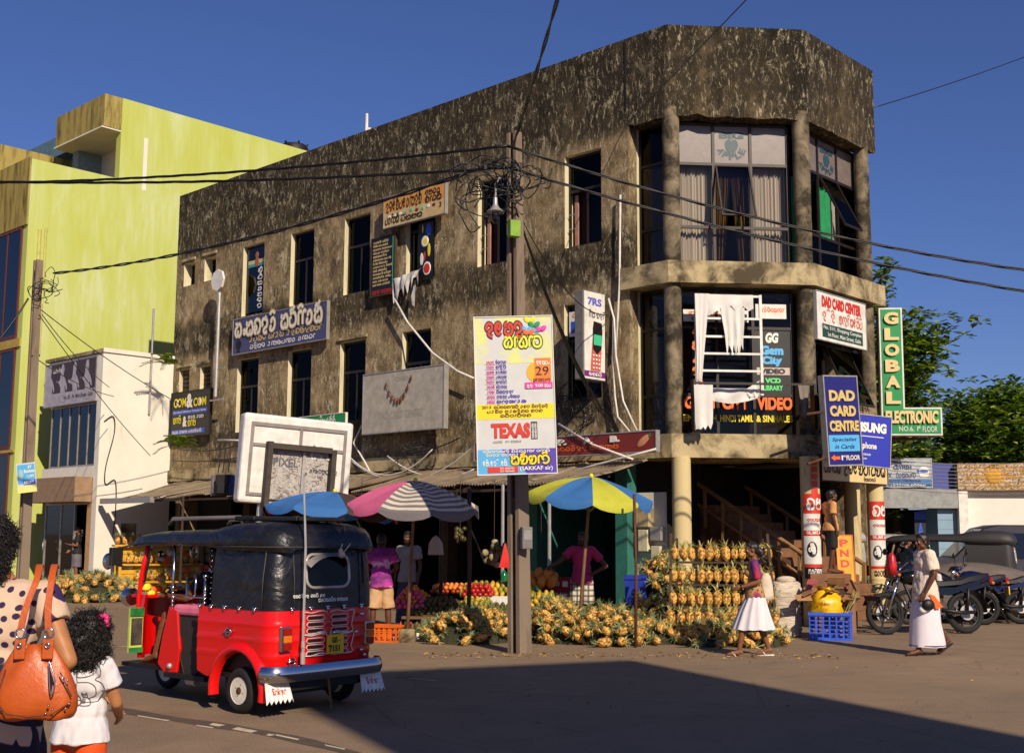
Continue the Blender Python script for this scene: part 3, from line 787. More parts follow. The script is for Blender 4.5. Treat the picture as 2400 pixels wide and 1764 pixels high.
# glazed corner: three bays on two floors
def bay_window(name,L,x0,x1,z0,z1,y,cols,rows,panes,skip=()):
    """cols/rows: bar positions 0..1; panes: dict (col,row)->material"""
    b=MB();w=.028;X=[x0+(x1-x0)*q for q in cols];Z=[z0+(z1-z0)*q for q in rows]
    for x in X:b.box(x-w,x+w,y-.03,y+.03,z0,z1)
    for i in range(len(X)-1):
        for z in Z:b.box(X[i]+w,X[i+1]-w,y-.027,y+.027,z-w,z+w)
    o=b.build(name,M_FRAME,bld,M=L)
    for i in range(len(X)-1):
        for j in range(len(Z)-1):
            if (i,j) in skip:continue
            q=MB();q.box(X[i]+w,X[i+1]-w,y-.003,y+.003,Z[j]+w,Z[j+1]-w);q.build('pane',panes.get((i,j),M_GLASSB),o)
    return o,X,Z
def curtain(L,x0,x1,z0,z1,y,m,parent=bld,n=40,amp=.035,gather=None):
    q=MB();R=[]
    for z,t in ((z0,0),((z0+z1)/2,.5),(z1,1)):
        row=[]
        for i in range(n+1):
            u=i/n;x=x0+(x1-x0)*u
            if gather:x=gather[0]+(x-gather[0])*(1-gather[1]*(1-t))
            row.append((x,y+amp*math.sin(i*1.7)+.02*math.sin(i*.6),z))
        R.append(row)
    q.loft(R,closed=False);o=q.build('curtain',m,parent,180)
    if parent is bld:o.matrix_local=L
    return o
W3=[0,.333,.667,1];R3=[0,.27,.73,1]
film={(i,2):M_FILM for i in range(3)}
wc_,Xc,Zc=bay_window('window',LC,.22,2.42,6.72,9.5,.34,W3,[0,.265,.715,1],film,skip=((1,1),))
curtain(LC,.25,.95,6.74,9.4,.52,M_CURT);curtain(LC,1.7,2.4,6.74,9.4,.52,M_CURT)
curtain(LC,.98,1.34,6.75,8.7,.54,M_CURTB,gather=(.98,.45));curtain(LC,1.32,1.66,6.75,8.7,.54,M_CURTB,gather=(1.68,.45))
def open_sash(L,x0,x1,z0,z1,y,ang):
    b=MB();w=.03;h=z1-z0
    b.box(x0,x0+w,-.02,.02,-h,0);b.box(x1-w,x1,-.02,.02,-h,0);b.box(x0+w,x1-w,-.02,.02,-w,0);b.box(x0+w,x1-w,-.02,.02,-h,-h+w)
    o=b.build('sash',M_FRAME,bld);o.matrix_local=L@Matrix.Translation((0,y,z1))@Matrix.Rotation(-ang,4,'X')
    q=MB();q.box(x0+w,x1-w,-.003,.003,-h+w,-w);q.build('pane',M_GLASSB,o)
open_sash(LC,Xc[1]+.03,Xc[2]-.03,Zc[1]+.03,Zc[2]-.03,.31,RAD(22))
wb_,Xb,Zb=bay_window('window',LB,.2,2.5,6.72,9.5,.34,W3,R3,film,skip=((1,1),))
open_sash(LB,Xb[1]+.03,Xb[2]-.03,Zb[1]+.03,Zb[2]-.03,.31,RAD(26))
curtain(LB,.25,.9,6.75,8.6,.52,M_CURTG);curtain(LB,.95,1.7,6.75,8.6,.5,mk('bright_green_curtain',(24,150,92),.8),amp=.02);curtain(LB,1.8,2.45,6.75,8.6,.52,M_CURT)
bay_window('window',Matrix.Identity(4),-.92,-.12,6.72,9.53,.36,[0,1],R3,{(0,2):M_GLASS});curtain(Matrix.Identity(4),-.9,-.14,6.8,8.75,.55,M_CURTB)
b=MB();b.box(-.93,-.75,.5,.53,8.75,9.5);b.build('curtain',mk('rust_cloth',(140,62,30),.8),bld)
# lower floor
wl_,Xl,Zl=bay_window('window',LC,.22,2.42,3.47,6.26,.34,[0,.335,.655,1],R3,{})
wr_,Xr,Zr=bay_window('window',LB,.2,2.5,3.47,6.26,.34,W3,[0,.3,.66,1],{},skip=((1,1),))
open_sash(LB,Xr[1]+.03,Xr[2]+.25,Zr[1]-.3,Zr[2]-.03,.31,RAD(24))
bay_window('window',Matrix.Identity(4),-.92,-.12,3.47,6.26,.36,[0,1],R3,{});curtain(Matrix.Identity(4),-.9,-.6,3.5,5.4,.55,mk('olive_cloth',(110,98,30),.85));curtain(Matrix.Identity(4),-.38,-.2,3.5,5.4,.6,M_CURTB)
# columns of the corner
def column(p,z0,z1,r0,m,r1=None):
    b=MB();q=FAi@Vector(p);b.lathe([(r0,z0),(r0*1.0,z0+.02),(r1 or r0,z1)],24,(q.x,q.y,0));return b.build('column',m,bld,30)
ins=offs(-.14,-.948,2.6)
for z0,z1,m in ((6.7,9.72,M_COLDARK),(3.46,6.28,M_COLDARK)):
    for k,d in ((1,.02),(2,-.02)):column(ins[k]+XC*d,z0,z1,.165,m)
    column(ins[3],z0,z1,.15,m)
# BIG APPLE written on the film
M_TEALTXT=mk('teal_vinyl',(44,72,80),.5,bump=0)
def big_apple(win,X,Z):
    cx=(X[1]+X[2])/2;w=X[2]-X[1];z0,z1=Z[2],Z[3];h=z1-z0;y=.33
    lettering(win,'BIG',cx-w*.33,z0+h*.66,w*.66,h*.17,M_TEALTXT,y,.05)
    b=MB();P=[(0,.16),(.05,.2),(.12,.19),(.17,.1),(.15,-.04),(.08,-.14),(.03,-.15),(0,-.13),(-.03,-.15),(-.08,-.14),(-.15,-.04),(-.17,.1),(-.12,.19),(-.05,.2)]
    sc=h*.95;c0=(cx,z0+h*.45);b.poly([(c0[0]+p.x*sc,y,c0[1]+p.y*sc) for p in spline(P,3,True)])
    b.poly([(c0[0]+x*sc,y,c0[1]+z*sc) for x,z in ((.0,.2),(.03,.21),(.1,.32),(.07,.33))]);b.build('apple_emblem',M_TEALTXT,win)
    mb=MB();n=5
    for i,ch in enumerate('APPLE'):
        t=RAD(205+130*i/4);rr=w*.4;u,v=cx+rr*1.0*math.cos(t),z0+h*.44+rr*.85*math.sin(t)
        a=t+math.pi/2;lw,lh=w*.15,h*.17
        lettering(None,ch,u-lw/2*math.cos(a)+0*lh,v-lw/2*math.sin(a),lw,lh,M_TEALTXT,y,.05,rot=a,mb=mb)
    mb.build('lettering',M_TEALTXT,win)
big_apple(wc_,Xc,Zc);big_apple(wb_,Xb,Zb)
# ground floor: porch columns, stairs, shops
gc=[]
for (px,d,z1,m) in ((1598,22.1,3.04,M_COLUMN),(1900,21.95,3.04,M_COLUMN),(2052,23.9,3.04,M_COLUMN),(1998,24.9,3.04,M_COLUMN)):
    p=at(px,1200,d);gc.append(p);column((p.x,p.y,0),0,z1,.175 if px<1990 else .165,m)
# porch plinth with brown tiled steps
M_STEP=mk('brown_cement_step',(128,88,58),.8,dirt=.4);M_RAIL=mk('brown_painted_rail',(150,112,70),.55,dirt=.3)
stair=thing('staircase','brown cement staircase with handrails climbing from the corner porch into the dark','staircase',M=frame(at(1846,1400,22.6)*Vector((1,1,0)) if False else Vector((at(1846,1400,22.6).x,at(1846,1400,22.6).y,0)),XA))
# local: x to the right along the long facade, y inward. steps climb to the left (-x)
for i in range(13):
    b=MB();b.box(-.28*(i+1)+.6,.6 if i<4 else -.28*(i-3)+.6,.55,2.2,.17*i+(.0 if i<4 else -.3),.17*(i+1));b.build('step',M_STEP,stair,bevel=.01)
for y in (.5,2.25):
    b=MB();p0,p1=Vector((.4,y,1.05)),Vector((-3.0,y,3.05))
    b.tube([p0+Vector((.0,0,-.0)),p1],.045,10);b.tube([p0+Vector((0,0,-.42)),p1+Vector((0,0,-.42))],.028,8)
    for k in range(9):
        q=p0.lerp(p1,k/8);b.bar(q+Vector((0,0,-.8)),q,.05)
    b.bar((.4,y,.05),(.4,y,1.09),.075);b.build('handrail',M_RAIL,stair)
# porch side steps towards the right-hand column, where a boy stands
stair2=thing('porch_steps','broad brown steps between the two posted columns under the corner','steps',M=frame(Vector((at(1900,1400,22.25).x+.05,22.3,0)),XB))
for i in range(5):
    b=MB();b.box(.12,2.0,.28*i,1.5,.15*i+(0 if i==0 else .0),.15*(i+1));b.build('step',M_STEP,stair2,bevel=.01)
# shop interiors under the long facade
b=MB();b.box(-17.2,-.4,4.2,4.3,0,3.0);b.build('dark_back_wall',M_DARK,bld)
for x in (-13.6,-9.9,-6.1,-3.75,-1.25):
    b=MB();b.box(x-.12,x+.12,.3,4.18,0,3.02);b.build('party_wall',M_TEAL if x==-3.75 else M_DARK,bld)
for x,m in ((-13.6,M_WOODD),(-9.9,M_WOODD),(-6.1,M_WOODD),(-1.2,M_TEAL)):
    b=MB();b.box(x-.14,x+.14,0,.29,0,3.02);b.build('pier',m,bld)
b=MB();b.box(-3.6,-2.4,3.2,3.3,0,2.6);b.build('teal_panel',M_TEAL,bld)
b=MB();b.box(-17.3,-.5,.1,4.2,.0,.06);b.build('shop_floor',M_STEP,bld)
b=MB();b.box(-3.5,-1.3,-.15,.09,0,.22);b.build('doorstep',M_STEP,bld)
b=MB();b.box(-.39,.9,4.2,4.3,0,3.0);b.build('dark_back_wall',M_DARK,bld)  # added black sheet standing in for the dark at the porch back
# white electric boxes and shelf beside the first column
b=MB();b.box(-1.05,-.4,.3,.36,.0,2.4);b.build('white_panel',M_WHITE,bld)
for x0,z0,w,h,m in ((-.95,1.75,.3,.36,M_LEDGE),(-.9,1.3,.22,.4,M_PALE),(-.62,1.5,.25,.25,M_STEEL),(-.6,1.05,.2,.35,M_PALE)):
    b=MB();b.box(x0,x0+w,.12,.298,z0,z0+h);b.build('meter_box',m,bld,bevel=.01)

# long corrugated awning
aw=thing('corrugated_awning','long rusty corrugated awning over the fruit stalls along the stained facade','awning',M=FA)
M_TIN=mk('weathered_tin_sheet',(156,138,112),.6,.1,.25,3,.2,dirt=.5);M_TARP=mk('brown_tarpaulin',(96,82,66),.85,0,.2,2,.3)
def sheet(x0,x1,ytop,ybot,ztop,zbot,m=M_TIN,parent=aw,seed=0,sag=.03):
    r=random.Random(seed);n=int((x1-x0)/.038);b=MB();R=[]
    for t in (0,.5,1):
        R.append([(x0+(x1-x0)*i/n,ytop+(ybot-ytop)*t,ztop+(zbot-ztop)*t+.018*math.cos(math.pi*i)-sag*math.sin(math.pi*t)+.015*math.sin(i*.21+seed)) for i in range(n+1)])
    b.loft(R,closed=False);return b.build('tin_sheet',m,parent,180)
x=-17.0;r=random.Random(2);k=0
while x<-.9:
    w=r.uniform(.8,1.05);e=r.uniform(-.16,.16);sheet(x,min(x+w+.06,-.5),-.07,-2.05+e,2.98+.004*(k%2)+.0,2.5+r.uniform(-.05,.05)+.01*(k%2),seed=k);x+=w;k+=1
for y,z in ((-2.0,2.44),(-1.1,2.68)):
    b=MB();b.box(-17.0,-.6,y-.03,y+.03,z-.05,z+.0);b.build('purlin',M_WOODD,aw)
for x in (-16.6,-13.0,-9.4,-6.2,-3.4,-.9):
    b=MB();b.bar((x,-.08,2.9),(x,-2.05,2.42),.05,.08);b.build('rafter',M_WOODD,aw)
b=MB();b.box(-17.2,-14.6,-2.2,-2.08,2.36,2.5);b.build('gutter',M_STEEL,aw)
b=MB();n=24
b.loft([[(-8.6+4.9*i/n,-1.7-.9*t,2.5-.34*t+.04*math.sin(i*1.1+2*t)-.05*math.sin(math.pi*t)) for i in range(n+1)] for t in (0,.5,1)],closed=False);b.build('tarpaulin',M_TARP,aw,180)
for p in ((-6.5,-2.5),(-2.1,-2.3),(-1.15,-2.1),(-9.6,-2.3),(-13.2,-2.1)):
    b=MB();b.cyl((p[0],p[1],0),(p[0],p[1],2.5),.035,.03,8);b.build('post',M_STEEL if p[0]>-2.5 else M_WOODD,aw)
# ------------------------------------------------------------------ signs
def flat(name,c,rough=.5):return mk(name,c,rough,bump=0,var=.05)
C_WHITE,C_BLACK,C_RED,C_YEL=flat('white_lettering',(232,228,218)),flat('black_lettering',(18,16,16)),flat('red_lettering',(205,52,34)),flat('yellow_lettering',(236,214,40))
C_GOLD,C_NAVY,C_GREEN,C_SKY=flat('gold_lettering',(206,180,112)),flat('navy_sign_paint',(26,26,110)),flat('green_sign_paint',(26,140,74)),flat('light_blue_print',(84,172,222))
C_PURP,C_ORANGE,C_MAG,C_BLUE=flat('purple_print',(84,60,170)),flat('orange_print',(232,106,30)),flat('magenta_print',(216,56,160)),flat('blue_print',(40,84,190))
C_TEAL,C_GREY,C_CREAM,C_BROWN=flat('aqua_print',(70,200,160)),flat('grey_print',(150,146,140)),flat('cream_sign_paint',(226,198,138)),flat('maroon_sign_paint',(122,42,34))
def sign(name,label,M,w,h,t,m,cat='sign',border=None,bw=.03,group=None,bm=None,board='board'):
    """board in a wall frame: 0..w, 0..h, front face at y=-t"""
    e=thing(name,label,cat,M=M,group=group)
    b=MB();b.box(0,w,-t,0,0,h);b.build(board,m,e)
    if border is not None:
        b=MB();y0,y1=-t-.012,.004
        b.box(-bw,0,y0,y1,-bw,h+bw);b.box(w,w+bw,y0,y1,-bw,h+bw);b.box(0,w,y0,y1,-bw,0);b.box(0,w,y0,y1,h,h+bw);b.build('frame',border,e)
    return e
def panel(e,x0,x1,z0,z1,y,m,name='print'):
    b=MB();b.box(x0,x1,y,y+.003,z0,z1);return b.build(name,m,e)
def on(M,x,z,off):return M@Matrix.Translation((x,-off,z))
def qframe(bl,br,tl):
    x=(br-bl);w=x.length;x.normalize();z=(tl-bl);z=z-x*z.dot(x);h=z.length;z.normalize();y=z.cross(x)
    return Matrix(((x.x,y.x,z.x,bl.x),(x.y,y.y,z.y,bl.y),(x.z,y.z,z.z,bl.z),(0,0,0,1))),w,h
def box_on(M,off,tlx,tly,brx,bry):
    x0,z1=onw(tlx,tly,M,off);x1,z0=onw(brx,bry,M,off);return x0,x1,z0,z1

# --- long facade
e=sign('store_sign','long slate blue store sign with raised cream letters on the stained facade',on(FA,-14.2,6.32,.1),4.04,.93,.08,flat('slate_blue_paint',(74,72,112)),border=M_STEEL,bw=.02)
sinhala(e,'h*sgir~ sv^o~ors^',.12,.42,3.8,.46,C_WHITE,-.12,.17,outline=C_GOLD)
small_print(e,.75,.24,3.1,.17,C_GOLD,3,-.09);small_print(e,.8,.06,2.8,.13,C_WHITE,4,-.09)
b=MB();b.lathe([(.02,0),(.1,.01),(.03,.06),(.12,.14),(.13,.26),(.1,.3)],12,(.26,-.085,.04));
for v in range(len(b.v)):b.v[v]=(b.v[v][0],-.085+(b.v[v][1]+.085)*.1,b.v[v][2])
b.build('lamp_emblem',C_BLACK,e)
e=sign('advert_board','blank greyed out advert board with a faint old inscription under the fourth window',on(FA,-8.42,3.88,.28),2.7,1.35,.12,mk('faded_grey_board',(176,168,152),.6,dirt=.25),border=M_STEEL,bw=.025)
lettering(e,'DAD CARD CENTRE',.55,.28,1.5,.18,flat('faint_grey_print',(160,152,138)),-.123);lettering(e,'DAD',1.15,1.12,.4,.1,flat('faint_grey_print',(160,152,138)),-.123)
g=thing('garland','withered garland of dry leaves strung below the window on the blank board','garland',M=on(FA,-7.6,4.9,.43))
b=MB();b.tube(catenary((0,0,.1),(.85,0,.2),.45,10),.006,5);b.build('string',M_WOODD,g)
for i,p in enumerate(catenary((0,0,.1),(.85,0,.2),.45,8)):
    b=MB();b.ball(p-UP*.07,(.035,.012,.07),8,5);b.build('leaf',mk('dry_brown_leaf',(120,70,44),.8),g)
e=sign('electronics_sign','orange and cream electronics sign with dark round letters above the fifth window',on(FA,-8.0,8.68,.16),2.08,.72,.08,mk('orange_cream_board',(204,176,120),.55),border=M_STEEL,bw=.015)
panel(e,0,2.08,.36,.72,-.083,flat('orange_fade',(214,152,70)))
sinhala(e,'ule~k^Tero~nik^',.07,.36,1.25,.27,C_BLACK,-.09,.17);sinhala(e,'amtr',1.42,.5,.52,.15,C_BLACK,-.09,.2);sinhala(e,'kots^',1.42,.34,.56,.15,C_BLACK,-.09,.2);sinhala(e,'Tro~ns^',.05,.06,.5,.2,C_BLACK,-.09,.18)
small_print(e,.6,.06,.75,.13,C_BLACK,8,-.09);lettering(e,'3',1.9,.16,.08,.12,C_BROWN,-.09)
r=random.Random(3)
for i in range(9):
    b=MB();x,z=.2+i*.19,.25+r.uniform(-.02,.03);b.ball((x,-.086,z),(.06,.002,.04),10,4);b.build('print',r.choice([C_GREY,C_BROWN,C_BLUE,C_TEAL,C_WHITE]),e,180)
e=sign('list_board','tall black board with a long list in cream script beside the third window',on(FA,-8.54,7.15,.08),.82,1.36,.06,flat('black_board',(22,20,20)),border=M_WOODD,bw=.03)
for i in range(13):small_print(e,.06,1.24-i*.085,.5+.2*r.random(),.05,C_CREAM,20+i,-.066,.24)
sinhala(e,'sido hihos',.05,.02,.7,.1,C_RED,-.066,.2);panel(e,.76,.775,.12,1.34,-.065,C_TEAL)
e=sign('company_sign','black signboard lettered COM & COM in yellow and white at the end of the facade',on(FA,-17.2,4.26,.1),1.98,1.24,.07,flat('black_board2',(30,27,26)),border=M_BLACK,bw=.02)
lettering(e,'COM',.14,.82,.64,.26,C_YEL,-.08,.03);lettering(e,'&',.8,.78,.34,.4,C_WHITE,-.082,.05);lettering(e,'COM',1.16,.8,.64,.24,C_YEL,-.08,.03)
panel(e,.1,1.85,.62,.74,-.073,C_BLUE);lettering(e,'Educational Software & Computer Games',.14,.645,1.66,.07,C_WHITE,-.08,.01)
sinhala(e,'koom~',.14,.36,.42,.2,C_YEL,-.08,.2);lettering(e,'&',.64,.26,.22,.3,C_WHITE,-.08,.05);sinhala(e,'koom~',.9,.26,.42,.2,C_YEL,-.08,.2);small_print(e,.9,.47,.8,.1,C_WHITE,31,-.08);panel(e,.05,1.75,.06,.19,-.073,C_BLUE);small_print(e,.12,.08,1.5,.09,C_WHITE,32,-.08)
for x,z in ((.34,.95),(1.5,.92)):
    b=MB();b.ball((x,-.085,z),(.05,.006,.09),10,6);b.build('print',C_WHITE,e,180)
x0,x1,z0,z1=box_on(FA,.5,690,905,762,926)
e=sign('shop_sign','small green shop sign half hidden by the white advert frame',on(FA,x0-.5,z0-.25,.5),x1-x0+.5,.46,.05,C_GREEN,border=M_WPAINT,bw=.015)
sinhala(e,'kto~onik^s^',.55,.15,.85,.25,C_WHITE,-.06,.18)
x0,x1,z0,z1=box_on(FA,.45,1222,958,1447,992)
e=sign('fruit_sign','long maroon fruit shop sign with a painted pineapple above the awning',on(FA,-4.6,z0+.02,.45),x1+4.6,.36,.1,C_BROWN,border=M_STEEL,bw=.02)
for i,(ch,x) in enumerate((('P.',2.3),('A.',2.95),('B.',3.6))):lettering(e,ch,x,.2,.22,.12,C_WHITE,-.13,.07,depth=.02)
small_print(e,2.2,.08,1.6,.09,C_ORANGE,41,-.11);small_print(e,.1,.08,1.5,.1,C_ORANGE,42,-.11)
b=MB();q=len(b.v);b.ball((0,0,0),(.17,.012,.07),14,8);b.xform(Matrix.Translation((x1+4.6-.28,-.105,.19))@Matrix.Rotation(-.6,4,'Y'),q);b.build('pineapple_print',mk('pineapple_print_pink',(206,140,96),.6),e,180)
b=MB()
for a in (-.4,0,.4):b.poly([(x1+4.6-.16,-.115,.27),(x1+4.6-.16+.1*math.cos(.6+a),-.116,.27+.1*math.sin(.6+a)),(x1+4.6-.13,-.115,.25)])
b.build('leaf_print',C_GREEN,e)

# projecting phone sign: face square to the street, thick grey edge towards it
p=C1+XA*-1.45-XB*.82
e=thing('phone_sign','white projecting box sign with a printed mobile phone beside the narrow corner window','sign',M=frame(p+UP*4.52,XB))
W_,H_=.66,1.72
b=MB();b.box(0,W_,-.02,.2,0,H_);b.build('box',mk('grey_sign_metal',(120,116,112),.55,.2),e,bevel=.015)
panel(e,.025,W_-.02,.02,H_-.02,-.027,M_WPAINT,'face')
lettering(e,'7RS',.12,1.44,.42,.15,flat('violet_print',(96,96,190)),-.032,.04);sinhala(e,'fo~on',.06,1.2,.28,.13,C_BLACK,-.032,.18);sinhala(e,'kdo~',.38,1.2,.24,.13,C_BLACK,-.032,.18)
b=MB();P=[(.2,.18),(.5,.18),(.53,.6),(.56,.95),(.54,1.12),(.3,1.14),(.27,1.0),(.27,.85),(.24,.6)];b.poly([(x,-.03,z) for x,z in P]);b.build('print',flat('salmon_print',(196,96,84)),e)
b=MB();P=[(.27,.6),(.4,.5),(.53,.62),(.56,.95),(.54,1.12),(.3,1.14),(.27,1.0)];b.poly([(x,-.033,z) for x,z in P]);b.build('print',C_BLACK,e);panel(e,.29,.53,.68,.88,-.039,flat('mint_screen',(64,190,140)))
for i in range(3):
    for j in range(4):
        b=MB();b.ball((.29+.085*i,-.036,.48-.08*j),(.03,.002,.02),8,4);b.build('key',C_WHITE,e,180)
panel(e,.025,W_-.02,.06,.17,-.032,flat('plum_print',(120,40,120)));small_print(e,.14,.08,.4,.07,C_WHITE,51,-.038)
e=sign('card_notice','small white and blue CARDS notice in the lower window by the phone sign',on(FA,-2.55,5.55,-.08),.8,.5,.01,M_WPAINT);lettering(e,'CARDS',.1,.38,.5,.09,C_ORANGE,-.02);panel(e,.05,.75,.06,.3,-.014,C_BLUE);lettering(e,'IDD',.4,.14,.25,.1,C_WHITE,-.02)
# stickers in windows
e=sign('vertical_sticker','white vertical script with a painted goddess in the second upper window from the left',on(FA,-14.05,7.45,-.1),.86,1.75,.005,m_glass('sticker_glass',(.2,.2,.2)))
sinhala(e,'a',.52,1.0,.24,.22,C_WHITE,-.02,.22)
for i,ch in enumerate('vsrnlc'):sinhala(e,ch,.52,.86-i*.155,.24,.13,C_WHITE,-.02,.22)
panel(e,.05,.8,1.32,1.42,-.01,flat('cream_band',(190,190,130)));panel(e,.05,.8,1.24,1.318,-.01,flat('teal_band',(60,150,150)))
b=MB();b.ball((.45,-.015,1.55),(.08,.004,.09),10,6);b.ball((.45,-.012,1.36),(.1,.004,.14),10,6);b.build('print',flat('goddess_print',(170,90,60)),e,180)
e=sign('gadget_banner','dark banner strip printed with kitchen gadgets hanging beside the open green window',on(FA,-6.98,7.3,.05),.5,1.35,.01,C_BLACK,cat='banner')
for i,(x,z,a,c,m) in enumerate(((.34,1.16,.1,.15,C_BLUE),(.22,.9,.13,.13,C_WHITE),(.24,.9,.08,.08,C_YEL),(.36,.68,.05,.16,C_YEL),(.12,.5,.06,.15,C_WHITE),(.22,.55,.03,.12,C_RED),(.3,.26,.14,.16,C_WHITE),(.3,.26,.11,.12,C_RED),(.15,1.2,.02,.1,C_YEL))):
    b=MB();b.ball((x,-.012-.001*i,z),(a,.002,c),10,5);b.build('print',m,e,180)
# torn white cloth banner on a rope
e=thing('torn_banner','torn white banner hanging in shreds from a line under the open window','banner',M=on(FA,-7.75,7.0,.12))
b=MB();n=16;r=random.Random(9)
T_=[(.0+1.0*i/n,.45+.12*i/n) for i in range(n+1)];B_=[(x*.85+.04,.02+.35*(i/n)+(.12*r.random() if i%3 else -.18)) for i,(x,z) in enumerate(T_)]
b.loft([[(x,-.02-.03*math.sin(i*1.3),z) for i,(x,z) in enumerate(T_)],[((x+u)/2,-.05+.05*math.sin(i*1.9),(z+v)/2) for i,((x,z),(u,v)) in enumerate(zip(T_,B_))],[(u,-.03+.04*math.sin(i*1.4),v) for i,(u,v) in enumerate(B_)]],closed=False);b.build('cloth',mk('dirty_white_cloth',(205,200,192),.9),e,180)
b=MB();b.loft([[(.75,-.04,.2),(.83,-.05,.2)],[(.68,-.06,-.05),(.8,-.05,-.02)],[(.7,-.04,-.25),(.78,-.04,-.3)]],closed=False);b.build('shred',mk('dirty_white_cloth',(205,200,192)),e)
# satellite-like octagon plate on a pipe
e=thing('pipe_mast','thin galvanised mast with a pale octagonal plate standing off the far end of the facade','mast',M=on(FA,0,0,.35))
x,z1=onw(482,620,FA,.35);x2,z2=onw(478,870,FA,.35)
b=MB();b.cyl((x,0,z2),(x+.02,0,z1),.05,.05,8);b.build('pole',M_STEEL,e,40);b=MB();b.lathe([(.3,-.03),(.31,0),(.3,.03)],8,(x+.02,-.06,z1+.05),(0,1,0));b.build('plate',M_WPAINT,e)
b=MB();b.box(x-.3,x+.35,0.02,.05,z2-.1,z2-.06);b.box(x-.02,x+.35,.02,.05,z2+.75,z2+.79);b.build('bracket',M_STEEL,e)
# --- GEM CITY, chamfered corner
M_W=LC
def win_text(win,X,z,h,words,m,bold=.04):
    for (i,s_,a,c) in words:lettering(win,s_,X[i]+(X[i+1]-X[i])*a,z,(X[i+1]-X[i])*(c-a),h,m,.325,bold)
win_text(wl_,Xl,3.95,.26,((0,'GEM',.12,.92),(1,'CITY',.12,.88),(2,'VIDEO',.06,.97)),C_ORANGE,.05)
win_text(wl_,Xl,3.72,.13,((0,'ENGLISH',.1,.97),(1,'HINDI TAMIL',.06,.97),(2,'& SINHALES',.04,.97)),C_YEL,.03)
dx0,dz1=onw(1680,668,FC,0)
xg0,xg1=Xl[2]+.06,Xl[3]-.06;xw=xg1-xg0
panel(wl_,xg0-.03,xg1+.03,4.22,5.5,.333,C_BLACK)
lettering(wl_,'GG',xg0+xw*.28,5.23,xw*.4,.2,C_WHITE,.32,.06,shear=.15);lettering(wl_,'Gem',xg0+xw*.12,5.0,xw*.7,.18,C_SKY,.32,.07);lettering(wl_,'City',xg0+xw*.16,4.78,xw*.62,.2,C_SKY,.32,.07)
panel(wl_,xg0,xg1,4.62,4.76,.325,flat('pinkish_band',(196,176,166)));lettering(wl_,'VIDEO',xg0+xw*.1,4.64,xw*.76,.1,C_BLACK,.318,.06)
lettering(wl_,'&',xg0+xw*.08,4.48,xw*.12,.1,C_WHITE,.32,.02);lettering(wl_,'VCD',xg0+xw*.24,4.46,xw*.48,.1,flat('lime_vinyl',(90,220,120)),.32,.06);lettering(wl_,'LIBRARY',xg0+xw*.18,4.32,xw*.6,.1,flat('lime_vinyl',(90,220,120)),.32,.04)
for i,ch in enumerate('cmrkv'):sinhala(wl_,ch,Xl[0]+.26,5.3-i*.24,.22,.2,C_ORANGE,.325,.22)
panel(wl_,Xl[0]+.1,Xl[2]-.08,5.62,5.85,.325,M_WPAINT);small_print(wl_,Xl[0]+.2,5.74,1.0,.09,C_ORANGE,61,.318);small_print(wl_,Xl[0]+.25,5.64,.9,.07,C_NAVY,62,.318)
panel(wl_,Xl[2]+.06,Xl[3]-.1,5.7,5.98,.325,M_WPAINT);small_print(wl_,Xl[2]+.12,5.82,.5,.09,C_ORANGE,63,.318)
fx0,fz1=onw(1524,645,FC,.12);fx1,fz0=onw(1676,868,FC,.12)
e=thing('banner_frame','white steel hoarding frame with a torn white banner in front of the video library window','hoarding',M=on(FC,fx0,fz0,.12));W_,H_=fx1-fx0,fz1-fz0
b=MB();t=.025
for x in (t,W_-t):b.box(x-t,x+t,-.03,.02,0,H_)
for q in (.02,.24,.41,.58,.76,.985):b.box(2*t,W_-2*t,-.025,.015,H_*q-t,H_*q+t*.6)
b.build('frame',M_WPAINT,e)
M_BAN=mk('torn_white_banner',(216,212,204),.75,var=.08,scale=3)
def rag(parent,T,B,name='cloth',seed=0,amp=.04,m=M_BAN,rows=5,y=-.05):
    n=len(T);r=random.Random(seed);ph=[r.uniform(0,6) for _ in range(3)];b=MB()
    b.loft([[(T[i][0]+(B[i][0]-T[i][0])*k/rows,y-amp*(.3+k/rows)*(math.sin(i*1.5+ph[0])+.6*math.sin(i*.7+k*1.3+ph[1])),T[i][1]+(B[i][1]-T[i][1])*k/rows) for i in range(n)] for k in range(rows+1)],closed=False)
    return b.build(name,m,parent,180)
rag(e,[(0+.025*i,H_-.0) for i in range(12)],[(.02+.008*i,.3-.1*(i%2)) for i in range(12)],seed=1,amp=.015)
rag(e,[(.2+.09*i,H_-.01) for i in range(11)],[(.25+.085*i,H_-.32+.05*(i%3)-(.0 if i>4 else .1)) for i in range(11)],seed=2,amp=.02)
rag(e,[(.48+.035*i,H_-.25) for i in range(14)],[(.56+.025*i,H_-.95-.22*((i*7)%3)/2) for i in range(14)],seed=3,amp=.035)
rag(e,[(0+.1*i,.12) for i in range(13)],[(.12+.085*i,-.06-.1*math.sin(math.pi*i/12)) for i in range(13)],seed=4,amp=.03)
rag(e,[(.85+.03*i,.05+.02*i) for i in range(12)],[(.95+.022*i,-.02-.03*(i%2)) for i in range(12)],seed=5,amp=.02)
e=thing('torn_lightbox','long empty lightbox frame with a peeling white end panel under the video window','lightbox',M=on(FC,fx0-.1,3.52,.26))
b=MB();b.box(0,.05,-.12,.12,0,.9);b.box(2.25,2.3,-.12,.12,0,.85);b.box(.05,2.25,-.1,-.06,.82,.86);b.build('frame',M_FRAME,e)
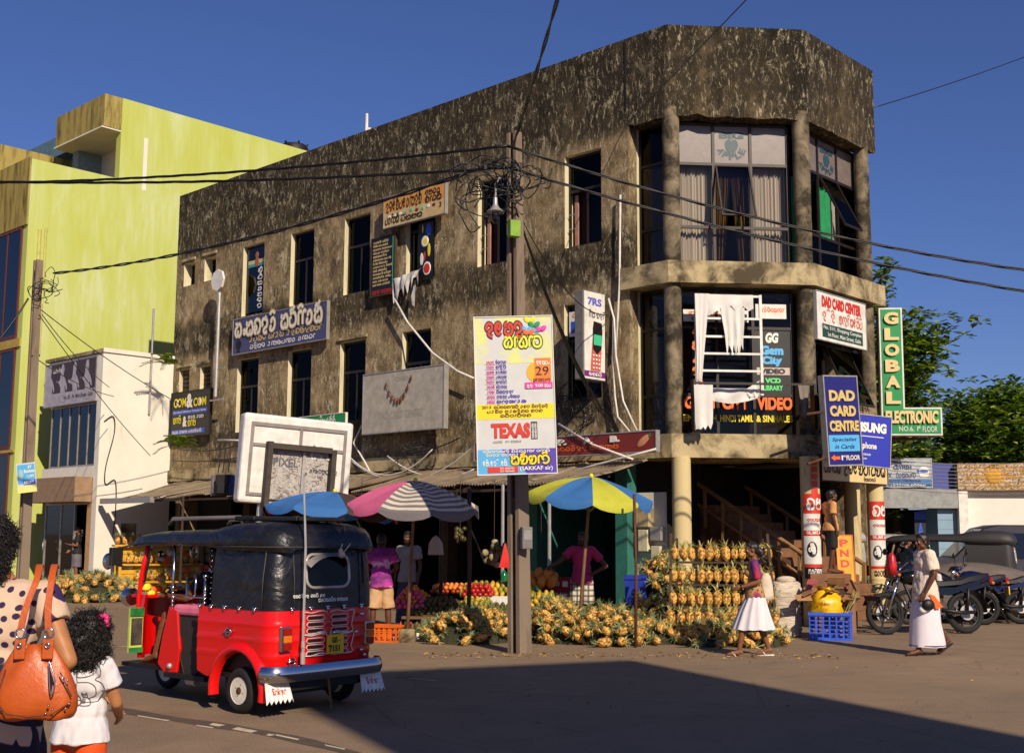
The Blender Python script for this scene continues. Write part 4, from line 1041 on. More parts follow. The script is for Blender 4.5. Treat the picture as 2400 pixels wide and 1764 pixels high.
rag(e,[(.0+.05*i,.8) for i in range(8)],[(.02+.045*i,-.02+.12*i/7*(i%2)) for i in range(8)],seed=6,y=-.15,amp=.02);rag(e,[(1.95+.03*i,.82) for i in range(8)],[(2.0+.015*i,.2+.07*(i%2)) for i in range(8)],seed=8,y=-.12,amp=.03,m=mk('grey_rag',(130,120,110),.9))
# --- right-hand side of the corner
x0,z1=onw(1797,655,FB,.12);x1,z0=onw(1896,742,FB,.12);_,zr=onw(1896,690,FB,.12)
e=sign('card_centre_notice','white DAD CARD CENTER panel fixed in the right-hand bay window',on(FB,x0,5.28,.02),1.95,.92,.05,M_WPAINT,border=M_STEEL,bw=.015)
lettering(e,'DAD CARD CENTER',.2,.64,1.55,.22,C_RED,-.06,.06);sinhala(e,'db~d~',.2,.38,.5,.2,flat('rose_lettering',(214,110,90)),-.06);sinhala(e,'kodo~',.85,.38,.4,.2,flat('rose_lettering',(214,110,90)),-.06);sinhala(e,'sen~T~',1.3,.38,.5,.2,flat('rose_lettering',(214,110,90)),-.06)
panel(e,.2,1.8,.06,.32,-.054,flat('dark_green_panel',(36,70,60)));lettering(e,'No. 51/1, Shopping Complex',.24,.2,1.5,.09,C_WHITE,-.06,.01);lettering(e,'1st Floor, Main Street, Galle',.4,.08,1.3,.09,C_WHITE,-.06,.01)
e=sign('name_notice','pair of small notices pasted low in the right-hand bay window',on(FB,1.55,3.55,-.1),1.0,.75,.01,M_WPAINT);panel(e,0,1.0,.42,.75,-.013,flat('tan_card',(150,128,100)));lettering(e,"FAZEEHA'S",.08,.52,.8,.13,C_BLACK,-.02,.01);small_print(e,.3,.2,.5,.08,C_GREY,71,-.016)
d1=21.3
bl,br,tl=ad(1811,1021,d1),ad(1882,1019,d1+.35),ad(1805,828,d1)
M_,w,h=qframe(bl,br,tl)
e=sign('card_centre_sign','tall navy DAD CARD CENTRE sign projecting from the corner column',M_,w,h,.12,C_NAVY,border=M_STEEL,bw=.025)
for s_,a in (('DAD',.72),('CARD',.545),('CENTRE',.375)):lettering(e,s_,w*(.1 if s_ != 'CENTRE' else .06),h*a,w*(.8 if s_ != 'CENTRE' else .9),h*.125,C_GOLD,-.145,.05,depth=.02)
panel(e,w*.03,w*.97,h*.15,h*.335,-.124,C_SKY);lettering(e,'Specialist',w*.12,h*.255,w*.76,h*.05,C_NAVY,-.13,.01,.25);lettering(e,'in Cards',w*.2,h*.18,w*.6,h*.05,C_NAVY,-.13,.01,.25)
b=MB();b.poly([(w*x,-.127,h*z) for x,z in ((.05,.08),(.17,.115),(.17,.095),(.33,.095),(.33,.06),(.17,.06),(.17,.042))]);b.build('arrow',C_ORANGE,e);lettering(e,'1',w*.37,h*.05,w*.04,h*.055,C_WHITE,-.13,.02);lettering(e,'st',w*.42,h*.085,w*.08,h*.022,C_WHITE,-.13,.02);lettering(e,'FLOOR',w*.52,h*.05,w*.42,h*.055,C_WHITE,-.13,.02)
b=MB();b.cyl((-.35,.0,h*.58),(-.02,-.02,h*.6),.025,.025,6);b.cyl((-.4,0,h*.02),(-.02,-.02,h*.08),.025,.025,6);b.build('bracket',M_RUST,e)
d2=21.55
bl,br,tl=ad(1846,1017,d2),ad(1948,1027,d2+.2),ad(1842,906,d2)
M_,w,h=qframe(bl,br,tl)
e=sign('phone_shop_sign','tilted bright blue smartphone sign half covered by the navy card sign',M_,w,h,.08,flat('bright_blue_sign',(24,40,170)),border=M_STEEL,bw=.015)
lettering(e,'SAMSUNG',w*.02,h*.66,w*.88,h*.2,C_WHITE,-.09,.06);panel(e,w*.1,w*.85,h*.575,h*.59,-.084,C_WHITE);lettering(e,'Smart',w*.1,h*.33,w*.3,h*.13,C_GOLD,-.09,.05);lettering(e,'phone',w*.4,h*.3,w*.3,h*.16,C_WHITE,-.09,.03);lettering(e,'CERTIFIED DEALER',w*.2,h*.2,w*.38,h*.04,C_WHITE,-.09);lettering(e,'Main Street, Galle',w*.2,h*.12,w*.3,h*.035,C_WHITE,-.09)
# GLOBAL ELECTRONIC, L-shaped
d3=23.9
bl,br,tl=ad(1937,955,d3),ad(2070,955,d3-.15),ad(1929,676,d3)
M_,w,h=qframe(bl,br,tl)
e=thing('electronic_sign','green L-shaped GLOBAL ELECTRONIC sign standing off the right end of the corner building','sign',M=M_)
vw,ah=w*.39,h*.215
b=MB();b.prism([(0,0),(w,0),(w,ah),(vw,ah),(vw,h),(0,h)],0,.34);b.xform(Matrix(((1,0,0,0),(0,0,1,0),(0,1,0,0),(0,0,0,1))));b.f=[tuple(reversed(f)) for f in b.f];b.build('box',M_WPAINT,e)
b=MB();q=.03;b.poly([(x,-.004,z) for x,z in ((q,q),(w-q,q),(w-q,ah-q),(vw-q,ah-q),(vw-q,h-q),(q,h-q))]);b.build('face',C_GREEN,e)
for i,ch in enumerate('GLOBAL'):
    z=h-h*.125*(i+1)-.02;lettering(e,ch,vw*.2,z,vw*.62,h*.095,C_CREAM,-.05,.05,depth=.045);
lettering(e,'ELECTRONIC',w*.06,ah*.42,w*.87,ah*.46,C_CREAM,-.05,.05,depth=.04);lettering(e,'NO.6, 1',w*.28,ah*.12,w*.31,ah*.2,C_WHITE,-.012,.0);lettering(e,'st',w*.595,ah*.24,w*.04,ah*.1,C_WHITE,-.012);lettering(e,'FLOOR',w*.67,ah*.12,w*.24,ah*.2,C_WHITE,-.012,.0)
b=MB();b.cyl((-.3,.17,h-.15),(0,.17,h-.1),.03,.03,6);b.cyl((.0,.17,-.06),(w*.75,.17,-.06),.03,.03,6);b.build('bracket',M_RUST,e)
# cream sign under the ledge
x0,z1=onw(1795,1018,FB,.1);x1,z0=onw(1940,1066,FB,.1)
e=sign('lintel_sign','cream signboard with big black round letters across the porch columns',on(FB,x0,2.62,.1),x1-x0,.46,.08,C_CREAM,border=M_WOODD,bw=.015)
sinhala(e,'Tro~ns^',.08,.13,.62,.3,C_BLACK,-.09,.17);sinhala(e,'ule~kT~o~nks^',.78,.13,(x1-x0)-.86,.3,C_BLACK,-.09,.17);small_print(e,1.6,.03,.5,.07,C_BLACK,75,-.09)
# bills pasted on the columns
def bill(p,r_,a0,a1,z0,z1,m,parent,name='print',dr=.006):
    b=MB();n=10;b.loft([[(p.x+(r_+dr)*math.cos(a0+(a1-a0)*i/n),p.y+(r_+dr)*math.sin(a0+(a1-a0)*i/n),z) for i in range(n+1)] for z in (z0,z1)],closed=False);return b.build(name,m,parent,180)
for k,lab,zt in ((1,'red and white bills pasted round the right front porch column',2.36),(2,'red and white bills pasted round the far right porch column',2.28)):
    e=thing('pasted_bill',lab,'poster');e.location=(0,0,0);p=gc[k];a0,a1=RAD(-150),RAD(-20);R_=.176 if k==1 else .166;zs=zt
    for dz,m in ((.36,C_RED),(.3,M_WPAINT),(.1,C_RED),(.5,M_WPAINT),(.06,C_RED),(.2,C_BLACK if k==1 else C_CREAM)):
        bill(p,R_,a0,a1,zs-dz,zs,m,e);zs -= dz
    def wrapped(code,a_,z,w_,h_,m,lat=None):
        """lettering bent round the column"""
        tmp=MB()
        if lat:lettering(None,lat,0,0,w_,h_,m,0,.05,mb=tmp)
        else:
            o=sinhala(None,code,0,0,w_,h_,m,0,.2);me=o.data;tmp.v=[tuple(v.co) for v in me.vertices];tmp.f=[tuple(q.vertices) for q in me.polygons];tmp.m=[0]*len(tmp.f);bpy.data.objects.remove(o)
        tmp.v=[(p.x+(R_+.012)*math.cos(a_+x/R_),p.y+(R_+.012)*math.sin(a_+x/R_),z+zz) for x,_y,zz in tmp.v]
        tmp.build('lettering',m,e)
    wrapped('gm',RAD(-128),zt-.3,.32,.24,C_WHITE);wrapped('alvsrn',RAD(-125),zt-.5,.3,.06,C_RED);wrapped('',RAD(-130),zt-.74,.3,.07,C_WHITE,'O/L, MAT. A.P.')
    b=MB();n=20;b.poly([(p.x+(R_+.011)*math.cos(RAD(-100)+.5*math.cos(t)),p.y+(R_+.011)*math.sin(RAD(-100)+.5*math.cos(t)),zt-1.0+.14*math.sin(t)) for t in (2*math.pi*i/n for i in range(n))][::1]);b.build('print',C_BLACK,e)
    wrapped('',RAD(-122),zt-1.05,.13,.09,C_WHITE,'07');wrapped('srvknm',RAD(-125),zt-1.46,.3,.13,C_WHITE if k==1 else C_BLACK)
for i in range(5):
    p=gc[1];bill(p,.176,RAD(-95),RAD(-55),2.98-i*.13-.1,2.98-i*.13,C_RED,e if False else bpy.data.objects['pasted_bill'],dr=.004)
# ------------------------------------------------------------------ poster on the pole
def pole_sign():pass
bl,br,tl=ad(1050,1042,16.0),ad(1222,1037,16.02),ad(1031,699,16.0)
M_,w,h=qframe(bl,br,tl)
M_PRINT=flat('poster_white',(202,202,200))
e=sign('class_poster','tall printed language class poster with TEXAS in red hung on the concrete pole',M_,w,h,.035,M_PRINT,border=flat('poster_edge',(225,222,212)),bw=.012,cat='poster')
def zz(v):return h*(1-v)
panel(e,0,w,zz(.905+.095),zz(.845),-.038,C_PURP);b=MB();b.poly([(0,-.043,zz(1)),(w*.62,-.043,zz(1)),(w*.3,-.043,zz(.845)),(0,-.043,zz(.845))]);b.build('print',C_SKY,e)
panel(e,0,w,zz(.655),zz(.56),-.038,flat('lemon_band',(226,212,30)))
t=NT('poster_flowers').p(.6);f=t.noise(t.mapping((1,1,1)),2.4,3);t.base(t.ramp(f,[(.45,lin((202,202,200))),(.6,lin((220,222,120))),(.75,lin((226,224,190)))]));panel(e,.005,w-.005,zz(.3),zz(.004),-.0375,t.m)
sinhala(e,'demL',w*.13,zz(.125),w*.5,h*.1,C_RED,-.046,.24,outline=C_BLACK);sinhala(e,'hoBov',w*.37,zz(.205),w*.5,h*.09,flat('lime_lettering',(222,226,60)),-.046,.23,outline=C_BLACK)
r=random.Random(12)
for i in range(7):                                     # butterflies
    x,z=w*r.uniform(.68,.93),zz(r.uniform(.03,.13));c=r.choice([C_ORANGE,C_GREEN,C_YEL,C_SKY,C_MAG])
    for k in (-1,1):
        b=MB();q=len(b.v);b.ball((0,0,0),(.055,.002,.035),9,5);b.xform(Matrix.Translation((x+.035*k,-.044-i*.0008,z+.02))@Matrix.Rotation(-k*.7,4,'Y'),q);b.build('print',c,e,180)
for i in range(9):
    z=zz(.30+.0315*i);small_print(e,w*.14,z,w*.1,h*.02,C_MAG,80+i,-.046,.24);small_print(e,w*.26,z,w*(.14 if i<6 else .22+.08*(i-6)),h*.02,C_PURP,90+i,-.046,.24)
    panel(e,w*.12,w*.4,z-h*.007,z-h*.005,-.04,C_GREY)
b=MB();b.poly([(w*.9+.0+.115*w*math.cos(t)-.13*w,-.041,zz(.36)+.13*w*math.sin(t)) for t in (2*math.pi*i/24 for i in range(24))]);b.build('print',flat('amber_print',(236,170,40)),e)
panel(e,w*.76,w*.97,zz(.43),zz(.27),-.043,flat('amber_print2',(230,124,36)));sinhala(e,'desv*',w*.78,zz(.315),w*.17,h*.03,C_WHITE,-.05,.22);lettering(e,'29',w*.77,zz(.38),w*.17,h*.055,C_BLACK,-.05,.0);sinhala(e,'sensurod',w*.74,zz(.42),w*.22,h*.022,C_BROWN,-.05,.22)
panel(e,w*.63,w*.985,zz(.465),zz(.425),-.0475,C_MAG);sinhala(e,'ud',w*.65,zz(.46),w*.08,h*.025,C_WHITE,-.054,.22);lettering(e,'9.00',w*.76,zz(.457),w*.1,h*.022,C_WHITE,-.054,.03);sinhala(e,'siT',w*.88,zz(.46),w*.08,h*.025,C_WHITE,-.054,.22)
lettering(e,'2013',w*.07,zz(.585),w*.12,h*.017,C_BROWN,-.046);small_print(e,w*.22,zz(.587),w*.7,h*.02,C_BROWN,101,-.046);small_print(e,w*.13,zz(.615),w*.72,h*.02,C_BROWN,102,-.046);small_print(e,w*.3,zz(.643),w*.4,h*.02,C_BROWN,103,-.046)
lettering(e,'TEXAS',w*.18,zz(.775),w*.5,h*.095,C_RED,-.046,.06);panel(e,w*.69,w*.77,zz(.785),zz(.675),-.042,C_BLACK)
for i in range(2):sinhala(e,'snkrgm',w*(.725+.035*i),zz(.78),h*.095,w*.03,C_WHITE,-.047,.22,rot=math.pi/2)
small_print(e,w*.2,zz(.805),w*.12,h*.016,C_GREY,105,-.046);lettering(e,'071 8228560',w*.36,zz(.803),w*.2,h*.014,C_GREY,-.046)
small_print(e,w*.06,zz(.868),w*.86,h*.018,C_WHITE,106,-.05);small_print(e,w*.1,zz(.89),w*.42,h*.018,C_WHITE,107,-.05)
sinhala(e,'em~.ecz~.em~.',w*.06,zz(.95),w*.33,h*.035,C_WHITE,-.05,.22);sinhala(e,'sk^koc~',w*.42,zz(.945),w*.5,h*.065,C_YEL,-.05,.23,outline=C_BLACK)
panel(e,w*.12,w*.51,zz(.992),zz(.955),-.048,C_RED);lettering(e,'071 6405792',w*.28,zz(.971),w*.18,h*.011,C_WHITE,-.054);lettering(e,'077 4065663',w*.28,zz(.988),w*.18,h*.011,C_WHITE,-.054);lettering(e,'(SAKKAF sir)',w*.53,zz(.988),w*.42,h*.033,C_WHITE,-.054,.02)

# ------------------------------------------------------------------ concrete poles
M_CONC=m_plaster('weathered_pole_concrete',(134,118,100),(66,46,30),.5,.72,.7,bump=.6);M_CONCD=mk('shaded_pole_web',(50,38,28),.95)  # web concrete coloured dark, the shade of the recess painted in
def concrete_pole(label,base,top,w0,w1,d0,d1,slots=True,name='utility_pole'):
    base,top=Vector(base),Vector(top);L=(top-base).length;z=(top-base).normalized()
    M=frame(base,XB,z);e=thing(name,label,'pole',M=M)      # front faces down the street to the right
    b=MB();f=.3                                                # H section: two flanges and a recessed web
    def ring(x0,x1,y0,y1,z):return [(x0,y0,z),(x1,y0,z),(x1,y1,z),(x0,y1,z)]
    b.loft([ring(-w0/2,w0/2,-d0/2,-d0/2+d0*f,0),ring(-w1/2,w1/2,-d1/2,-d1/2+d1*f,L)])
    b.loft([ring(-w0/2,w0/2,d0/2-d0*f,d0/2,0),ring(-w1/2,w1/2,d1/2-d1*f,d1/2,L)])
    b.build('flange',M_CONC,e)
    n=14
    for i in range(n):
        t0,t1=i/n,(i+1)/n-(.55/n if (slots and i<n-1) else 0)
        wa,wb=w0+(w1-w0)*t0,w0+(w1-w0)*t1;da,db=d0+(d1-d0)*t0,d0+(d1-d0)*t1
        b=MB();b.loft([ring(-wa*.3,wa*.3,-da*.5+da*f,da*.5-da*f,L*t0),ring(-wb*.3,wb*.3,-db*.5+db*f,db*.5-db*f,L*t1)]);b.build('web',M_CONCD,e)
    return e,M,L
pb=gd(1141,1434);pt=ad(1117,282,pb.y)
mp,MP,LP=concrete_pole('tall weathered concrete pole with a poster and tangled cables at the kerb',(pb.x,pb.y+.1,0),(pt.x-.02,pb.y+.1,pt.z),.24,.13,.23,.18)
zp=lambda y:ad(1120,y,pb.y).z
def on_pole(z):return Vector((pb.x,pb.y+.1,0)).lerp(Vector((pt.x-.02,pb.y+.1,pt.z)),z/LP)
q=on_pole(zp(1180));e=thing('meter_box','grey plastic meter box strapped to the concrete pole below the poster','meter box',M=frame(q-XA*.0+Vector((.07,-.2,0)),Vector((.95,.3,0))))
b=MB();b.box(-.02,.13,-.07,.05,-.15,.15);b.build('case',mk('grey_plastic',(112,108,104),.5),e,bevel=.012);b=MB();b.box(0,.11,-.078,-.07,-.03,.11);b.build('cover',mk('grey_cover',(136,132,128),.4),e)
q=on_pole(zp(1220));e=thing('red_bag','small red plastic bag tied to the dark side of the concrete pole','bag',M=frame(q+Vector((-.17,-.17,0)),(1,0,0)))
b=MB();b.loft([[(-.01,0,.17),(.01,0,.17),(.01,.01,.17),(-.01,.01,.17)],[(-.05,-.03,-.02),(.05,-.03,0),(.05,.02,0),(-.05,.02,-.02)],[(-.085,-.02,-.15),(.06,-.03,-.16),(.06,.02,-.15),(-.08,.02,-.15)]]);b.build('sack',mk('red_plastic',(214,46,34),.35),e,60)
q=on_pole(zp(1275));e=thing('green_bottle','crumpled green bottle wedged into the side of the concrete pole','bottle',M=frame(q+Vector((-.19,-.18,0)),(1,0,0)));b=MB();b.lathe([(.01,0),(.045,.01),(.05,.08),(.03,.12),(.015,.15)],12);b.build('body',mk('green_glass_plastic',(16,110,50),.15),e,60)
q=on_pole(zp(505));e=thing('junction_box','lime green junction box high on the concrete pole','junction box',M=frame(q+Vector((.06,-.17,0)),(.9,.4,0)));b=MB();b.box(-.08,.08,-.06,.06,-.12,.12);b.build('case',mk('lime_box',(120,160,40),.6),e,bevel=.01)
q=on_pole(zp(470));e=thing('street_lamp','small hooded street lamp bulb hanging left of the pole among the cables','lamp',M=frame(q+Vector((-.2,-.25,0)),(1,0,0)))
b=MB();b.lathe([(.03,.2),(.035,.1),(.06,.05),(.12,0),(.115,-.01)],14);b.build('hood',M_STEEL,e,40);b=MB();b.ball((0,0,-.08),(.06,.06,.1),12,10);b.build('bulb',m_glass('bulb_glass',(.75,.75,.75)),e,180);b=MB();b.tube([(.0,0,.2),(.0,0,.4),(.05,.05,.5),(.16,.2,.52)],.018,6);b.build('arm',M_STEEL,e)
lpb=ad(56,1190,25.5);lpt=ad(75,570,25.5)
lp,ML,LL=concrete_pole('slim brown concrete pole with cut cable ends in front of the yellow building',(lpb.x-.02,25.5,0),(lpt.x,25.5,lpt.z),.2,.15,.2,.16,slots=False)
bl,br,tl=ad(40,1083,25.1),ad(82,1078,25.1),ad(47,1017,25.1);M_,w,h=qframe(bl,br,tl)
e=sign('course_notice','small blue and yellow course notice tied to the slim left pole',M_,w,h,.02,M_PRINT);panel(e,.02,w-.02,h*.3,h*.95,-.023,C_SKY);panel(e,.0,w,0,h*.22,-.023,flat('pale_yellow_print',(230,220,130)))
lettering(e,'IT',w*.62,h*.8,w*.2,h*.1,C_WHITE,-.03,.04);lettering(e,'Business',w*.4,h*.66,w*.55,h*.12,C_WHITE,-.03,.03);small_print(e,w*.5,h*.5,w*.4,h*.1,C_WHITE,3,-.03);panel(e,w*.34,w*.97,h*.26,h*.42,-.027,C_BLUE);lettering(e,'ESOFT',w*.38,h*.29,w*.52,h*.1,C_WHITE,-.033,.04)
b=MB();b.ball((w*.22,-.025,h*.62),(w*.14,.002,h*.18),10,6);b.build('print',flat('face_print',(150,190,190)),e,180)

# ------------------------------------------------------------------ cables
M_CABLE=mk('black_cable',(17,16,16),.45,bump=0);M_GREYC=mk('grey_cable',(118,112,106),.6,bump=0)
def cable(label,P0,P1,sag,r=.022,strands=1,m=M_CABLE,n=26,group='overhead cables'):
    e=None;pts=catenary(P0,P1,sag,n)
    if strands==1:b=MB();b.tube(pts,r,6);return tag(b.build('overhead_cable',m,smooth=180),label,'cable',group)
    e=thing('overhead_cable',label,'cable',loc=P0,group=group)
    d=(Vector(P1)-Vector(P0));L=d.length;d.normalize();x=d.cross(UP).normalized();y=x.cross(d);n=int(L*5)
    pts=catenary(P0,P1,sag,n)
    for k in range(strands):
        b=MB();b.tube([p-Vector(P0)+(x*math.cos(i*.75+k*2*math.pi/strands)+y*math.sin(i*.75+k*2*math.pi/strands))*r*1.15 for i,p in enumerate(pts)],r,5);b.build('strand',m,e,180)
    return e
ptop1,ptop2=on_pole(zp(325))+Vector((0,-.2,0)),on_pole(zp(372))+Vector((0,-.2,0))
cable('upper twisted cable coming from the left over the yellow wall to the pole',ad(-60,402,21),ptop1,.12,.0115,3);cable('lower twisted cable coming from the left over the yellow wall to the pole',ad(-60,398,19),ptop2,.1,.0115,3)
cable('upper twisted cable from the pole across the glazed corner to the right',ptop1,ad(2300,600,17.0),.2,.0115,3);cable('lower twisted cable from the pole across the glazed corner to the right',ptop2,ad(2300,648,17.0),.15,.0115,3)
cable('twisted cable rising from the pole to the top of the sky',on_pole(zp(330))+Vector((.06,-.18,0)),ad(1232,-30,12),.05,.012,2)
cable('thin wire slanting over the parapet of the glazed corner',pA(-.98,9.6,.02),ad(1650,-12,14),.0,.009);cable('thin wire leaving the right end of the parapet',Vector((C2+XB*2.84).to_tuple())+UP*10.55,ad(2300,106,30),.05,.012)
cable('thick cable from the slim left pole up across the facade to the pole',ad(118,600,25.3),on_pole(zp(362))+Vector((-.15,-.2,0)),.25,.016,2)
for i,(x0,y0,x1,y1,d1) in enumerate(((85,690,330,1000,32.2),(90,680,420,900,32.0),(92,690,240,850,31.6),(70,780,250,870,31.5))):cable('thin service wire from the slim left pole to the '+('foot of the stained wall','lower fern','white side wall','shop corner')[i],ad(x0,y0,25.4),ad(x1,y1,d1),.12,.01,group='service wires')
cable('black cable hanging at the far left edge',ad(-10,755,24.8),ad(62,655,25.3),.05,.02)
# drop wires from the pole down to the phone sign
for i,(x1,y1,o) in enumerate(((1395,905,.3),(1402,915,.25),(1390,900,.35),(1408,930,.2),(1400,940,.3))):
    a,z=onw(x1-80+6*i,y1,FA,o);cable('drop wire running from the pole down to the facade by the phone sign',on_pole(zp(455))+Vector((.08,-.16,0)),pA(a,z,o),.18+.05*i,.012,group='drop wires')
a,z=onw(1345,690,FA,.1);cable('thin drop wire from the pole to the mast pipe beside the corner',on_pole(zp(440))+Vector((.05,-.15,0)),pA(a,z,.1),.5,.009,group='drop wires')
# tangles of spare wire
def tangle(label,c,R,n,seed,m=M_CABLE,flatk=.35,name='wire_tangle',r_=.009):
    r=random.Random(seed);e=thing(name,label,'wire bundle',loc=c)
    for k in range(n):
        cx,cz=r.gauss(0,R*.3),r.gauss(0,R*.3);a,b_=R*r.uniform(.25,.9),R*r.uniform(.25,.8);ph=r.random()*6
        P=[(cx+a*math.cos(ph+t)+r.gauss(0,.03),r.gauss(0,R*flatk*.3),cz+b_*math.sin(ph+t)+r.gauss(0,.03)) for t in (i*.7 for i in range(r.randint(5,9)))]
        b=MB();b.tube(spline(P,4),r_,4);b.build('loop',m,e,180)
    return e
tangle('tangle of black cable loops left of the pole top',on_pole(zp(420))+Vector((-.42,-.25,0)),.55,13,1);tangle('knot of cable ends on the right of the pole top',on_pole(zp(395))+Vector((.2,-.22,0)),.38,12,2)
tangle('ring of cut cable ends beside the slim left pole',ad(105,632,25.3),.36,12,3);tangle('nest of old wires on the facade beneath the phone sign',pA(-2.1,4.1,.2),.5,12,5);tangle('snarl of wires on the ledge under the blank advert board',pA(-6.6,3.45,.25),.5,9,7)
# clamps along the cables at the pole
e=thing('cable_clamps','row of black cable clamps strung left of the pole top','clamps',loc=ptop2)
for i in range(14):
    b=MB();q=Vector((-.75+i*.085,-.02,.02*math.sin(i*2.3)+.01));b.bar(q-UP*.03,q+UP*.035,.035,.03);b.build('clamp',M_CABLE,e)
# white conduit pipes on the facade
def pipe(label,pts,r=.03,m=M_PVC,off=.1,name='conduit_pipe'):
    P=[pA(*onw(x,y,FA,off),off) for x,y in pts];b=MB();b.tube(P,r,8);return tag(b.build(name,m,smooth=180),label,'pipe','white pipes on the facade')
pipe('long white pipe down the facade left of the corner window',[(1362,428),(1360,620),(1356,700),(1352,780)],.02);pipe('white pipe bending down beside the phone sign to the maroon sign',[(1336,655),(1348,700),(1352,780),(1368,880),(1398,945)],.02,off=.18);pipe('white pipe dropping from the phone sign into the awning',[(1347,700),(1346,790),(1350,870),(1356,915),(1385,950)],.02,off=.14)
pipe('pale pipe sagging from the black list board towards the poster',[(866,656),(895,708),(950,775),(1005,815),(1040,830)],.024,off=.22);pipe('kinked white pipe right of the white advert frame',[(795,932),(776,972),(800,1012),(815,1040)],.022,off=.2);pipe('thin white pipe crossing to the white advert frame',[(478,965),(545,967)],.025,off=.3)
pipe('white pipe lying on the awning behind the poster',[(1222,1045),(1300,1022),(1365,1005),(1440,985)],.02,off=.6);pipe('white pipe sloping down across the awning',[(1226,930),(1300,975),(1390,1008)],.02,off=.6)
for i,(p0,p1,sg) in enumerate((((765,1000),(950,985),.5),((770,1010),(1045,975),.6),((850,1000),(1040,1030),.3),((390,985),(530,975),.1),((380,1010),(540,1000),.08),((820,985),(1010,960),.2))):
    a0,a1=pA(*onw(*p0,FA,.5),.5),pA(*onw(*p1,FA,.5),.5);cable(('pale cable looping from the white hoarding towards the blank board','long pale cable looping from the hoarding to the poster','pale cable looping under the blank advert board','dark cable from the fern to the hoarding','dark cable low behind the hanging bags','dark cable along the foot of the blank board')[i],a0,a1,sg,.015,m=M_PVC if i in (0,1,2) else M_CABLE,group='cables along the ledge')
x0,z1=onw(331,635,FA,0);

# ------------------------------------------------------------------ white advert frame on posts
bl,br,tl=ad(521,1101,19.3),ad(764,1118,20.2),ad(533,903,19.3);M_,w,h=qframe(bl,br,tl)
e=thing('advert_hoarding','big white advert frame with a peeling board behind the umbrellas','advert frame',M=M_)
b=MB();b.box(0,w,.0,.3,0,h);b.build('case',M_WPAINT,e,bevel=.05)
b=MB();t=.04
for x0_,x1_,z0_,z1_ in ((.12,w-.12,h-.2,h-.14),(.12,.17,.12,h-.201),(w-.17,w-.12,.12,h-.201),(.171,w-.171,h-.53,h-.48),(.171,w-.171,.12,.17),(w*.5,w*.5+.05,h-.479,h-.201)):b.box(x0_,x1_,-.025,-.001,z0_,z1_)
b.build('trim',mk('grey_steel_trim',(150,140,132),.4,.4),e)
b=MB();b.box(.38,.46,-.2,-.03,-.05,h-.45);b.box(w-.42,w-.34,-.2,-.03,.1,h-.5);b.box(.461,w-.421,-.2,-.03,h-.56,h-.47);b.build('rough_frame',mk('old_dark_frame',(66,56,48),.8,0,.3),e)
t=NT('peeling_print').p(.7);v=t.noise(t.mapping((2,1,2.4)),4,10,.78,1.5);v2=t.noise(t.mapping((1,1,3)),9,8,.8,2);t.base(t.ramp(t.math('ADD',t.math('MULTIPLY',v,.55),t.math('MULTIPLY',v2,.45)),[(.40,lin((70,62,58))),(.47,lin((122,112,104))),(.52,lin((206,200,190))),(.57,lin((130,122,116))),(.62,lin((120,140,170))),(.66,lin((200,194,184)))]));t.bump(v,.5,.02)
b=MB();b.box(.47,w*.53,-.06,-.03,.08,h-.6);b.box(w*.56,w-.43,-.06,-.03,.08,h-.62);b.build('peeling_board',t.m,e);b=MB();b.box(w*.532,w*.558,-.09,-.03,.05,h-.57);b.build('mullion',M_STEEL,e)
lettering(e,'PIXEL',.52,.62,.42,.14,flat('faded_print',(90,88,92)),-.065);sinhala(e,'gem',w*.6,.78,.4,.3,M_WPAINT,-.065,.2);small_print(e,w*.6,.55,.5,.08,C_BLACK,5,-.065)
for x in (.42,w-.38):
    b=MB();b.cyl((x,.14,-h*3),(x,.14,.02),.05,.05,8);b.build('post',M_STEEL,e)

# ------------------------------------------------------------------ white shop at the left
E1=C1-XA*17.5
WC=Vector((-11.2,32.45,0));FW=frame(WC,XA)          # front runs to the left (x<0); side wall runs along XB
shop=thing('white_shop','two storey whitewashed shop with a ladies wear sign between the yellow and the stained building','building',M=FW)
FWi=FW.inverted();ds=frame(WC,XB);LS=FWi@ds
b=MB();b.box(0,2.2,0,.25,0,6.5);b.box(-.02,2.2,-.05,.2,6.504,6.62);o=b.build('side_wall',M_WHITE,shop);o.matrix_local=LS
b=MB();b.box(-3.3,-.001,.26,.4,3.42,6.5);b.box(-.25,-.001,.05,.258,0,6.5);b.box(-3.3,-.26,.05,.258,6.4,6.5);b.box(-3.3,-.26,0.0,.255,3.08,3.4);b.build('front_wall',M_WHITE,shop)
b=MB();b.box(-3.4,.03,-.04,.3,6.505,6.6);b.build('coping',M_LEDGE,shop)
b=MB();b.box(-3.35,-.26,-.5,-.001,2.42,3.1);b.build('canopy_box',mk('beige_canopy_panel',(150,122,92),.6),shop,bevel=.01)
b=MB();b.box(-3.3,-.3,.1,.3,0,.18);b.build('plinth',M_STEP,shop)
b=MB();b.box(-.5,-.26,.0,.3,.0,2.42);b.build('door_jamb',mk('tan_jamb',(196,150,98),.6),shop)
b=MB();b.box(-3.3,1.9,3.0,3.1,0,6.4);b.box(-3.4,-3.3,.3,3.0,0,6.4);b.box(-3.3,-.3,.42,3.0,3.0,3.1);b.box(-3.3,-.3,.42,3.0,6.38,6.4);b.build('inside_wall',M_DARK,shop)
b=MB();b.box(-3.3,-.3,.4,3.0,.14,.18);b.build('inside_floor',M_INNER,shop)
w1=MB()
for i in range(6):x=-3.1+i*.55;w1.box(x-.02,x+.02,.1,.16,3.42,5.15)
w1.box(-3.12,-.33,.095,.165,3.4,3.46);w1.box(-3.12,-.33,.095,.165,5.12,5.18);wo=w1.build('window',mk('pale_aluminium',(176,166,152),.4,.5,bump=0),shop)
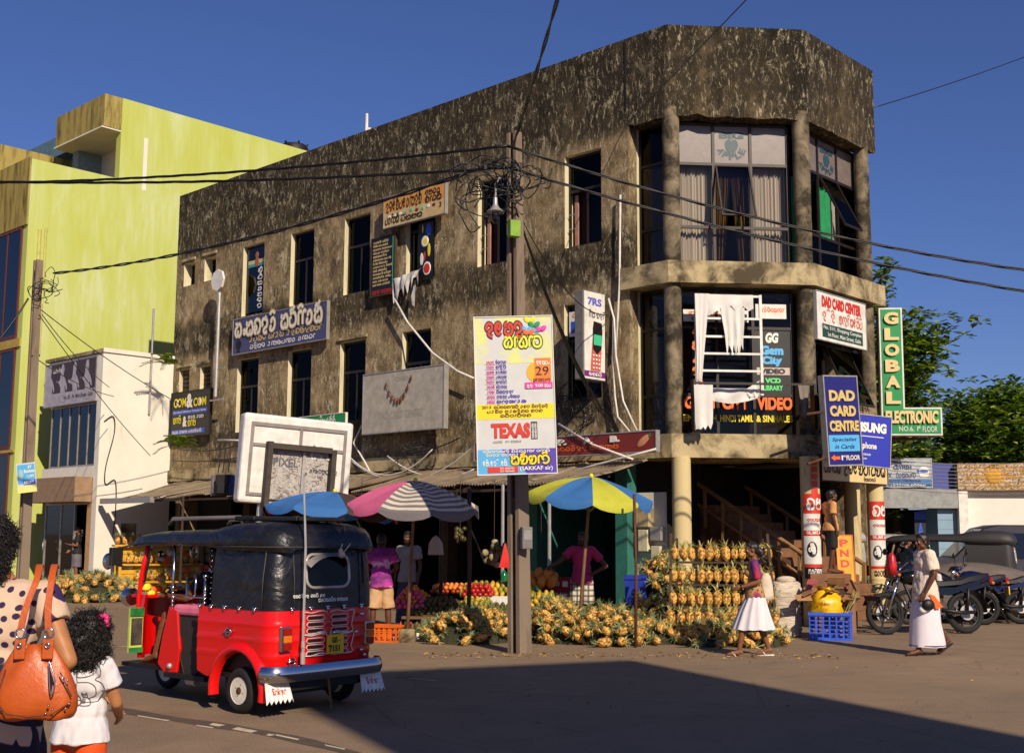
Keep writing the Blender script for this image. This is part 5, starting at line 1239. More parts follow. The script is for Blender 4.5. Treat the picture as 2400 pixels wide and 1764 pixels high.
for i in range(5):b=MB();x=-3.1+i*.55;b.box(x+.02,x+.53,.125,.13,3.47,5.11);b.build('pane',m_glass('brown_glass',(.5,.42,.34)),wo)
M_BLIND=mk('brown_blind',(112,84,62),.8)
for i in (0,1,3,4):b=MB();x=-3.1+i*.55;b.box(x+.03,x+.52,.18,.2,3.6 if i != 3 else 3.5,5.1);b.build('blind',M_BLIND,wo)
b=MB();r=random.Random(4)
for i in range(14):b.ball((-1.75+r.uniform(-.22,.22),.22,3.75+i*.055),(.16,.02,.05),8,5)
b.build('hanging_clothes',mk('red_clothes',(196,40,34),.8,var=.4,scale=9),wo,180)
door=MB()
for x in (-3.2,-2.25,-1.45,-.52):door.box(x-.025,x+.025,.12,.18,.18,2.42)
door.box(-3.2,-.52,.115,.185,2.36,2.42);do=door.build('shopfront',mk('pale_aluminium',(176,166,152)),shop)
for x0_,x1_ in ((-3.17,-2.28),(-2.22,-1.48)):b=MB();b.box(x0_,x1_,.145,.15,.2,2.36);b.build('pane',M_CLEAR,do)
e=sign('ladies_wear_sign','grey and brown ladies wear signboard with cut-out dancing figures on the white shop',FW@Matrix.Translation((-3.28,.04,5.2)),3.05,1.2,.1,mk('sign_lilac_grey',(176,168,176),.5,bump=.02),border=M_STEEL,bw=.03)
M_SB=flat('sign_brown',(70,54,50));panel(e,.35,3.0,.35,1.18,-.104,M_SB)
for i,x in enumerate((.25,1.05,1.8,2.55)):
    P=[(x-.02,.1),(x-.05,.5),(x-.3,.6+.1*(i%2)),(x-.32,.68),(x-.1,.72),(x-.05,1.0),(x,1.14),(x+.1,1.16),(x+.16,1.0),(x+.12,.85),(x+.25,.7),(x+.36,.5),(x+.33,.38),(x+.2,.55),(x+.3,.12)]
    b=MB();b.poly([(p[0]*.97,-.108,p[1]) for p in [tuple(q[:2]) for q in spline(P,3,True)]]);b.build('print',mk('sign_lilac_grey',(176,168,176)),e)
lettering(e,'Ladies First',.5,.93,.55,.14,C_WHITE,-.113,.02,.2);lettering(e,'No. 02 - 04, Main Street, Galle',1.2,.12,1.7,.13,C_BLACK,-.113,.01,.2)
for x,z in ((1.55,.75),(1.9,5.2)):pass
b=MB();b.box(.75,1.2,-.02,.0,1.35,1.85);b.box(.83,1.12,-.03,-.021,1.42,1.76);o=b.build('small_hatch',M_LEDGE,shop);o.matrix_local=LS
b=MB();P=[(.1,-.03,4.6),(.35,-.04,4.75),(.4,-.05,4.3),(.2,-.05,3.4),(.22,-.04,2.9),(.5,-.04,3.0),(.55,-.04,2.2),(.5,-.04,1.5)];b.tube(spline(P,5),.015,5);o=b.build('wire',M_CABLE,shop,180);o.matrix_local=LS
b=MB();b.cyl((1.42,-.06,6.3),(1.42,-.06,4.9),.03,.03,6);b.cyl((1.42,-.06,6.3),(1.42,-.06,7.9),.03,.03,6);o=b.build('vent_pipe',M_STEEL,shop,60);o.matrix_local=LS
# ferns rooted in the wall
def fern(label,c,n,L,seed,droop=.5):
    r=random.Random(seed);e=thing('wall_fern',label,'plant',loc=c);b=MB();st=MB()
    for k in range(n):
        a=r.uniform(-2.8,-.2);el=r.uniform(.2,1.1);d=Vector((math.cos(a)*math.cos(el),math.sin(a)*math.cos(el),math.sin(el)));P=[d*(L*t)*r.uniform(.9,1)-UP*droop*L*t*t for t in (0,.25,.5,.75,1)]
        st.tube(P,.006,4);s_=d.cross(UP).normalized();Q=spline(P,4)
        for i,q in enumerate(Q[2:]):
            for k2 in (-1,1):
                l=.13*(1-.6*i/len(Q));t_=q+s_*k2*l+d*.04-UP*.03;b.poly([q,q.lerp(t_,.5)+d*.022,t_,q.lerp(t_,.5)-d*.022])
    b.build('leaves',LEAF_BRIGHT,e);st.build('stem',M_WOODD,e,180);return e
def m_leaf(name,c,var=.5,scale=1.5):
    t=NT(name).p(.5,0,.35);l=lin(c);oi=t.noise(t.mapping(),scale,3,.6);t.base(t.ramp(oi,[(.3,tuple(x*(1-var) for x in l)),(.7,tuple(min(1,x*(1+var)) for x in l))]))
    tr=t.n('ShaderNodeBsdfTranslucent');tr.inputs[0].default_value=(l[0]*1.3,l[1]*1.5,l[2]*.5,1);mx=t.n('ShaderNodeMixShader');mx.inputs[0].default_value=.3;t.l(t.b.outputs[0],mx.inputs[1]);t.l(tr.outputs[0],mx.inputs[2]);t.l(mx.outputs[0],t.out.inputs[0]);return t.m
LEAF_BRIGHT=m_leaf('bright_fern_leaf',(120,140,30));LEAF_DARK=m_leaf('glossy_tree_leaf',(74,98,36),.55,.8);LEAF_MID=m_leaf('light_tree_leaf',(150,166,66),.5,.8)  # tree leaves: a darker and a lighter green, mixed at random
q=ad(372,800,32.6);fern('bright fern sprouting high between the white shop and the stained facade',q,11,.85,1);q=ad(392,980,31.8);fern('bright fern sprouting low beside the COM & COM sign',q,14,.8,2)
# ------------------------------------------------------------------ yellow building
YC=Vector((-14.94,35.98,0));FY=frame(YC,XB);yb=thing('yellow_building','tall weathered yellow building with an overhanging roof block behind the white shop','building',M=FY)   # local x along the long side wall
b=MB();b.box(0,16,.0,.3,0,13.1);b.build('side_wall',M_YELLOW,yb)
b=MB();b.prism([(2.92,13.101),(2.92,14.85),(2.92,15.85),(16,15.85),(16,13.101)],0,.3);b.xform(Matrix(((1,0,0,0),(0,0,1,0),(0,1,0,0),(0,0,0,1))));b.build('upper_wall',M_YELLOW,yb)
b=MB();b.box(2.3,2.9,.002,3.4,14.75,15.84);b.build('overhang',M_YFASCIA,yb);b=MB();b.box(2.25,3.8,.02,3.4,14.70,14.745);b.build('soffit',M_WHITE,yb)
b=MB();b.box(3.76,3.9,-.004,3.4,12.9,14.7);b.build('pale_wall',M_WHITE,yb);b=MB();b.box(2.93,3.755,-.006,.3,12.92,14.69);
b=MB();b.box(0,.3,.31,9,0,13.1);b.build('front_wall',M_YFASCIA,yb)
b=MB();b.box(.0,3.0,.31,1.4,13.0,13.1);b.build('roof_terrace',M_YFASCIA,yb)
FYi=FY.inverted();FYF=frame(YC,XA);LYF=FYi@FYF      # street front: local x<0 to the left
b=MB();b.box(-8,0,-.06,-.001,11.0,13.15);o=b.build('fascia',M_YFASCIA,yb);o.matrix_local=LYF
for z0_,z1_ in ((7.6,10.9),(4.2,7.1),(.8,3.9)):
    b=MB();b.box(-8,-.35,-.05,.0,z0_-.14,z0_);b.box(-8,-.35,-.05,.0,z1_,z1_+.08);b.box(-.4,-.32,-.05,.0,z0_,z1_);b.box(-1.35,-1.29,-.045,.0,z0_,z1_);b.box(-2.35,-2.29,-.045,.0,z0_,z1_)
    o=b.build('window',mk('red_brown_frame',(92,44,34),.5),yb);o.matrix_local=LYF
    for x0_,x1_ in ((-1.29,-.4),(-2.29,-1.35),(-4.5,-2.35)):q=MB();q.box(x0_,x1_,-.025,-.02,z0_,z1_);q.build('pane',m_glass('blue_grey_glass',(.25,.25,.26),.02),o)
b=MB();b.box(-8,-.02,-.05,-.001,7.2,7.46);b.box(-8,-.02,-.05,-.001,3.98,4.06);o=b.build('floor_band',mk('ochre_band',(176,150,70),.8),yb);o.matrix_local=LYF
b=MB();b.tube([(.35,-.06,10.9),(.35,-.06,5)],.06,8);b.build('downpipe',mk('yellow_pipe',(190,186,100),.7),yb,60);b=MB();b.tube([(.55,-.05,11),(.55,-.05,7)],.04,8);b.build('downpipe',mk('yellow_pipe',(190,186,100)),yb,60)
# parapet of a further wing and a blue-grey roof box behind
q0=onw(0,318,FY,-4);
b=MB();b.box(-2.5,3.3,3.9,4.2,12,q0[1]);b.build('rear_parapet',M_YFASCIA,yb)
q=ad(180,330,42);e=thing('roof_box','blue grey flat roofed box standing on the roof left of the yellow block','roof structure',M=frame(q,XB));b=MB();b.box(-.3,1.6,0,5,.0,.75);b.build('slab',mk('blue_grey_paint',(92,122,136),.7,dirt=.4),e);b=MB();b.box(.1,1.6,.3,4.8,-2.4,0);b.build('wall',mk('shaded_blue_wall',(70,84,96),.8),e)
q=ad(207,360,40.5);b=MB();b.box(-.6,1.0,0,.4,-.6,.75);tag(b.build('roof_tank_wall',mk('pale_blue_paint',(132,152,170),.7,dirt=.35),M=frame(q,XB)),'pale blue parapet corner under the yellow overhang','parapet')
def tank(px,py,d,s,label):
    e=thing('water_tank',label,'water tank',loc=ad(px,py,d),group='roof water tanks');b=MB();b.lathe([(.9*s,-1.0*s),(.95*s,-.5*s),(.95*s,-.05*s),(.8*s,.18*s)],24);b.build('drum',M_BLACK,e,40);b=MB();b.lathe([(.3*s,.16*s),(.34*s,.3*s),(.2*s,.34*s)],16);b.build('lid',M_BLACK,e,40)
    b=MB()
    for k in range(6):a=k*1.047;b.bar((.8*s*math.cos(a),.8*s*math.sin(a),.1*s),(.9*s*math.cos(a),.9*s*math.sin(a),.28*s),.1*s);
    b.build('lug',M_BLACK,e)
tank(646,326,48,.62,'black water tank on the roof at the right end of the yellow wall');tank(178,303,46,.5,'black water tank peeping out left of the yellow overhang')
e=thing('roof_mast','small pale mast on the roof line above the stained facade','mast',loc=pA(*onw(805,275,FA,-2),-2));b=MB();b.cyl((0,0,-.6),(0,0,.32),.05,.04,8);b.box(-.03,.12,-.04,.04,-.16,-.08);b.build('post',M_PVC,e)

# ------------------------------------------------------------------ right-hand background
FR=frame(Vector((10.2,38.0,0)),Vector((1,-.05,0)))
def xr(px,py,off=0):return onw(px,py,FR,off)
fx0,_=xr(1870,1100);fx1,ft=xr(2093,1017);_,fs=xr(2093,1125);_,fb=xr(2000,1172);fd0,fdt=xr(1935,1127);fd1,_=xr(2057,1127)
M_BLUEW=m_plaster('blue_painted_wall',(84,92,158),(60,60,90),.6,.8,.4);M_PBLUE=m_plaster('pale_blue_wall',(140,166,186),(90,100,110),.6,.8,.4)
e=thing('fish_shop','blue single storey fish shop with a white and blue signboard beyond the porch columns','building',M=FR)
_,fm=xr(2000,1072);_,fm2=xr(2000,1115)
b=MB();b.box(fx0-3,fx1,.0,4,fm,ft);b.build('upper_wall',M_BLUEW,e);b=MB();b.box(fx0-3,fx1,-.3,.0-.001,fm2,fm-.02);b.build('ledge',mk('grey_ledge',(150,152,150),.8,dirt=.4),e)
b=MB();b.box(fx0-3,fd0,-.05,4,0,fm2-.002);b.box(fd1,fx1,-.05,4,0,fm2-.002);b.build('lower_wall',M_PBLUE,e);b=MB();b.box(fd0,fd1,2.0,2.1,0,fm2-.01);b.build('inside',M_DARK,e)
b=MB()
for i in range(9):
    z=.3+i*.3
    b.box(fd1+.02,fx1-.02,-.056,-.051,z,z+.012)
b.build('tile_joint',mk('grey_joint',(110,130,150),.8),e)
sx0,sz1=xr(1935,1008,.2);sx1,sz0=xr(2043,1068,.2)
s_=sign('fish_sign','white and blue CEYFISH signboard on the blue fish shop',on(FR,sx0-.4,sz0,.2),sx1-sx0+.4,sz1-sz0,.12,mk('pale_sign_face',(170,176,180),.5),border=M_STEEL,bw=.03)
w,h=sx1-sx0+.4,sz1-sz0;panel(s_,0,w,0,h*.28,-.124,flat('sea_blue_print',(60,120,180)));panel(s_,0,w,0,h*.1,-.128,flat('deep_blue_print',(20,70,120)))
lettering(s_,'CEYFISH',w*.38,h*.62,w*.3,h*.16,C_NAVY,-.13,.03);sinhala(s_,'l*ko DvrsnTov',w*.2,h*.32,w*.55,h*.2,C_NAVY,-.13,.18);lettering(s_,'CEYLON FISHERIES CORPORATION',w*.12,h*.16,w*.7,h*.09,C_NAVY,-.13,.02);small_print(s_,w*.1,h*.02,w*.8,h*.07,C_WHITE,111,-.134);small_print(s_,w*.25,h*.87,w*.5,h*.06,C_NAVY,112,-.13)
b=MB();b.ball((w*.88,-.126,h*.52),(h*.2,.003,h*.22),16,6);b.build('emblem',C_WHITE,s_,180);b=MB();b.ball((w*.88,-.13,h*.56),(h*.17,.003,h*.05),14,6);b.poly([(w*.88-h*.12,-.134,h*.56),(w*.88-h*.24,-.134,h*.64),(w*.88-h*.22,-.134,h*.5)]);b.build('emblem',C_BLUE,s_,180)
px0,pz1=xr(2008,1128,-.3);px1,pz0=xr(2034,1175,-.3)
s_=sign('fridge_sign','dark blue sign panel with a big letter A inside the fish shop doorway',on(FR,px0,pz0-.3,-.4),px1-px0,pz1-pz0+.25,.05,flat('midnight_blue',(10,16,40)));lettering(s_,'A',.08,.25,(px1-px0)*.6,.45,C_BLUE,-.06,.04);panel(s_,0,px1-px0,.8,1.05,-.054,C_BLUE)
mx0,mt=xr(2093,1018);mx1,_=xr(2260,1025);_,mb_=xr(2100,1076)
e=thing('mural_building','white shop with a relief mural band of a yellow sun along its parapet','building',M=FR)
t=NT('painted_relief_mural').p(.9);v=t.noise(t.mapping((1,1,1)),2.3,8,.7,2.2);t.base(t.ramp(v,[(.36,lin((96,64,34))),(.45,lin((170,120,54))),(.5,lin((214,200,176))),(.56,lin((140,100,54))),(.66,lin((206,160,60)))]));t.bump(v,.8,.08)
b=MB();b.box(mx0+.005,mx1+9,-.35,3,mb_,mt);b.build('mural_band',t.m,e)
sun_=MB();cx,cz=mx0+1.1,(mt+mb_)/2
for k in range(14):a=k*.449;sun_.poly([(cx+.22*math.cos(a-.15),-.36,cz+.22*math.sin(a-.15)),(cx+min(1.0,.42/max(.35,abs(math.sin(a))))*math.cos(a),-.365,cz+min(1.0,.42/max(.35,abs(math.sin(a))))*math.sin(a)),(cx+.22*math.cos(a+.15),-.36,cz+.22*math.sin(a+.15))])
sun_.ball((cx,-.36,cz),(.24,.04,.22),14,8);sun_.ball((cx+2.6,-.36,cz+.05),(.4,.03,.25),14,8);sun_.build('sun_relief',mk('ochre_relief',(206,150,40),.8,dirt=.3),e,60)
b=MB();b.box(mx0+.005,mx1+9,.0,3,0,mb_-.001);b.build('wall',m_plaster('bright_white_wall',(226,222,210),(150,130,100),.62,.85,.3),e);b=MB();b.box(mx0+.02,mx0+.3,-.3,-.001,0,mb_-.002);b.box(mx0+3.6,mx0+3.75,-.2,-.001,0,mb_-.4);b.build('pilaster',M_WPAINT,e);b=MB();b.box(mx0+4.5,mx0+5.2,-.25,-.002,1.2,1.9);b.build('meter_box',mk('tan_box',(170,130,80)),e)
# wires in front of the fish shop
for i in range(9):cable(('topmost','second','third','fourth','fifth','sixth','seventh','eighth','lowest')[i]+' of the thin street wires passing in front of the fish shop',ad(1925,1006+i*7.5,33),ad(2300,1012+i*8.5,33),.12,.011,m=M_GREYC,group='street wires before the fish shop')

# ------------------------------------------------------------------ trees
def tree(label,base,trunk_h,limbs,seed,leaf=.2,mats=None,per=150,trunk_r=.25,name='almond_tree'):
    """limbs: list of (tip xyz, clump radius list); crown of many folded leaves in clumps along each limb"""
    r=random.Random(seed);e=thing(name,label,'tree',loc=base);tb=MB()
    tb.tube([(0,0,0),(.1,0,trunk_h*.5),(0,.1,trunk_h)],[trunk_r,trunk_r*.8,trunk_r*.6],10)
    cr=[MB(),MB()]
    for tip,rad,k in limbs:
        tip=Vector(tip);st=Vector((0,.1,min(trunk_h,max(tip.z*.7,trunk_h*.5))));P=spline([st,st.lerp(tip,.5)+Vector((0,0,.15*(tip-st).length*.5)),tip],5)
        tb.tube(P,[trunk_r*.45*(1-i/len(P))+.02 for i in range(len(P))],6)
        for i in range(k):
            t=r.uniform(.35,1.05);c=st.lerp(tip,t)+Vector((r.gauss(0,rad),r.gauss(0,rad),r.gauss(0,rad*.35)))
            for j in range(per//10):
                a=r.random()*6.28;el=r.uniform(-.5,.6);d=Vector((math.cos(a)*math.cos(el),math.sin(a)*math.cos(el),math.sin(el)));L=leaf*r.uniform(.7,1.3);p=c+d*r.random()*leaf*.6;s_=d.cross(UP).normalized()*L*.32;u=s_.cross(d).normalized()*L*.12
                cr[0 if r.random()<.6 else 1].add([p,p+d*L*.5+s_+u,p+d*L,p+d*L*.5-s_+u],[(0,1,2),(0,2,3)])
    tb.build('trunk',M_WOODD,e,60)
    for q,m in zip(cr,mats or (LEAF_DARK,LEAF_MID)):
        if q.v:tag(q.build('crown',m,e),kind='stuff') if False else q.build('crown',m,e)
    return e
def tw(x,y,d,b):p=ad(x,y,d);return (p.x-b.x,p.y-b.y,p.z)
B=ad(1975,1100,36);B=Vector((B.x-1.2,36,0))
tree('almond tree with flat leafy branches rising behind the green sign',B,7.5,[(tw(x,y,d,B),rr,k) for x,y,d,rr,k in ((2065,712,35.5,.34,42),(2012,690,36.5,.3,30),(2072,745,36,.34,46),(2030,785,36,.5,60),(1985,830,36,.55,60),(2005,860,36.5,.5,60),(1990,735,36,.5,50),(1945,590,36,.22,22),(1940,640,36,.2,16),(1950,700,36.5,.5,50),(2020,890,36,.4,40),(1960,900,36,.5,50))],3,leaf=.26,per=120)
B=ad(2210,1100,46);B=Vector((B.x,46,0))
tree('big dark round-crowned tree behind the mural wall',B,5.5,[(tw(x,y,d,B),rr,k) for x,y,d,rr,k in ((2190,860,46,.8,120),(2150,885,45,.8,110),(2230,870,45,.9,130),(2120,920,45,.8,120),(2100,965,45,.7,100),(2180,930,44,1.0,190),(2240,930,44,1.0,190),(2290,880,46,1.0,120),(2150,985,44,.9,150),(2220,990,44,1.0,190),(2080,1000,46,.6,70),(2060,985,46,.4,40),(2280,980,44,1.0,120),(2160,1010,45,.9,110))],5,leaf=.3,per=130,trunk_r=.4)
B=Vector((ad(1960,1100,40).x,40,0))
tree('leafy tree low behind the blue phone sign',B,3.5,[(tw(x,y,40,B),rr,k) for x,y,rr,k in ((1975,960,.6,90),(1960,1000,.6,90),(1925,985,.5,50),(1990,985,.5,60),(1830,1085,.5,70),(1810,1095,.5,60),(1845,1095,.5,60))],8,leaf=.26,per=120)
# ------------------------------------------------------------------ building across the street, behind the photographer, whose shadow lies on the road
p0=Vector((1.55,15.9,0));Hh=14.0;s_=Vector((SUN_DIR.x,SUN_DIR.y,0));corner=p0+s_*(Hh/SUN_DIR.z);s_.normalize()
e=thing('opposite_building','tall plain plastered building across the street from the stained corner','building',M=frame(corner,Vector((s_.y,-s_.x,0))))
b=MB();b.box(0,5.0,0,5.0,0,Hh);b.build('wall',M_LEDGE,e)
for i in range(4):
    for j in (0,1):b=MB();b.box(.5+j*1.7,1.7+j*1.7,-.03,-.002,1.0+i*3.3,2.8+i*3.3);b.build('window',M_FRAME,e)
# ------------------------------------------------------------------ vehicles
def paint(name,c,rough=.25,dirt=.15):
    if name in _mc:return _mc[name]
    t=NT(name).p(rough,0,.5);l=lin(c);f=t.noise(t.mapping((1,1,.5)),3,8,.7);t.base(t.mix(t.ramp(f,[(.5,0.0),(.8,dirt)]),l,(.06,.04,.03)))
    t.b.inputs['Coat Weight'].default_value=.25;t.b.inputs['Coat Roughness'].default_value=.15;_mc[name]=t.m;return t.m
M_CHROME=mk('chrome',(205,205,208),.16,1.0,.05,bump=.02);M_TYRE=mk('tyre_rubber',(24,22,20),.8,bump=.3,scale=14);M_VINYL=mk('black_vinyl_hood',(20,20,22),.36,0,.3,2,.1,.6,dirt=.08)
M_RED=paint('red_vehicle_paint',(228,10,9),.28,.4);M_RIM=mk('cream_painted_rim',(224,216,198),.5,bump=.05,dirt=.2);M_SEAT=mk('dark_seat_vinyl',(22,20,20),.5);M_LENSR=mk('red_lens',(150,16,10),.12,bump=0);M_LENSA=mk('amber_lens',(220,110,20),.12,bump=0);M_LENSW=mk('clear_lens',(205,200,190),.1,bump=0)
M_PLATE=flat('yellow_plate',(240,196,20));M_DGLASS=m_glass('dark_vehicle_glass',(.08,.08,.08));M_HANDLE=mk('black_plastic',(22,22,22),.5,bump=.05)
def wheel(name,parent,c,R,w,rim_m,yaxis=(0,1,0),spokes=0,hubcap=True):
    """a tyre with rim and hub, axle along y"""
    c=Vector(c);b=MB();r=w/2;b.torus(c,R-r,r,yaxis,36,12,1.0 if spokes else 1.15);t=b.build(name,M_TYRE,parent,180)
    if spokes:
        b=MB();b.torus(c,R-w*.98,w*.2,yaxis,36,8);b.build('rim',rim_m,t,180)
        b=MB()
        for k in range(spokes):
            a=2*math.pi*k/spokes;d=Vector((math.cos(a),0,math.sin(a)));b.bar(c+d*.03,c+d*(R-w),.014 if spokes>6 else .03,.02)
        b.lathe([(.05,-.05),(.06,-.02),(.06,.02),(.05,.05)],14,c,yaxis);b.build('spokes',M_HANDLE if spokes<=6 else M_CHROME,t,40)
    else:
        b=MB();q=R-w*.85
        b.lathe([(q,-w*.42),(q*1.04,-w*.46),(q,-w*.3),(q*.72,-w*.2),(q*.45,-w*.3),(q*.4,-w*.36),(.02,-w*.36)],28,c,yaxis);b.lathe([(q,w*.42),(q*1.04,w*.46),(q,w*.3),(q*.72,w*.2),(q*.45,w*.3),(q*.4,w*.36),(.02,w*.36)],28,c,yaxis);b.build('rim',rim_m,t,40)
        b=MB()
        for s_ in (-1,1):
            b.lathe([(.035,s_*w*.37),(.03,s_*w*.5),(.012,s_*w*.54)],12,c,yaxis)
            for k in range(4):a=k*1.57+.4;b.cyl(c+Vector((.055*math.cos(a),s_*w*.36,.055*math.sin(a))),c+Vector((.055*math.cos(a),s_*w*.42,.055*math.sin(a))),.009,n=6)
        b.build('hub',M_RUST,t,40)
    return t
def shell(foot,zb,zt,n,off,close=False):
    """vertical shell along a footprint polyline [(x,y)]; zb/zt functions of (x,y); off(t) pushes outwards"""
    P=[Vector((x,y,0)) for x,y in foot];N=[]
    for i in range(len(P)):
        t=(P[min(i+1,len(P)-1)]-P[max(i-1,0)]).normalized();N.append(Vector((t.y,-t.x,0)))
    return [[(p.x+m.x*off(k/n,p),p.y+m.y*off(k/n,p),zb(p)+(zt(p)-zb(p))*k/n) for p,m in zip(P,N)] for k in range(n+1)]
def tuk(label,loc,rz,body,hood,hero=False,plate=None,group='three-wheelers',front=True):
    e=thing('three_wheeler',label,'auto rickshaw',loc,rz,group)
    foot=[]
    for i in range(26):foot.append((.64-i*(.64+.30)/25,.62))
    for i in range(1,9):a=math.pi/2*i/8;foot.append((-.30-.16*math.sin(a),.46+.16*math.cos(a)))
    for i in range(1,16):foot.append((-.46,.46-.92*i/15))
    full=foot+[(x,-y) for x,y in reversed(foot[:34])]
    def zb(p):
        if abs(p.y)>.6 and abs(p.x)<.33:return .2+math.sqrt(max(0,.33**2-p.x**2))*1.0+.02
        if p.x<-.2:return .36
        return .30+max(0,(p.x-.5))*.3
    def offb(t,p):z=zb(p)+(.93-zb(p))*t;return .012*math.sin(math.pi*t)+.009*max(0,1-min(abs(z-q) for q in (.52,.66,.8))/.022)
    b=MB();R=shell(full,zb,lambda p:.93,26,offb);b.loft(R,closed=False)
    inn=shell(full,zb,lambda p:.93,4,lambda t,p:-.02);b.loft([r[::-1] for r in inn],closed=False)
    b.build('body',body,e,45)
    for s_ in (-1,1):                                   # wheel arch flares
        b=MB();rings=[]
        for i in range(15):
            a=math.pi*(-.06+1.12*i/14);cx,cz=math.cos(a),math.sin(a);rings.append([(cx*rr,s_*y,.21+cz*rr) for rr,y in ((.33,.60),(.345,.66),(.36,.685),(.39,.675),(.42,.635),(.43,.60))])
        if s_>0:rings=rings[::-1]
        b.loft(rings,closed=False);b.build('mudguard',body,e,180)
        b=MB();b.box(-.36,.36,min(s_*.44,s_*.5),max(s_*.44,s_*.5),.2,.56);b.box(-.36,.36,min(s_*.5,s_*.6),max(s_*.5,s_*.6),.55,.57);b.build('wheel_well',M_BLACK,e)
        wheel('wheel',e,(0,s_*.575,.205),.205,.105,M_RIM)
    wheel('wheel',e,(2.0,0,.205),.205,.1,M_RIM)
    # floor, seats, driver side panel, front cowl
    b=MB();b.box(-.4,.62,-.56,.56,.3,.34);b.box(.62,2.1,-.5,.5,.27,.31);b.build('floor',M_BLACK,e)
    b=MB();b.box(-.1,.42,-.55,.55,.345,.62);b.loft([[(-.24,-.55,.62),(-.24,.55,.62),(-.14,.55,.62),(-.14,-.55,.62)],[(-.34,-.52,1.1),(-.34,.52,1.1),(-.26,.52,1.1),(-.26,-.52,1.1)]]);b.build('seat',M_SEAT,e,bevel=.04)
    b=MB();b.box(.98,1.32,-.3,.3,.32,.66);b.box(.95,1.05,-.34,.34,.6,.98);b.build('driver_seat',M_SEAT,e,bevel=.03)
    for s_ in (-1,1):
        b=MB();P=[(1.12,.86),(1.26,.9),(1.36,.6),(1.42,.34),(1.3,.26),(1.1,.27),(1.06,.5)];y0,y1=s_*.50,s_*.535
        b.prism(P,min(y0,y1),max(y0,y1));b.xform(Matrix(((1,0,0,0),(0,0,1,0),(0,1,0,0),(0,0,0,1))));b.f=[tuple(reversed(f)) for f in b.f];b.build('side_panel',body,e,bevel=.012)
        b=MB();pr=[(.64,.86),(.66,.5),(.72,.33),(.85,.25),(1.0,.27),(1.06,.4),(1.1,.84)]
        b.loft([[(x,s_*.52,z) for x,z in pr],[(x,s_*.49,z) for x,z in pr]],closed=False);b.poly([(x,s_*.505,z) for x,z in pr]);b.build('door_apron',mk('dusty_black_apron',(44,39,34),.75),e)
        b=MB();b.box(.64,1.3,min(s_*.42,s_*.54),max(s_*.42,s_*.54),.22,.27);b.build('sill',M_BLACK,e,bevel=.01)
    cow=[]
    for i in range(19):a=-math.pi/2+math.pi*i/18;cow.append((1.78+.36*math.cos(a),.46*math.sin(a)))
    b=MB();R=shell(cow,lambda p:.36,lambda p:.98,8,lambda t,p:.03*math.sin(math.pi*t));b.loft(R,closed=False);R=shell(cow,lambda p:.36,lambda p:.98,2,lambda t,p:-.02);b.loft([r[::-1] for r in R],closed=False);b.box(1.8,2.08,-.43,.43,.955,.985);b.build('front_cowl',body,e,60)
    b=MB();b.loft([[(2.0+.25*math.cos(a),y,.205+.25*math.sin(a)) for y in (-.09,-.05,.05,.09)] for a in (math.pi*(.0+.75*i/8) for i in range(9))],closed=False);b.build('front_mudguard',body,e,180)
    b=MB();b.cyl((2.0,0,.2),(1.92,0,.8),.03,n=8);b.build('fork',M_BLACK,e)
    for s_ in (-1,1):
        b=MB();b.tube([(1.84,s_*.46,.36),(1.92,s_*.45,.95),(1.88,s_*.44,1.25),(1.8,s_*.43,1.54)],.024,8);b.build('pillar',body,e,180)
    b=MB();b.loft([[(2.1,-.28,1.0),(2.1,.28,1.0),(1.94,.42,1.0)],[(1.98,-.26,1.5),(1.98,.26,1.5),(1.85,.4,1.5)]],closed=False);b.loft([[(1.94,-.42,1.0),(2.1,-.28,1.0)],[(1.85,-.4,1.5),(1.98,-.26,1.5)]],closed=False);b.build('windscreen',M_CLEAR,e)
    # hood: rear wall and rounded corners, then the roof
    hf=[p for p in full if p[0]<.48]
    b=MB();R=shell(hf,lambda p:.925,lambda p:1.52,10,lambda t,p:.006-.05*t*t);b.loft(R,closed=False);R=shell(hf,lambda p:.925,lambda p:1.52,3,lambda t,p:-.015-.05*t*t);b.loft([r[::-1] for r in R],closed=False);b.build('hood',hood,e,180)
    b=MB();secs=[(-.5,.46,1.47,1.5),(-.495,.5,1.465,1.56),(-.46,.56,1.47,1.63),(-.38,.615,1.475,1.69),(-.22,.64,1.48,1.715),(.05,.648,1.485,1.722),(.3,.645,1.49,1.712),(.42,.638,1.5,1.69),(.52,.628,1.515,1.662),(.62,.62,1.52,1.652),(1.1,.592,1.525,1.645),(1.6,.55,1.52,1.632),(1.88,.52,1.505,1.605),(1.98,.5,1.495,1.565),(2.0,.48,1.49,1.52)]
    rings=[]
    for x,w,lz,tz in secs:
        h=tz-lz;rings.append([(x,y,z) for y,z in [(w-.015,lz-.01),(w,lz),(w-.004,lz+h*.3),(w-.03,lz+h*.62),(w-.09,lz+h*.86),(w-.2,lz+h*.965),(w*.3,tz),(-w*.3,tz),(-w+.2,lz+h*.965),(-w+.09,lz+h*.86),(-w+.03,lz+h*.62),(-w+.004,lz+h*.3),(-w,lz),(-w+.015,lz-.01)]])
    b.loft(rings,closed=False);b.loft([[(x,y*.97,z-.022) for x,y,z in r][::-1] for r in rings],closed=False);b.build('roof',hood,e,60)
    b=MB()
    for s_ in (-1,1):
        for x in (-.2,.02,.24,.44)+((.62,) if hero else ()):b.ball((x,s_*.633,.945),(.03,.012,.014),8,6);b.ball((x,s_*.634,.925),(.016,.012,.02),6,5)
    for y in (-.42,-.2,0,.2,.42):b.ball((-.472,y,.945),(.012,.03,.014),8,6);b.ball((-.473,y,.925),(.012,.016,.02),6,5)
    b.build('hood_stud',M_CHROME,e,180)
    # rear window
    yw,zw=.26,.15;wz=1.27 if hero else 1.22
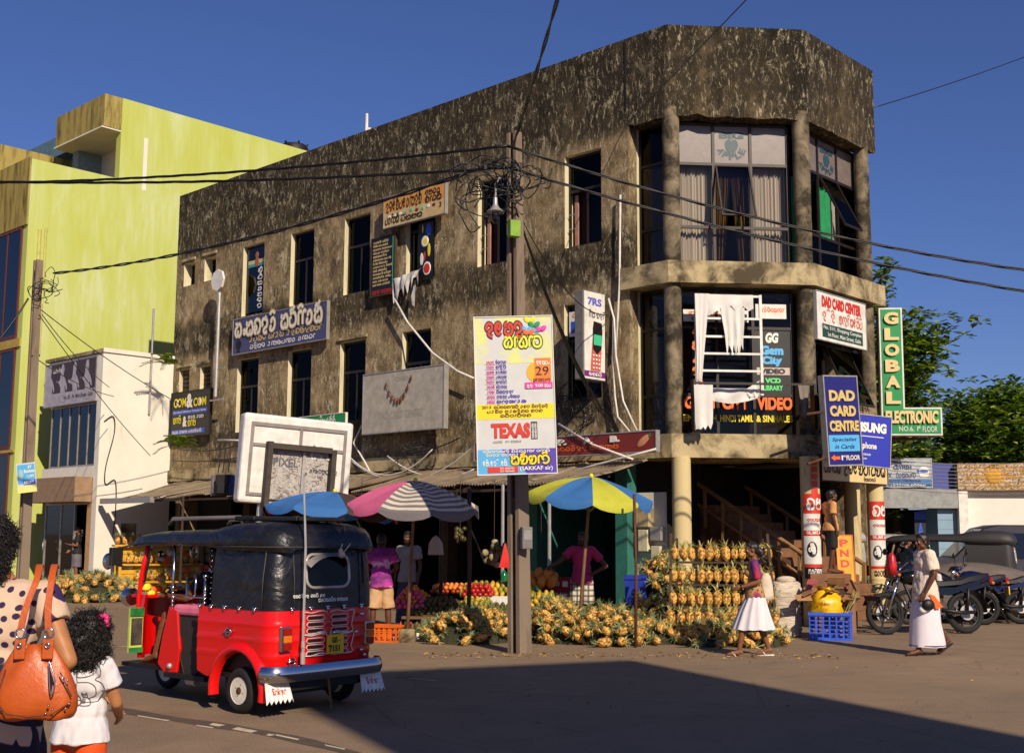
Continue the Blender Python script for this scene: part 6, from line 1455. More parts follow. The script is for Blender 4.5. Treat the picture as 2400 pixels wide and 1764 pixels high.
    def rr(yw,zw,r_,n=6):
        out=[]
        for cy,cz,a0 in ((yw-r_,zw-r_,0),(-yw+r_,zw-r_,90),(-yw+r_,-zw+r_,180),(yw-r_,-zw+r_,270)):
            for i in range(n+1):a=RAD(a0+90*i/n);out.append((cy+r_*math.cos(a),cz+r_*math.sin(a)))
        return out
    b=MB();xr_=lambda z:-.462+.05*((z-.925)/.6)**2-.012
    pts=[Vector((xr_(wz+z),y,wz+z)) for y,z in rr(yw,zw,.09)];b.tube(pts+[pts[0],pts[1]],.016,6);wf=b.build('rear_window',mk('pale_window_rim',(190,180,168),.3,.3,bump=0),e,180)
    b=MB();b.poly([(xr_(wz+z)-.002,y,wz+z) for y,z in rr(yw-.01,zw-.01,.08)][::-1]);b.build('pane',mk('black_window_glass',(8,9,9),.12,bump=0,spec=.25),wf)
    # tail lamps, bumper, lower valance
    for s_ in (-1,1):
        b=MB();b.box(-.505,-.46,s_*.5-.055,s_*.5+.055,.57,.79);o=b.build('tail_lamp',M_CHROME,e,bevel=.012)
        for z0,z1,m in ((.715,.775,M_LENSR),(.65,.71,M_LENSA),(.585,.645,M_LENSR if hero else M_LENSW)):b=MB();b.box(-.525,-.506,s_*.5-.045,s_*.5+.045,z0,z1);b.build('lens',m,o,bevel=.006)
    b=MB();bf=[(-.05-.34,.69),(-.46,.68),(-.53,.62),(-.55,.5),(-.56,.25),(-.56,0),(-.56,-.25),(-.55,-.5),(-.53,-.62),(-.46,-.68),(-.39,-.69)]
    R=shell(bf,lambda p:.31,lambda p:.45,6,lambda t,p:.025*math.sin(math.pi*t));b.loft(R,closed=False);R=shell(bf,lambda p:.31,lambda p:.45,2,lambda t,p:-.02);b.loft([r[::-1] for r in R],closed=False);b.build('bumper',M_CHROME if hero else body,e,50)
    b=MB();b.box(-.45,-.43,-.5,.5,.22,.36);b.box(-.3,.5,-.3,.3,.17,.3);b.cyl((-.35,-.2,.2),(.2,-.2,.2),.05);b.build('underbody',M_BLACK,e)
    if plate or hero:
        b=MB();b.box(-.50,-.485,-.18,.02,.52,.69);o=b.build('number_plate',M_PLATE,e)
    return e
# hero: the red three-wheeler driving past
rl,rr_,fw_=gd(520,1567),gd(752,1535),gd(368,1510)
mid=(rl+rr_)/2;hd=(fw_-mid);HZ=math.atan2(hd.y,hd.x)
tk=tuk('bright red three-wheeler with a black hood driving past in the street',(mid.x,mid.y,0),HZ,M_RED,M_VINYL,True,group=None)
M_SILVER=mk('pale_silver_line',(222,200,190),.35,bump=0)
# louvres with painted scrolls
lo=MB();sl=MB()
for s_ in (-1,1):
    for i in range(6):
        z=.85-i*.058-(.028 if i>2 else 0);y0,y1=s_*.03+.0,s_*.26
        y0,y1=min(y0,y1),max(y0,y1);sl.box(-.487,-.470,y0+.05,y1-.03,z-.009,z+.009)
        P=[Vector((-.484,y,zz)) for y,zz in [(y0+.01,z),(y0+.03,z+.021),(y1-.02,z+.021),(y1,z),(y1-.02,z-.021),(y0+.03,z-.021)]];lo.tube(P+[P[0],P[1]],.0045,5)
    for z0,z1 in ((.71,.905),(.52,.70)):
        P=spline([Vector((-.486,s_*y,z0+(z1-z0)*t)) for y,t in ((.015,.0),(.1,.06),(.2,-.04),(.3,.02),(.285,.3),(.3,.6),(.31,1.0),(.2,.95),(.1,1.03),(.015,.97))],4);lo.tube(P,.006,5)
lo.build('scroll',M_SILVER,tk,180);sl.build('louvre',M_BLACK,tk)
pl=next(c for c in tk.children if c.name.startswith('number_plate'))
fr=Matrix(((0,0+1,0,0),(-1,0,0,0),(0,0,1,0),(0,0,0,1)))         # local text frame on the tail: x -> -y, y(in) -> +x
def tail_text(s_,y,z,w,h,m,x=-.503,bold=.04,name='lettering',parent=tk,shear=0):
    tmp=MB();lettering(None,s_,0,0,w,h,m,0,bold,shear,mb=tmp);tmp.v=[(x,y-q[0],z+q[2]) for q in tmp.v];return tmp.build(name,m,parent)
tail_text('GE -',-.03,.615,.1,.05,C_BLACK,-.504,parent=pl);tail_text('7151',-.0,.535,.13,.06,C_BLACK,-.504,parent=pl);tail_text('WP',.012,.575,.035,.025,C_BLACK,-.504,parent=pl)
def tail_script(code,y,z,w,h,x=-.475):
    o=sinhala(None,code,0,0,w,h,C_WHITE,0,.24);me=o.data
    for v in me.vertices:v.co=(x-.0,y-v.co.x,z+v.co.z)
    o.name='lettering';o.parent=tk
tail_script('dsvd~lu thv~ rs',.42,1.035,.38,.03);tail_script('srvstr~n momrn',.12,.99,.36,.035)
t=NT('creased_vinyl').p(.36,0,.6);c_=t.noise(t.mapping((1,1,1.6)),2.6,5,.55,1.2);d_=t.noise(t.mapping(),5,8,.7);t.base(t.mix(t.ramp(d_,[(.5,0.0),(.8,.35)]),lin((20,20,23)),lin((84,76,66))));t.bump(t.math('ADD',c_,t.math('MULTIPLY',t.noise(t.mapping(),70,3),.05)),.55,.06)
for c in tk.children:
    if c.name.startswith(('hood','roof')) and c.data.materials[0]==M_VINYL:c.data=c.data.copy();c.data.materials[0]=t.m
b=MB()
for s_ in (-1,1):b.tube([(-.3,s_*.632,.94),(-.3,s_*.625,1.2),(-.3,s_*.59,1.48)],.006,5);b.tube([(-.47,s_*.4,.94),(-.465,s_*.4,1.2),(-.435,s_*.4,1.47)],.005,5)
b.tube([(x,y,1.49) for x,y in ((.44,.64),(.05,.655),(-.24,.648),(-.4,.615),(-.48,.54),(-.5,.46),(-.505,0),(-.5,-.46),(-.48,-.54),(-.4,-.615))],.006,5);b.build('hood_seam',mk('grey_piping',(66,62,62),.6),tk,180)
# rear window visor and tassel, antenna, mudflaps, side badge, roof rack, chrome rods
b=MB();n=12;b.loft([[(-.475-.0,-.29+.58*i/n,1.40+.03*math.sin(math.pi*i/n)-.05*(abs(i-n/2)/(n/2))**3) for i in range(n+1)],[(-.56,-.29+.58*i/n,1.375+.03*math.sin(math.pi*i/n)-.07*(abs(i-n/2)/(n/2))**3) for i in range(n+1)]],closed=False);b.build('window_visor',mk('silver_visor',(186,178,172),.3,.4),tk,180)
b=MB();b.ball((-.53,-.1,1.42),(.03,.04,.035),8,6);b.ball((-.54,-.08,1.45),(.02,.025,.03),8,6);b.tube([(-.53,-.12,1.43),(-.54,-.18,1.5),(-.54,-.2,1.52)],.006,5);b.tube([(-.53,-.08,1.45),(-.54,-.1,1.52)],.006,5);b.build('mascot',mk('pale_trinket',(220,190,170),.4),tk,180)
b=MB();b.tube([(-.56,.36,.5),(-.56,.36,1.5),(-.53,.38,2.15)],[.013,.012,.008],6);b.cyl((-.56,.36,.46),(-.56,.36,.56),.022);b.cyl((-.56,.36,.6),(-.56,.36,.66),.019);b.build('aerial',mk('silver_aerial',(206,200,192),.3,.5,bump=0),tk,60)
for s_ in (-1,1):
    b=MB();y0=s_*.56;w=.13
    T=[(-.31,y0-w+.26*i/6) for i in range(7)]
    top=[(-.45,y0-w+2*w*i/12,.31) for i in range(13)];bot=[(-.51,y0-w*1.15+2.3*w*i/12,.13+(.035 if i%2 else 0)) for i in range(13)]
    b.loft([top,[((a[0]+c[0])/2,(a[1]+c[1])/2,(a[2]+c[2])/2) for a,c in zip(top,bot)],bot],closed=False);b.loft([[(x-.008,y,z) for x,y,z in r_][::-1] for r_ in (top,bot)],closed=False);o=b.build('mudflap',mk('white_rubber',(226,220,210),.5),tk)
    tmp=MB();lettering(None,'Saker',0,0,.17,.06,C_RED,0,.02,.3,mb=tmp);tmp.v=[(-.45-.06*(.31-(.205+q[2]))/.18-.014,y0+.085-q[0],.205+q[2]) for q in tmp.v];tmp.build('lettering',C_RED,o)
b=MB()
for p in ((.15,.65,.72),):b.torus(p,.035,.007,(0,1,0),16,6);b.box(p[0]-.06,p[0]+.06,p[1]-.004,p[1]+.008,p[2]-.006,p[2]+.006)
b.torus((-.49,.42,.48),.035,.005,(1,0,0),16,6);b.box(-.495,-.482,.37,.47,.474,.486);b.build('badge',M_CHROME,tk,180)
b=MB()
for p in ((-.5,-.06,.71),(-.5,-.33,.7),(-.5,-.4,.86),(-.5,-.4,.53),(-.5,-.44,.48),(-.5,.4,.4)):b.ball(p,.02,8,6)
b.build('knob',M_CHROME,tk,180)
b=MB()
for s_ in (-.36,.36):b.tube([(.35,s_,1.7),(.4,s_,1.76),(1.5,s_,1.75),(1.55,s_,1.69)],.022,8)
b.build('roof_rail',mk('grey_roof_bar',(150,138,126),.4,.5),tk,180);b=MB();b.box(-.35,.0,-.3,.3,1.725,1.765);b.build('roof_board',mk('black_board_trim',(34,32,32),.5),tk,bevel=.01);b=MB();b.box(.15,.45,-.4,.4,1.73,1.775);b.box(.0,.15,-.06,.06,1.72,1.76);b.build('roof_spoiler',M_BLACK,tk,bevel=.015)
b=MB()
for x,z1 in ((1.22,1.52),(.7,1.2)):
    b.tube([(x,.52,.8),(x,.52,z1)],.014,8);b.ball((x,.52,1.08 if x>1 else z1),.025,8,6)
    for k in range(6):b.cyl((x,.52,.86+k*.04),(x,.52,.88+k*.04),.018,n=8)
b.tube([(.7,.52,1.0),(1.22,.52,1.0)],.008,6);b.tube([(.88,.5,1.22),(.88,.5,1.02),(.95,.5,.98),(1.02,.5,1.02),(1.02,.5,1.18)],.012,6);b.torus((1.0,.45,1.43),.05,.012,(1,.3,0),18,6);b.build('chrome_rod',M_CHROME,tk,180)
b=MB()
for k in range(10):b.ball((.5,.6,1.0+k*.05),.008,6,4)
b.build('stud',M_CHROME,tk,180)
b=MB();b.box(.72,1.2,.3,.53,.82,.92);b.build('pink_towel',mk('pink_towel_cloth',(222,112,140),.9),tk,bevel=.03)
b=MB();b.box(1.79,1.82,.47,.62,.42,.86);o=b.build('side_board',mk('green_yellow_board',(190,200,90),.5),tk);b=MB();b.box(1.776,1.789,.485,.605,.5,.76);b.build('print',mk('dark_photo_print',(74,66,60),.5,0,.6,9),o)
b=MB();b.box(1.775,1.789,.47,.62,.78,.86);b.box(1.775,1.789,.47,.62,.42,.47);b.build('print',mk('green_print',(40,120,60),.5,0,.5,9),o)
r=random.Random(6)
for i in range(40):                                   # trinkets and flowers along the windscreen
    b=MB();b.ball((r.uniform(1.86,1.98),r.uniform(-.36,.36),r.uniform(1.0,1.42) if i%2 else r.uniform(.98,1.08)),(r.uniform(.02,.05),r.uniform(.03,.06),r.uniform(.02,.06)),7,5);b.build('trinket',r.choice([C_RED,C_GOLD,M_WPAINT,C_ORANGE,C_YEL,M_CHROME]),tk,180)
b=MB();b.tube([(2.05,.46,1.25),(2.1,.6,1.28),(2.1,.66,1.3)],.012,6);b.lathe([(.07,0),(.085,.03),(.05,.06)],16,(2.1,.68,1.32),(1,.3,0));b.build('mirror',M_CHROME,tk,60)
b=MB();b.tube([(2.0,.44,1.5),(2.1,.6,1.45)],.012,6);b.box(2.08,2.14,.55,.68,1.28,1.46);b.build('mirror',M_BLACK,tk,bevel=.015)
b=MB();b.lathe([(.02,0),(.09,.03),(.1,.1),(.09,.12)],16,(2.16,.34,.95),(1,.1,0));b.build('headlight',M_CHROME,tk,40)
b=MB();b.tube([(1.82,-.32,.98),(1.86,0,1.0),(1.82,.32,.98)],.016,8);b.build('handlebar',M_HANDLE,tk,180)
b=MB();b.cyl((.86,.46,.2),(1.0,.46,.2),.04,n=10);b.ball((1.2,.54,.33),.03,8,6);b.build('exhaust',M_STEEL,tk,60)
b=MB();b.bar((-.5,-.0,.32),(-.53,-.02,.02),.02,.01);b.build('strap',mk('dirty_strap',(120,92,60),.9),tk)

# --- parked traffic on the right
M_HOODG=mk('dusty_charcoal_hood',(44,41,42),.6,0,.15,3)
p=ad(2168,1300,24.6);tuk('dusty charcoal hooded three-wheeler with a tan body parked behind the motorcycles',(p.x+.1,24.6,0),RAD(156),mk('tan_body_paint',(122,98,66),.5,dirt=.3),M_HOODG)
p=ad(1925,1300,29.5);tuk('green three-wheeler parked behind the porch columns',(p.x-.6,29.5,0),RAD(12),paint('green_vehicle_paint',(10,120,66)),mk('pale_canopy',(150,146,140),.6))
p=ad(1838,1300,31.0);tuk('dark three-wheeler in the shade beyond the porch steps',(p.x-.3,31.2,0),RAD(168),paint('maroon_vehicle_paint',(80,20,18)),M_HOODG)
def van(label,loc,rz,m):
    e=thing('van',label,'van',loc,rz);W=.84
    prof=[(-2.3,.35),(-2.34,.9),(-2.3,1.2),(-2.18,1.75),(-2.0,1.86),(.9,1.88),(1.25,1.8),(1.95,1.1),(2.35,.98),(2.42,.6),(2.36,.35)]
    b=MB();n=len(prof);rings=[]
    for y,k,dz in ((-W,1,0),(-W+.0,1,0),(W,1,0)):pass
    for y in (-W,-W+.05,0,W-.05,W):rings.append([(x*(1-.004*(abs(y)>W-.01)),y*(1-.09*max(0,(z-1.0))/.9),z-(.03 if abs(y)>W-.01 and z>1.7 else 0)) for x,z in prof])
    b.loft(rings);b.build('body',m,e,35)
    for s_ in (-1,1):
        def sy(z):return s_*(W*(1-.09*max(0,z-1.0)/.9)+.006)
        for P in ([(-2.05,1.08),(-2.0,1.65),(-1.15,1.67),(-1.15,1.08)],[(-1.05,1.08),(-1.05,1.67),(-.1,1.68),(-.1,1.08)],[(0,1.08),(0,1.68),(.75,1.68),(.75,1.08)],[(.85,1.08),(.85,1.67),(1.18,1.62),(1.72,1.1)]):
            b=MB();q=[(x,sy(z),z) for x,z in P];b.poly(q if s_>0 else q[::-1]);b.build('window',mk('tinted_van_glass',(12,13,14),.06,bump=0,spec=.7),e)
        b=MB();b.box(-2.3,2.3,min(s_*W,s_*(W+.012)),max(s_*W,s_*(W+.012)),.72,.77);b.build('trim_strip',M_STEEL,e)
        for x in (-1.35,1.6):wheel('wheel',e,(x,s_*.76,.31),.31,.18,M_STEEL)
    b=MB();b.poly([(1.28,-.7,1.78),(1.97,-.76,1.12),(1.97,.76,1.12),(1.28,.7,1.78)]);b.build('windscreen',mk('tinted_van_glass',(12,13,14)),e)
    return e
p=ad(2160,1250,29.5);van('long grey van parked behind the charcoal three-wheeler',(p.x+1.2,29.6,0),RAD(172),mk('grey_van_paint',(62,59,66),.35,.2,bump=0))

def motorcycle(label,loc,rz,tank_m,seat_m=M_SEAT,rim=M_HANDLE,s=1.1,lean=RAD(6),plate=False,carrier=False,accent=None,scooter=False):
    e=thing('motorcycle',label,'motorcycle',loc,rz,'motorcycles parked beside the corner');e.scale=(s,s,s);e.rotation_euler=(lean,0,rz)
    wf,wr=(1.28,0,.3),(0,0,.3)
    wheel('wheel',e,wf,.3,.07,rim,spokes=5);wheel('wheel',e,wr,.3,.085,rim,spokes=5)
    for c,y in ((wf,-.06),(wr,.06)):b=MB();b.lathe([(.11,y-.003),(.11,y+.003)],20,c,(0,1,0));b.build('brake_disc',M_STEEL,e)
    b=MB();b.tube([(.46,.16,.34),(.2,.16,.3),(-.06,.16,.3)],.03,6);b.tube([(.55,.18,.26),(.62,.26,.24)],.015,6);b.tube([(.55,-.18,.26),(.62,-.26,.24)],.015,6);b.tube([(.9,.05,.8),(.75,.12,.7),(.66,.1,.6)],.008,5);b.tube([(1.05,.1,.9),(1.1,.12,.7),(1.2,.09,.4)],.006,5);b.build('linkage',M_HANDLE,e,180)
    if accent:
        for c in (wf,wr):b=MB();b.torus(c,.235,.012,(0,1,0),32,6);b.build('rim_stripe',accent,e,180)
    b=MB()
    for y in (-.075,.075):b.tube([(1.28,y,.3),(1.02,y,.88)],.022,8)
    b.build('fork',M_CHROME,e,180)
    b=MB();b.loft([[(1.28+.335*math.cos(a),y,.3+.335*math.sin(a)) for y in (-.06,-.03,.03,.06)] for a in (RAD(20+130*i/8) for i in range(9))],closed=False);b.build('mudguard',tank_m,e,180)
    b=MB();b.loft([[(.335*math.cos(a),y,.3+.34*math.sin(a)) for y in (-.07,-.03,.03,.07)] for a in (RAD(60+120*i/8) for i in range(9))],closed=False);b.loft([[(-.2,-.06,.62),(-.2,.06,.62)],[(-.42,-.06,.36),(-.42,.06,.36)]],closed=False);b.build('mudguard',M_HANDLE,e,180)
    b=MB();q=len(b.v)
    rings=[]
    for x,w,z0,z1 in ((.48,.06,.72,.78),(.52,.1,.7,.83),(.65,.14,.69,.9),(.82,.15,.7,.93),(.95,.12,.73,.91),(1.02,.05,.77,.85)):
        zc,h=(z0+z1)/2,(z1-z0)/2;rings.append([(x,w*math.cos(a),zc+h*math.sin(a)) for a in (2*math.pi*i/14 for i in range(14))])
    b.loft(rings);b.build('fuel_tank',tank_m,e,180)
    b=MB();rings=[]
    for x,w,z0,z1 in ((.52,.09,.68,.77),(.4,.12,.68,.76),(.1,.14,.7,.78),(-.05,.13,.74,.83),(-.3,.12,.78,.87),(-.42,.07,.82,.87)):rings.append([(x,-w,z0),(x,w,z0),(x,w,z1-.02),(x,w*.7,z1),(x,-w*.7,z1),(x,-w,z1-.02)])
    b.loft(rings);b.build('seat',seat_m,e,40)
    b=MB();b.box(.42,.78,-.13,.13,.26,.5);b.box(.55,.78,-.1,.1,.5,.66)
    for k in range(5):b.box(.53,.8,-.13,.13,.515+k*.03,.527+k*.03)
    b.lathe([(.1,-.15),(.1,.15)],16,(.46,0,.36),(0,1,0));b.build('engine',mk('engine_metal',(70,68,66),.45,.6,.3,12,.2),e,bevel=.01)
    b=MB();b.tube([(.98,0,.84),(.85,0,.5),(.75,0,.24),(.4,0,.22),(.3,0,.34),(0,0,.3)],.022,8);b.tube([(.95,0,.78),(.4,0,.66),(-.35,0,.74)],.02,8)
    for y in (-.1,.1):b.tube([(.02,y,.3),(-.05,y,.72)],.022,8)
    b.build('chassis',M_HANDLE,e,180)
    b=MB();b.tube([(.72,-.14,.56),(.86,-.16,.4),(.7,-.17,.24),(.2,-.18,.26),(-.35,-.2,.38)],[.02,.02,.022,.035,.045],8);b.build('exhaust',M_CHROME,e,180)
    b=MB();b.loft([[(.48,y,.66),(.2,y,.66),(-.1,y,.74),(-.38,y,.82),(-.4,y,.78),(-.05,y,.66),(.25,y,.56),(.46,y,.54)] for y in (-.135,-.12,.12,.135)]);b.build('side_fairing',tank_m,e,30)
    b=MB();b.tube([(.98,-.36,1.0),(1.0,-.24,1.0),(1.02,-.1,.93),(1.02,.1,.93),(1.0,.24,1.0),(.98,.36,1.0)],.014,8);hb=b.build('handlebar',M_CHROME,e,180)
    for y in (-.31,.31):
        b=MB();b.cyl((.985,y-.06,1.0),(.985,y+.06,1.0),.02,n=8);b.build('grip',M_HANDLE,hb);b=MB();b.tube([(1.0,y*.75,1.0),(1.0,y*.85,1.14),(.98,y*1.15,1.2)],.008,6);b.ball((.98,y*1.25,1.22),(.015,.07,.05),10,6);b.build('mirror',M_HANDLE,e,60)
    b=MB();b.lathe([(.04,-.1),(.09,-.03),(.095,.02)],16,(1.12,0,.88),(1,0,-.1));b.build('headlight',M_CHROME,e,40);b=MB();b.loft([[(1.02,-.09,.98),(1.02,.09,.98)],[(1.13,-.1,1.0),(1.13,.1,1.0)],[(1.2,-.07,.9),(1.2,.07,.9)]],closed=False);b.box(1.0,1.1,-.08,.08,.94,1.0);b.build('headlight_cowl',tank_m,e,50)
    for p in ((1.1,.17,.84),(1.1,-.17,.84),(-.42,.14,.72),(-.42,-.14,.72)):b=MB();b.ball(p,(.03,.025,.025),8,6);b.build('indicator',M_LENSA,e,180)
    b=MB();b.box(-.47,-.41,-.07,.07,.74,.82);b.build('tail_light',M_LENSR,e,bevel=.01)
    if plate:b=MB();b.box(-.46,-.445,-.1,.1,.52,.66);o=b.build('number_plate',M_PLATE,e);tmp=MB();lettering(None,'WP',0,0,.05,.035,C_BLACK,0,mb=tmp);lettering(None,'3562',0,-.06,.13,.05,C_BLACK,0,mb=tmp);tmp.v=[(-.463,.065-q[0],.605+q[2]) for q in tmp.v];tmp.build('lettering',C_BLACK,o)
    if carrier:b=MB();b.tube([(-.1,-.14,.84),(-.5,-.14,.86),(-.5,.14,.86),(-.1,.14,.84)],.012,6);b.build('carrier',M_CHROME,e,180)
    b=MB();b.bar((.4,.12,.25),(.32,.3,.0),.02);b.build('stand',M_HANDLE,e)
    return e
M_MBLK=paint('black_motorcycle_paint',(12,12,14),.15,.05);M_MRED=paint('red_motorcycle_paint',(160,10,16),.15,.05);M_MBLU=paint('blue_motorcycle_paint',(14,22,70),.2,.05)
def bike_at(px,py,rz,**k):
    p=gp(px,py);return (p.x,p.y,0),rz
l,rz=bike_at(2266,1484,RAD(192));motorcycle('black motorcycle with red wheel stripes parked nearest the kerb, front wheel by the blue crate',l,rz,M_MBLK,accent=C_RED,s=1.14)
l,rz=bike_at(2306,1464,RAD(178));motorcycle('black motorcycle with a yellow number plate tucked behind the nearest one',l,rz,M_MBLK,plate=True,s=1.05)
l,rz=bike_at(2395,1462,RAD(176));motorcycle('dark blue moped with a chrome carrier at the right end of the parked row',l,rz,M_MBLU,carrier=True,s=1.05)
l,rz=bike_at(2418,1440,RAD(200));motorcycle('motorcycle with a glossy red tank behind the blue moped',l,rz,M_MRED,s=1.05)
l,rz=bike_at(2140,1432,RAD(165));motorcycle('red and black motorcycle behind the nearest black one, where the woman in pale blue sits',l,rz,M_MRED,s=1.05,lean=0)
l,rz=bike_at(2222,1450,RAD(184));motorcycle('black motorcycle squeezed between the nearest bike and the covered car',l,rz,M_MBLK,s=1.06)
# car under a grey cover
p=ad(2130,1300,23.6);e=thing('covered_car','low car under a dusty grey cover behind the motorcycles','car',(p.x,24.0,0),RAD(170));b=MB();rings=[]
for x,w,h in ((-1.6,.2,.3),(-1.5,.66,.8),(-1.0,.74,1.0),(-.3,.76,1.12),(.4,.76,1.08),(.9,.74,.84),(1.5,.68,.78),(1.62,.2,.3)):rings.append([(x,w*1.04,.02),(x,w,h*.6),(x,w*.85,h*.93),(x,w*.3,h),(x,-w*.3,h),(x,-w*.85,h*.93),(x,-w,h*.6),(x,-w*1.04,.02)])
b.loft(rings);o=b.build('cover',mk('grey_car_cover',(104,92,84),.85),e);sm=o.modifiers.new('s','SUBSURF');sm.levels=sm.render_levels=2;o.data.shade_smooth()
# ------------------------------------------------------------------ pineapples
def m_pine():
    t=NT('pineapple_skin').p(.6,0,.3);v=t.mapping((1,1,.85));w=t.n('ShaderNodeTexVoronoi');w.inputs['Scale'].default_value=34;t.l(v,w.inputs['Vector'])
    oi=t.n('ShaderNodeObjectInfo');z=t.sep(t.tc.outputs['Object'])[2]
    c=t.ramp(w.outputs['Distance'],[(.0,lin((96,66,30))),(.12,lin((244,204,126))),(.4,lin((236,180,92))),(.62,lin((170,116,54))),(.85,lin((70,46,22)))])
    c=t.mix(t.ramp(oi.outputs['Random'],[(.35,0.0),(1.0,.55)]),c,t.mix(.5,c,lin((150,128,40))));c=t.mix(t.ramp(t.noise(v,9,3),[(.5,0.0),(.75,.5)]),c,lin((140,110,44)))
    t.base(c);t.bump(w.outputs['Distance'],.6,.012);return t.m
M_PINE=m_pine();M_CROWN=m_leaf('pineapple_crown_leaf',(150,158,116),.5,9);M_STALK=m_leaf('dry_pineapple_leaf',(210,198,132),.4,9)
def pine_mesh(seed):
    r=random.Random(seed);b=MB();nu,nv=14,12;L=r.uniform(.085,.105);R=r.uniform(.056,.064);rings=[]
    for i in range(nv+1):
        t=i/nv;h=-L+2*L*t;rr=R*max(.12,(1-abs(2*t-.96)**2.6))**.5*(1.05-.12*t)
        rings.append([((rr*(1+.055*(1 if (j+i)%2 else -1)))*math.cos(2*math.pi*(j+.5*(i%2))/nu),(rr*(1+.055*(1 if (j+i)%2 else -1)))*math.sin(2*math.pi*(j+.5*(i%2))/nu),h) for j in range(nu)])
    b.loft(rings);return b.mesh('fruit',M_PINE,180),L
def leaves_mesh(seed,n,L0,up,m,w=.011,curl=.4):
    r=random.Random(seed);b=MB()
    for k in range(n):
        a=2*math.pi*k*.382;el=RAD(85)-(k/n)*RAD(75)*(1 if up else .6);L=L0*r.uniform(.7,1.15);d=Vector((math.cos(a)*math.cos(el),math.sin(a)*math.cos(el),math.sin(el)));s_=Vector((-math.sin(a),math.cos(a),0));o=Vector((math.cos(a),math.sin(a),0))*.008
        p1,p2=o+d*L*.5,o+d*L+Vector((math.cos(a),math.sin(a),-.6))*L*curl*.5
        b.add([o-s_*w,o+s_*w,p1+s_*w*.9,p1-s_*w*.9,p2],[(0,1,2,3),(3,2,4)])
    return b.mesh('crown',m)
PM=[pine_mesh(i) for i in range(4)];CM=[leaves_mesh(10+i,20,.125,True,M_CROWN) for i in range(3)];SM=[leaves_mesh(20+i,7,.13,True,M_STALK,.012,.3) for i in range(3)];CSM=[leaves_mesh(30+i,14,.055,True,M_CROWN,.008,.3) for i in range(2)]
_rp=random.Random(77)
def pineapple(loc,d,label,group,style='heap',s=1.0):
    """d: direction of the crown end"""
    me,L=_rp.choice(PM);o=put('pineapple',me);q=Vector(d).normalized().to_track_quat('Z','Y');q=q@Vector((0,0,1)).rotation_difference(Vector((0,0,1)))
    o.rotation_mode='QUATERNION';from mathutils import Quaternion as Q_;o.rotation_quaternion=q@Q_((0,0,1),_rp.random()*6.28);o.location=loc;o.scale=(s*_rp.uniform(.9,1.08),)*3
    tag(o,label,'pineapple',group)
    if style=='rack':
        c=put('crown',_rp.choice(CSM),o);c.location=(0,0,L*.95);k=put('stalk',_rp.choice(SM),o);k.location=(0,0,-L*.95);k.rotation_euler=(math.pi,0,_rp.random()*6)
    else:
        c=put('crown',_rp.choice(CM),o);c.location=(0,0,L*.92)
        if _rp.random()<.35:k=put('stalk',_rp.choice(SM),o);k.location=(0,0,-L*.95);k.rotation_euler=(math.pi,0,0)
    return o
FAR=MB()
def far_pineapple(loc,d,s):
    # small far fruit, too many to keep one by one
    me=_rp.choice(PM)[0];M=Matrix.Translation(loc)@Vector(d).normalized().to_track_quat('Z','Y').to_matrix().to_4x4()@Matrix.Scale(s,4)
    for q,m,k in ((me,0,0),(_rp.choice(CM),1,.09)):FAR.mat(m).add([M@(v.co+Vector((0,0,k))) for v in q.vertices],[tuple(p.vertices) for p in q.polygons])
def far_done(name):
    global FAR
    tag(FAR.build(name,[M_PINE,M_CROWN],None,180),kind='stuff');FAR=MB()
def loose_leaves(name,pts,n,m,L=.16,seed=0,label=None):
    r=random.Random(seed);b=MB()
    for i in range(n):
        p=Vector(r.choice(pts))+Vector((r.gauss(0,.06),r.gauss(0,.06),r.uniform(-.03,.05)));a=r.random()*6.28;el=r.uniform(-.3,.9);d=Vector((math.cos(a)*math.cos(el),math.sin(a)*math.cos(el),math.sin(el)));s_=d.cross(UP).normalized()*.011;l=L*r.uniform(.5,1.1);m1=p+d*l*.55;e=p+d*l-UP*l*.25
        b.add([p-s_,p+s_,m1+s_*.9,m1-s_*.9,e],[(0,1,2,3),(3,2,4)])
    return tag(b.build(name,m),label,kind='stuff')
PILE_N=0
def heap(mounds,label,group,seed,n,sp=.135,front=Vector((0,-1,0)),leaves=True,s=1.0,joined=False):
    """mounds: (x, y, rx, ry, h). Fruit over the surface of the mounds, nearest the street first"""
    r=random.Random(seed);pts=[]
    def hz(x,y):return max([m[4]*max(0,1-((x-m[0])/m[2])**2-((y-m[1])/m[3])**2)**.6 if ((x-m[0])/m[2])**2+((y-m[1])/m[3])**2<1 else -1 for m in mounds])
    tries=0
    while len(pts)<n and tries<9000:
        tries+=1;m=r.choice(mounds);a,q=r.random()*6.28,math.sqrt(r.random());x,y=m[0]+m[2]*q*math.cos(a),m[1]+m[3]*q*math.sin(a);z=hz(x,y)
        if z<0:continue
        p=Vector((x,y,max(z,.07)))
        if (y-m[1])>m[3]*.45:continue
        if all((p-o).length>sp for o in pts):pts.append(p)
    for p in pts:
        d=Vector((r.gauss(0,.8),r.gauss(.25,.6),r.gauss(.25,.4)))
        pineapple(p,d,label,group,'heap',s) if not joined else far_pineapple(p,d,s)
    if joined:far_done('pineapple_heap')
    if leaves:
        loose_leaves('pineapple_leaves',pts,len(pts)*8,M_CROWN,.16,seed);loose_leaves('pineapple_leaves',pts,len(pts)*5,M_STALK,.15,seed+1)
        b=MB()
        for m in mounds:b.ball((m[0],m[1]+.05,0),(m[2]*.86,m[3]*.86,max(.02,m[4]-.1)),16,8)
        tag(b.build('pineapple_leaves',mk('dark_leaf_bed',(48,50,28),.9)),kind='stuff')
    return pts
def gx(x,y):p=gd(x,y);return p.x,p.y-.3
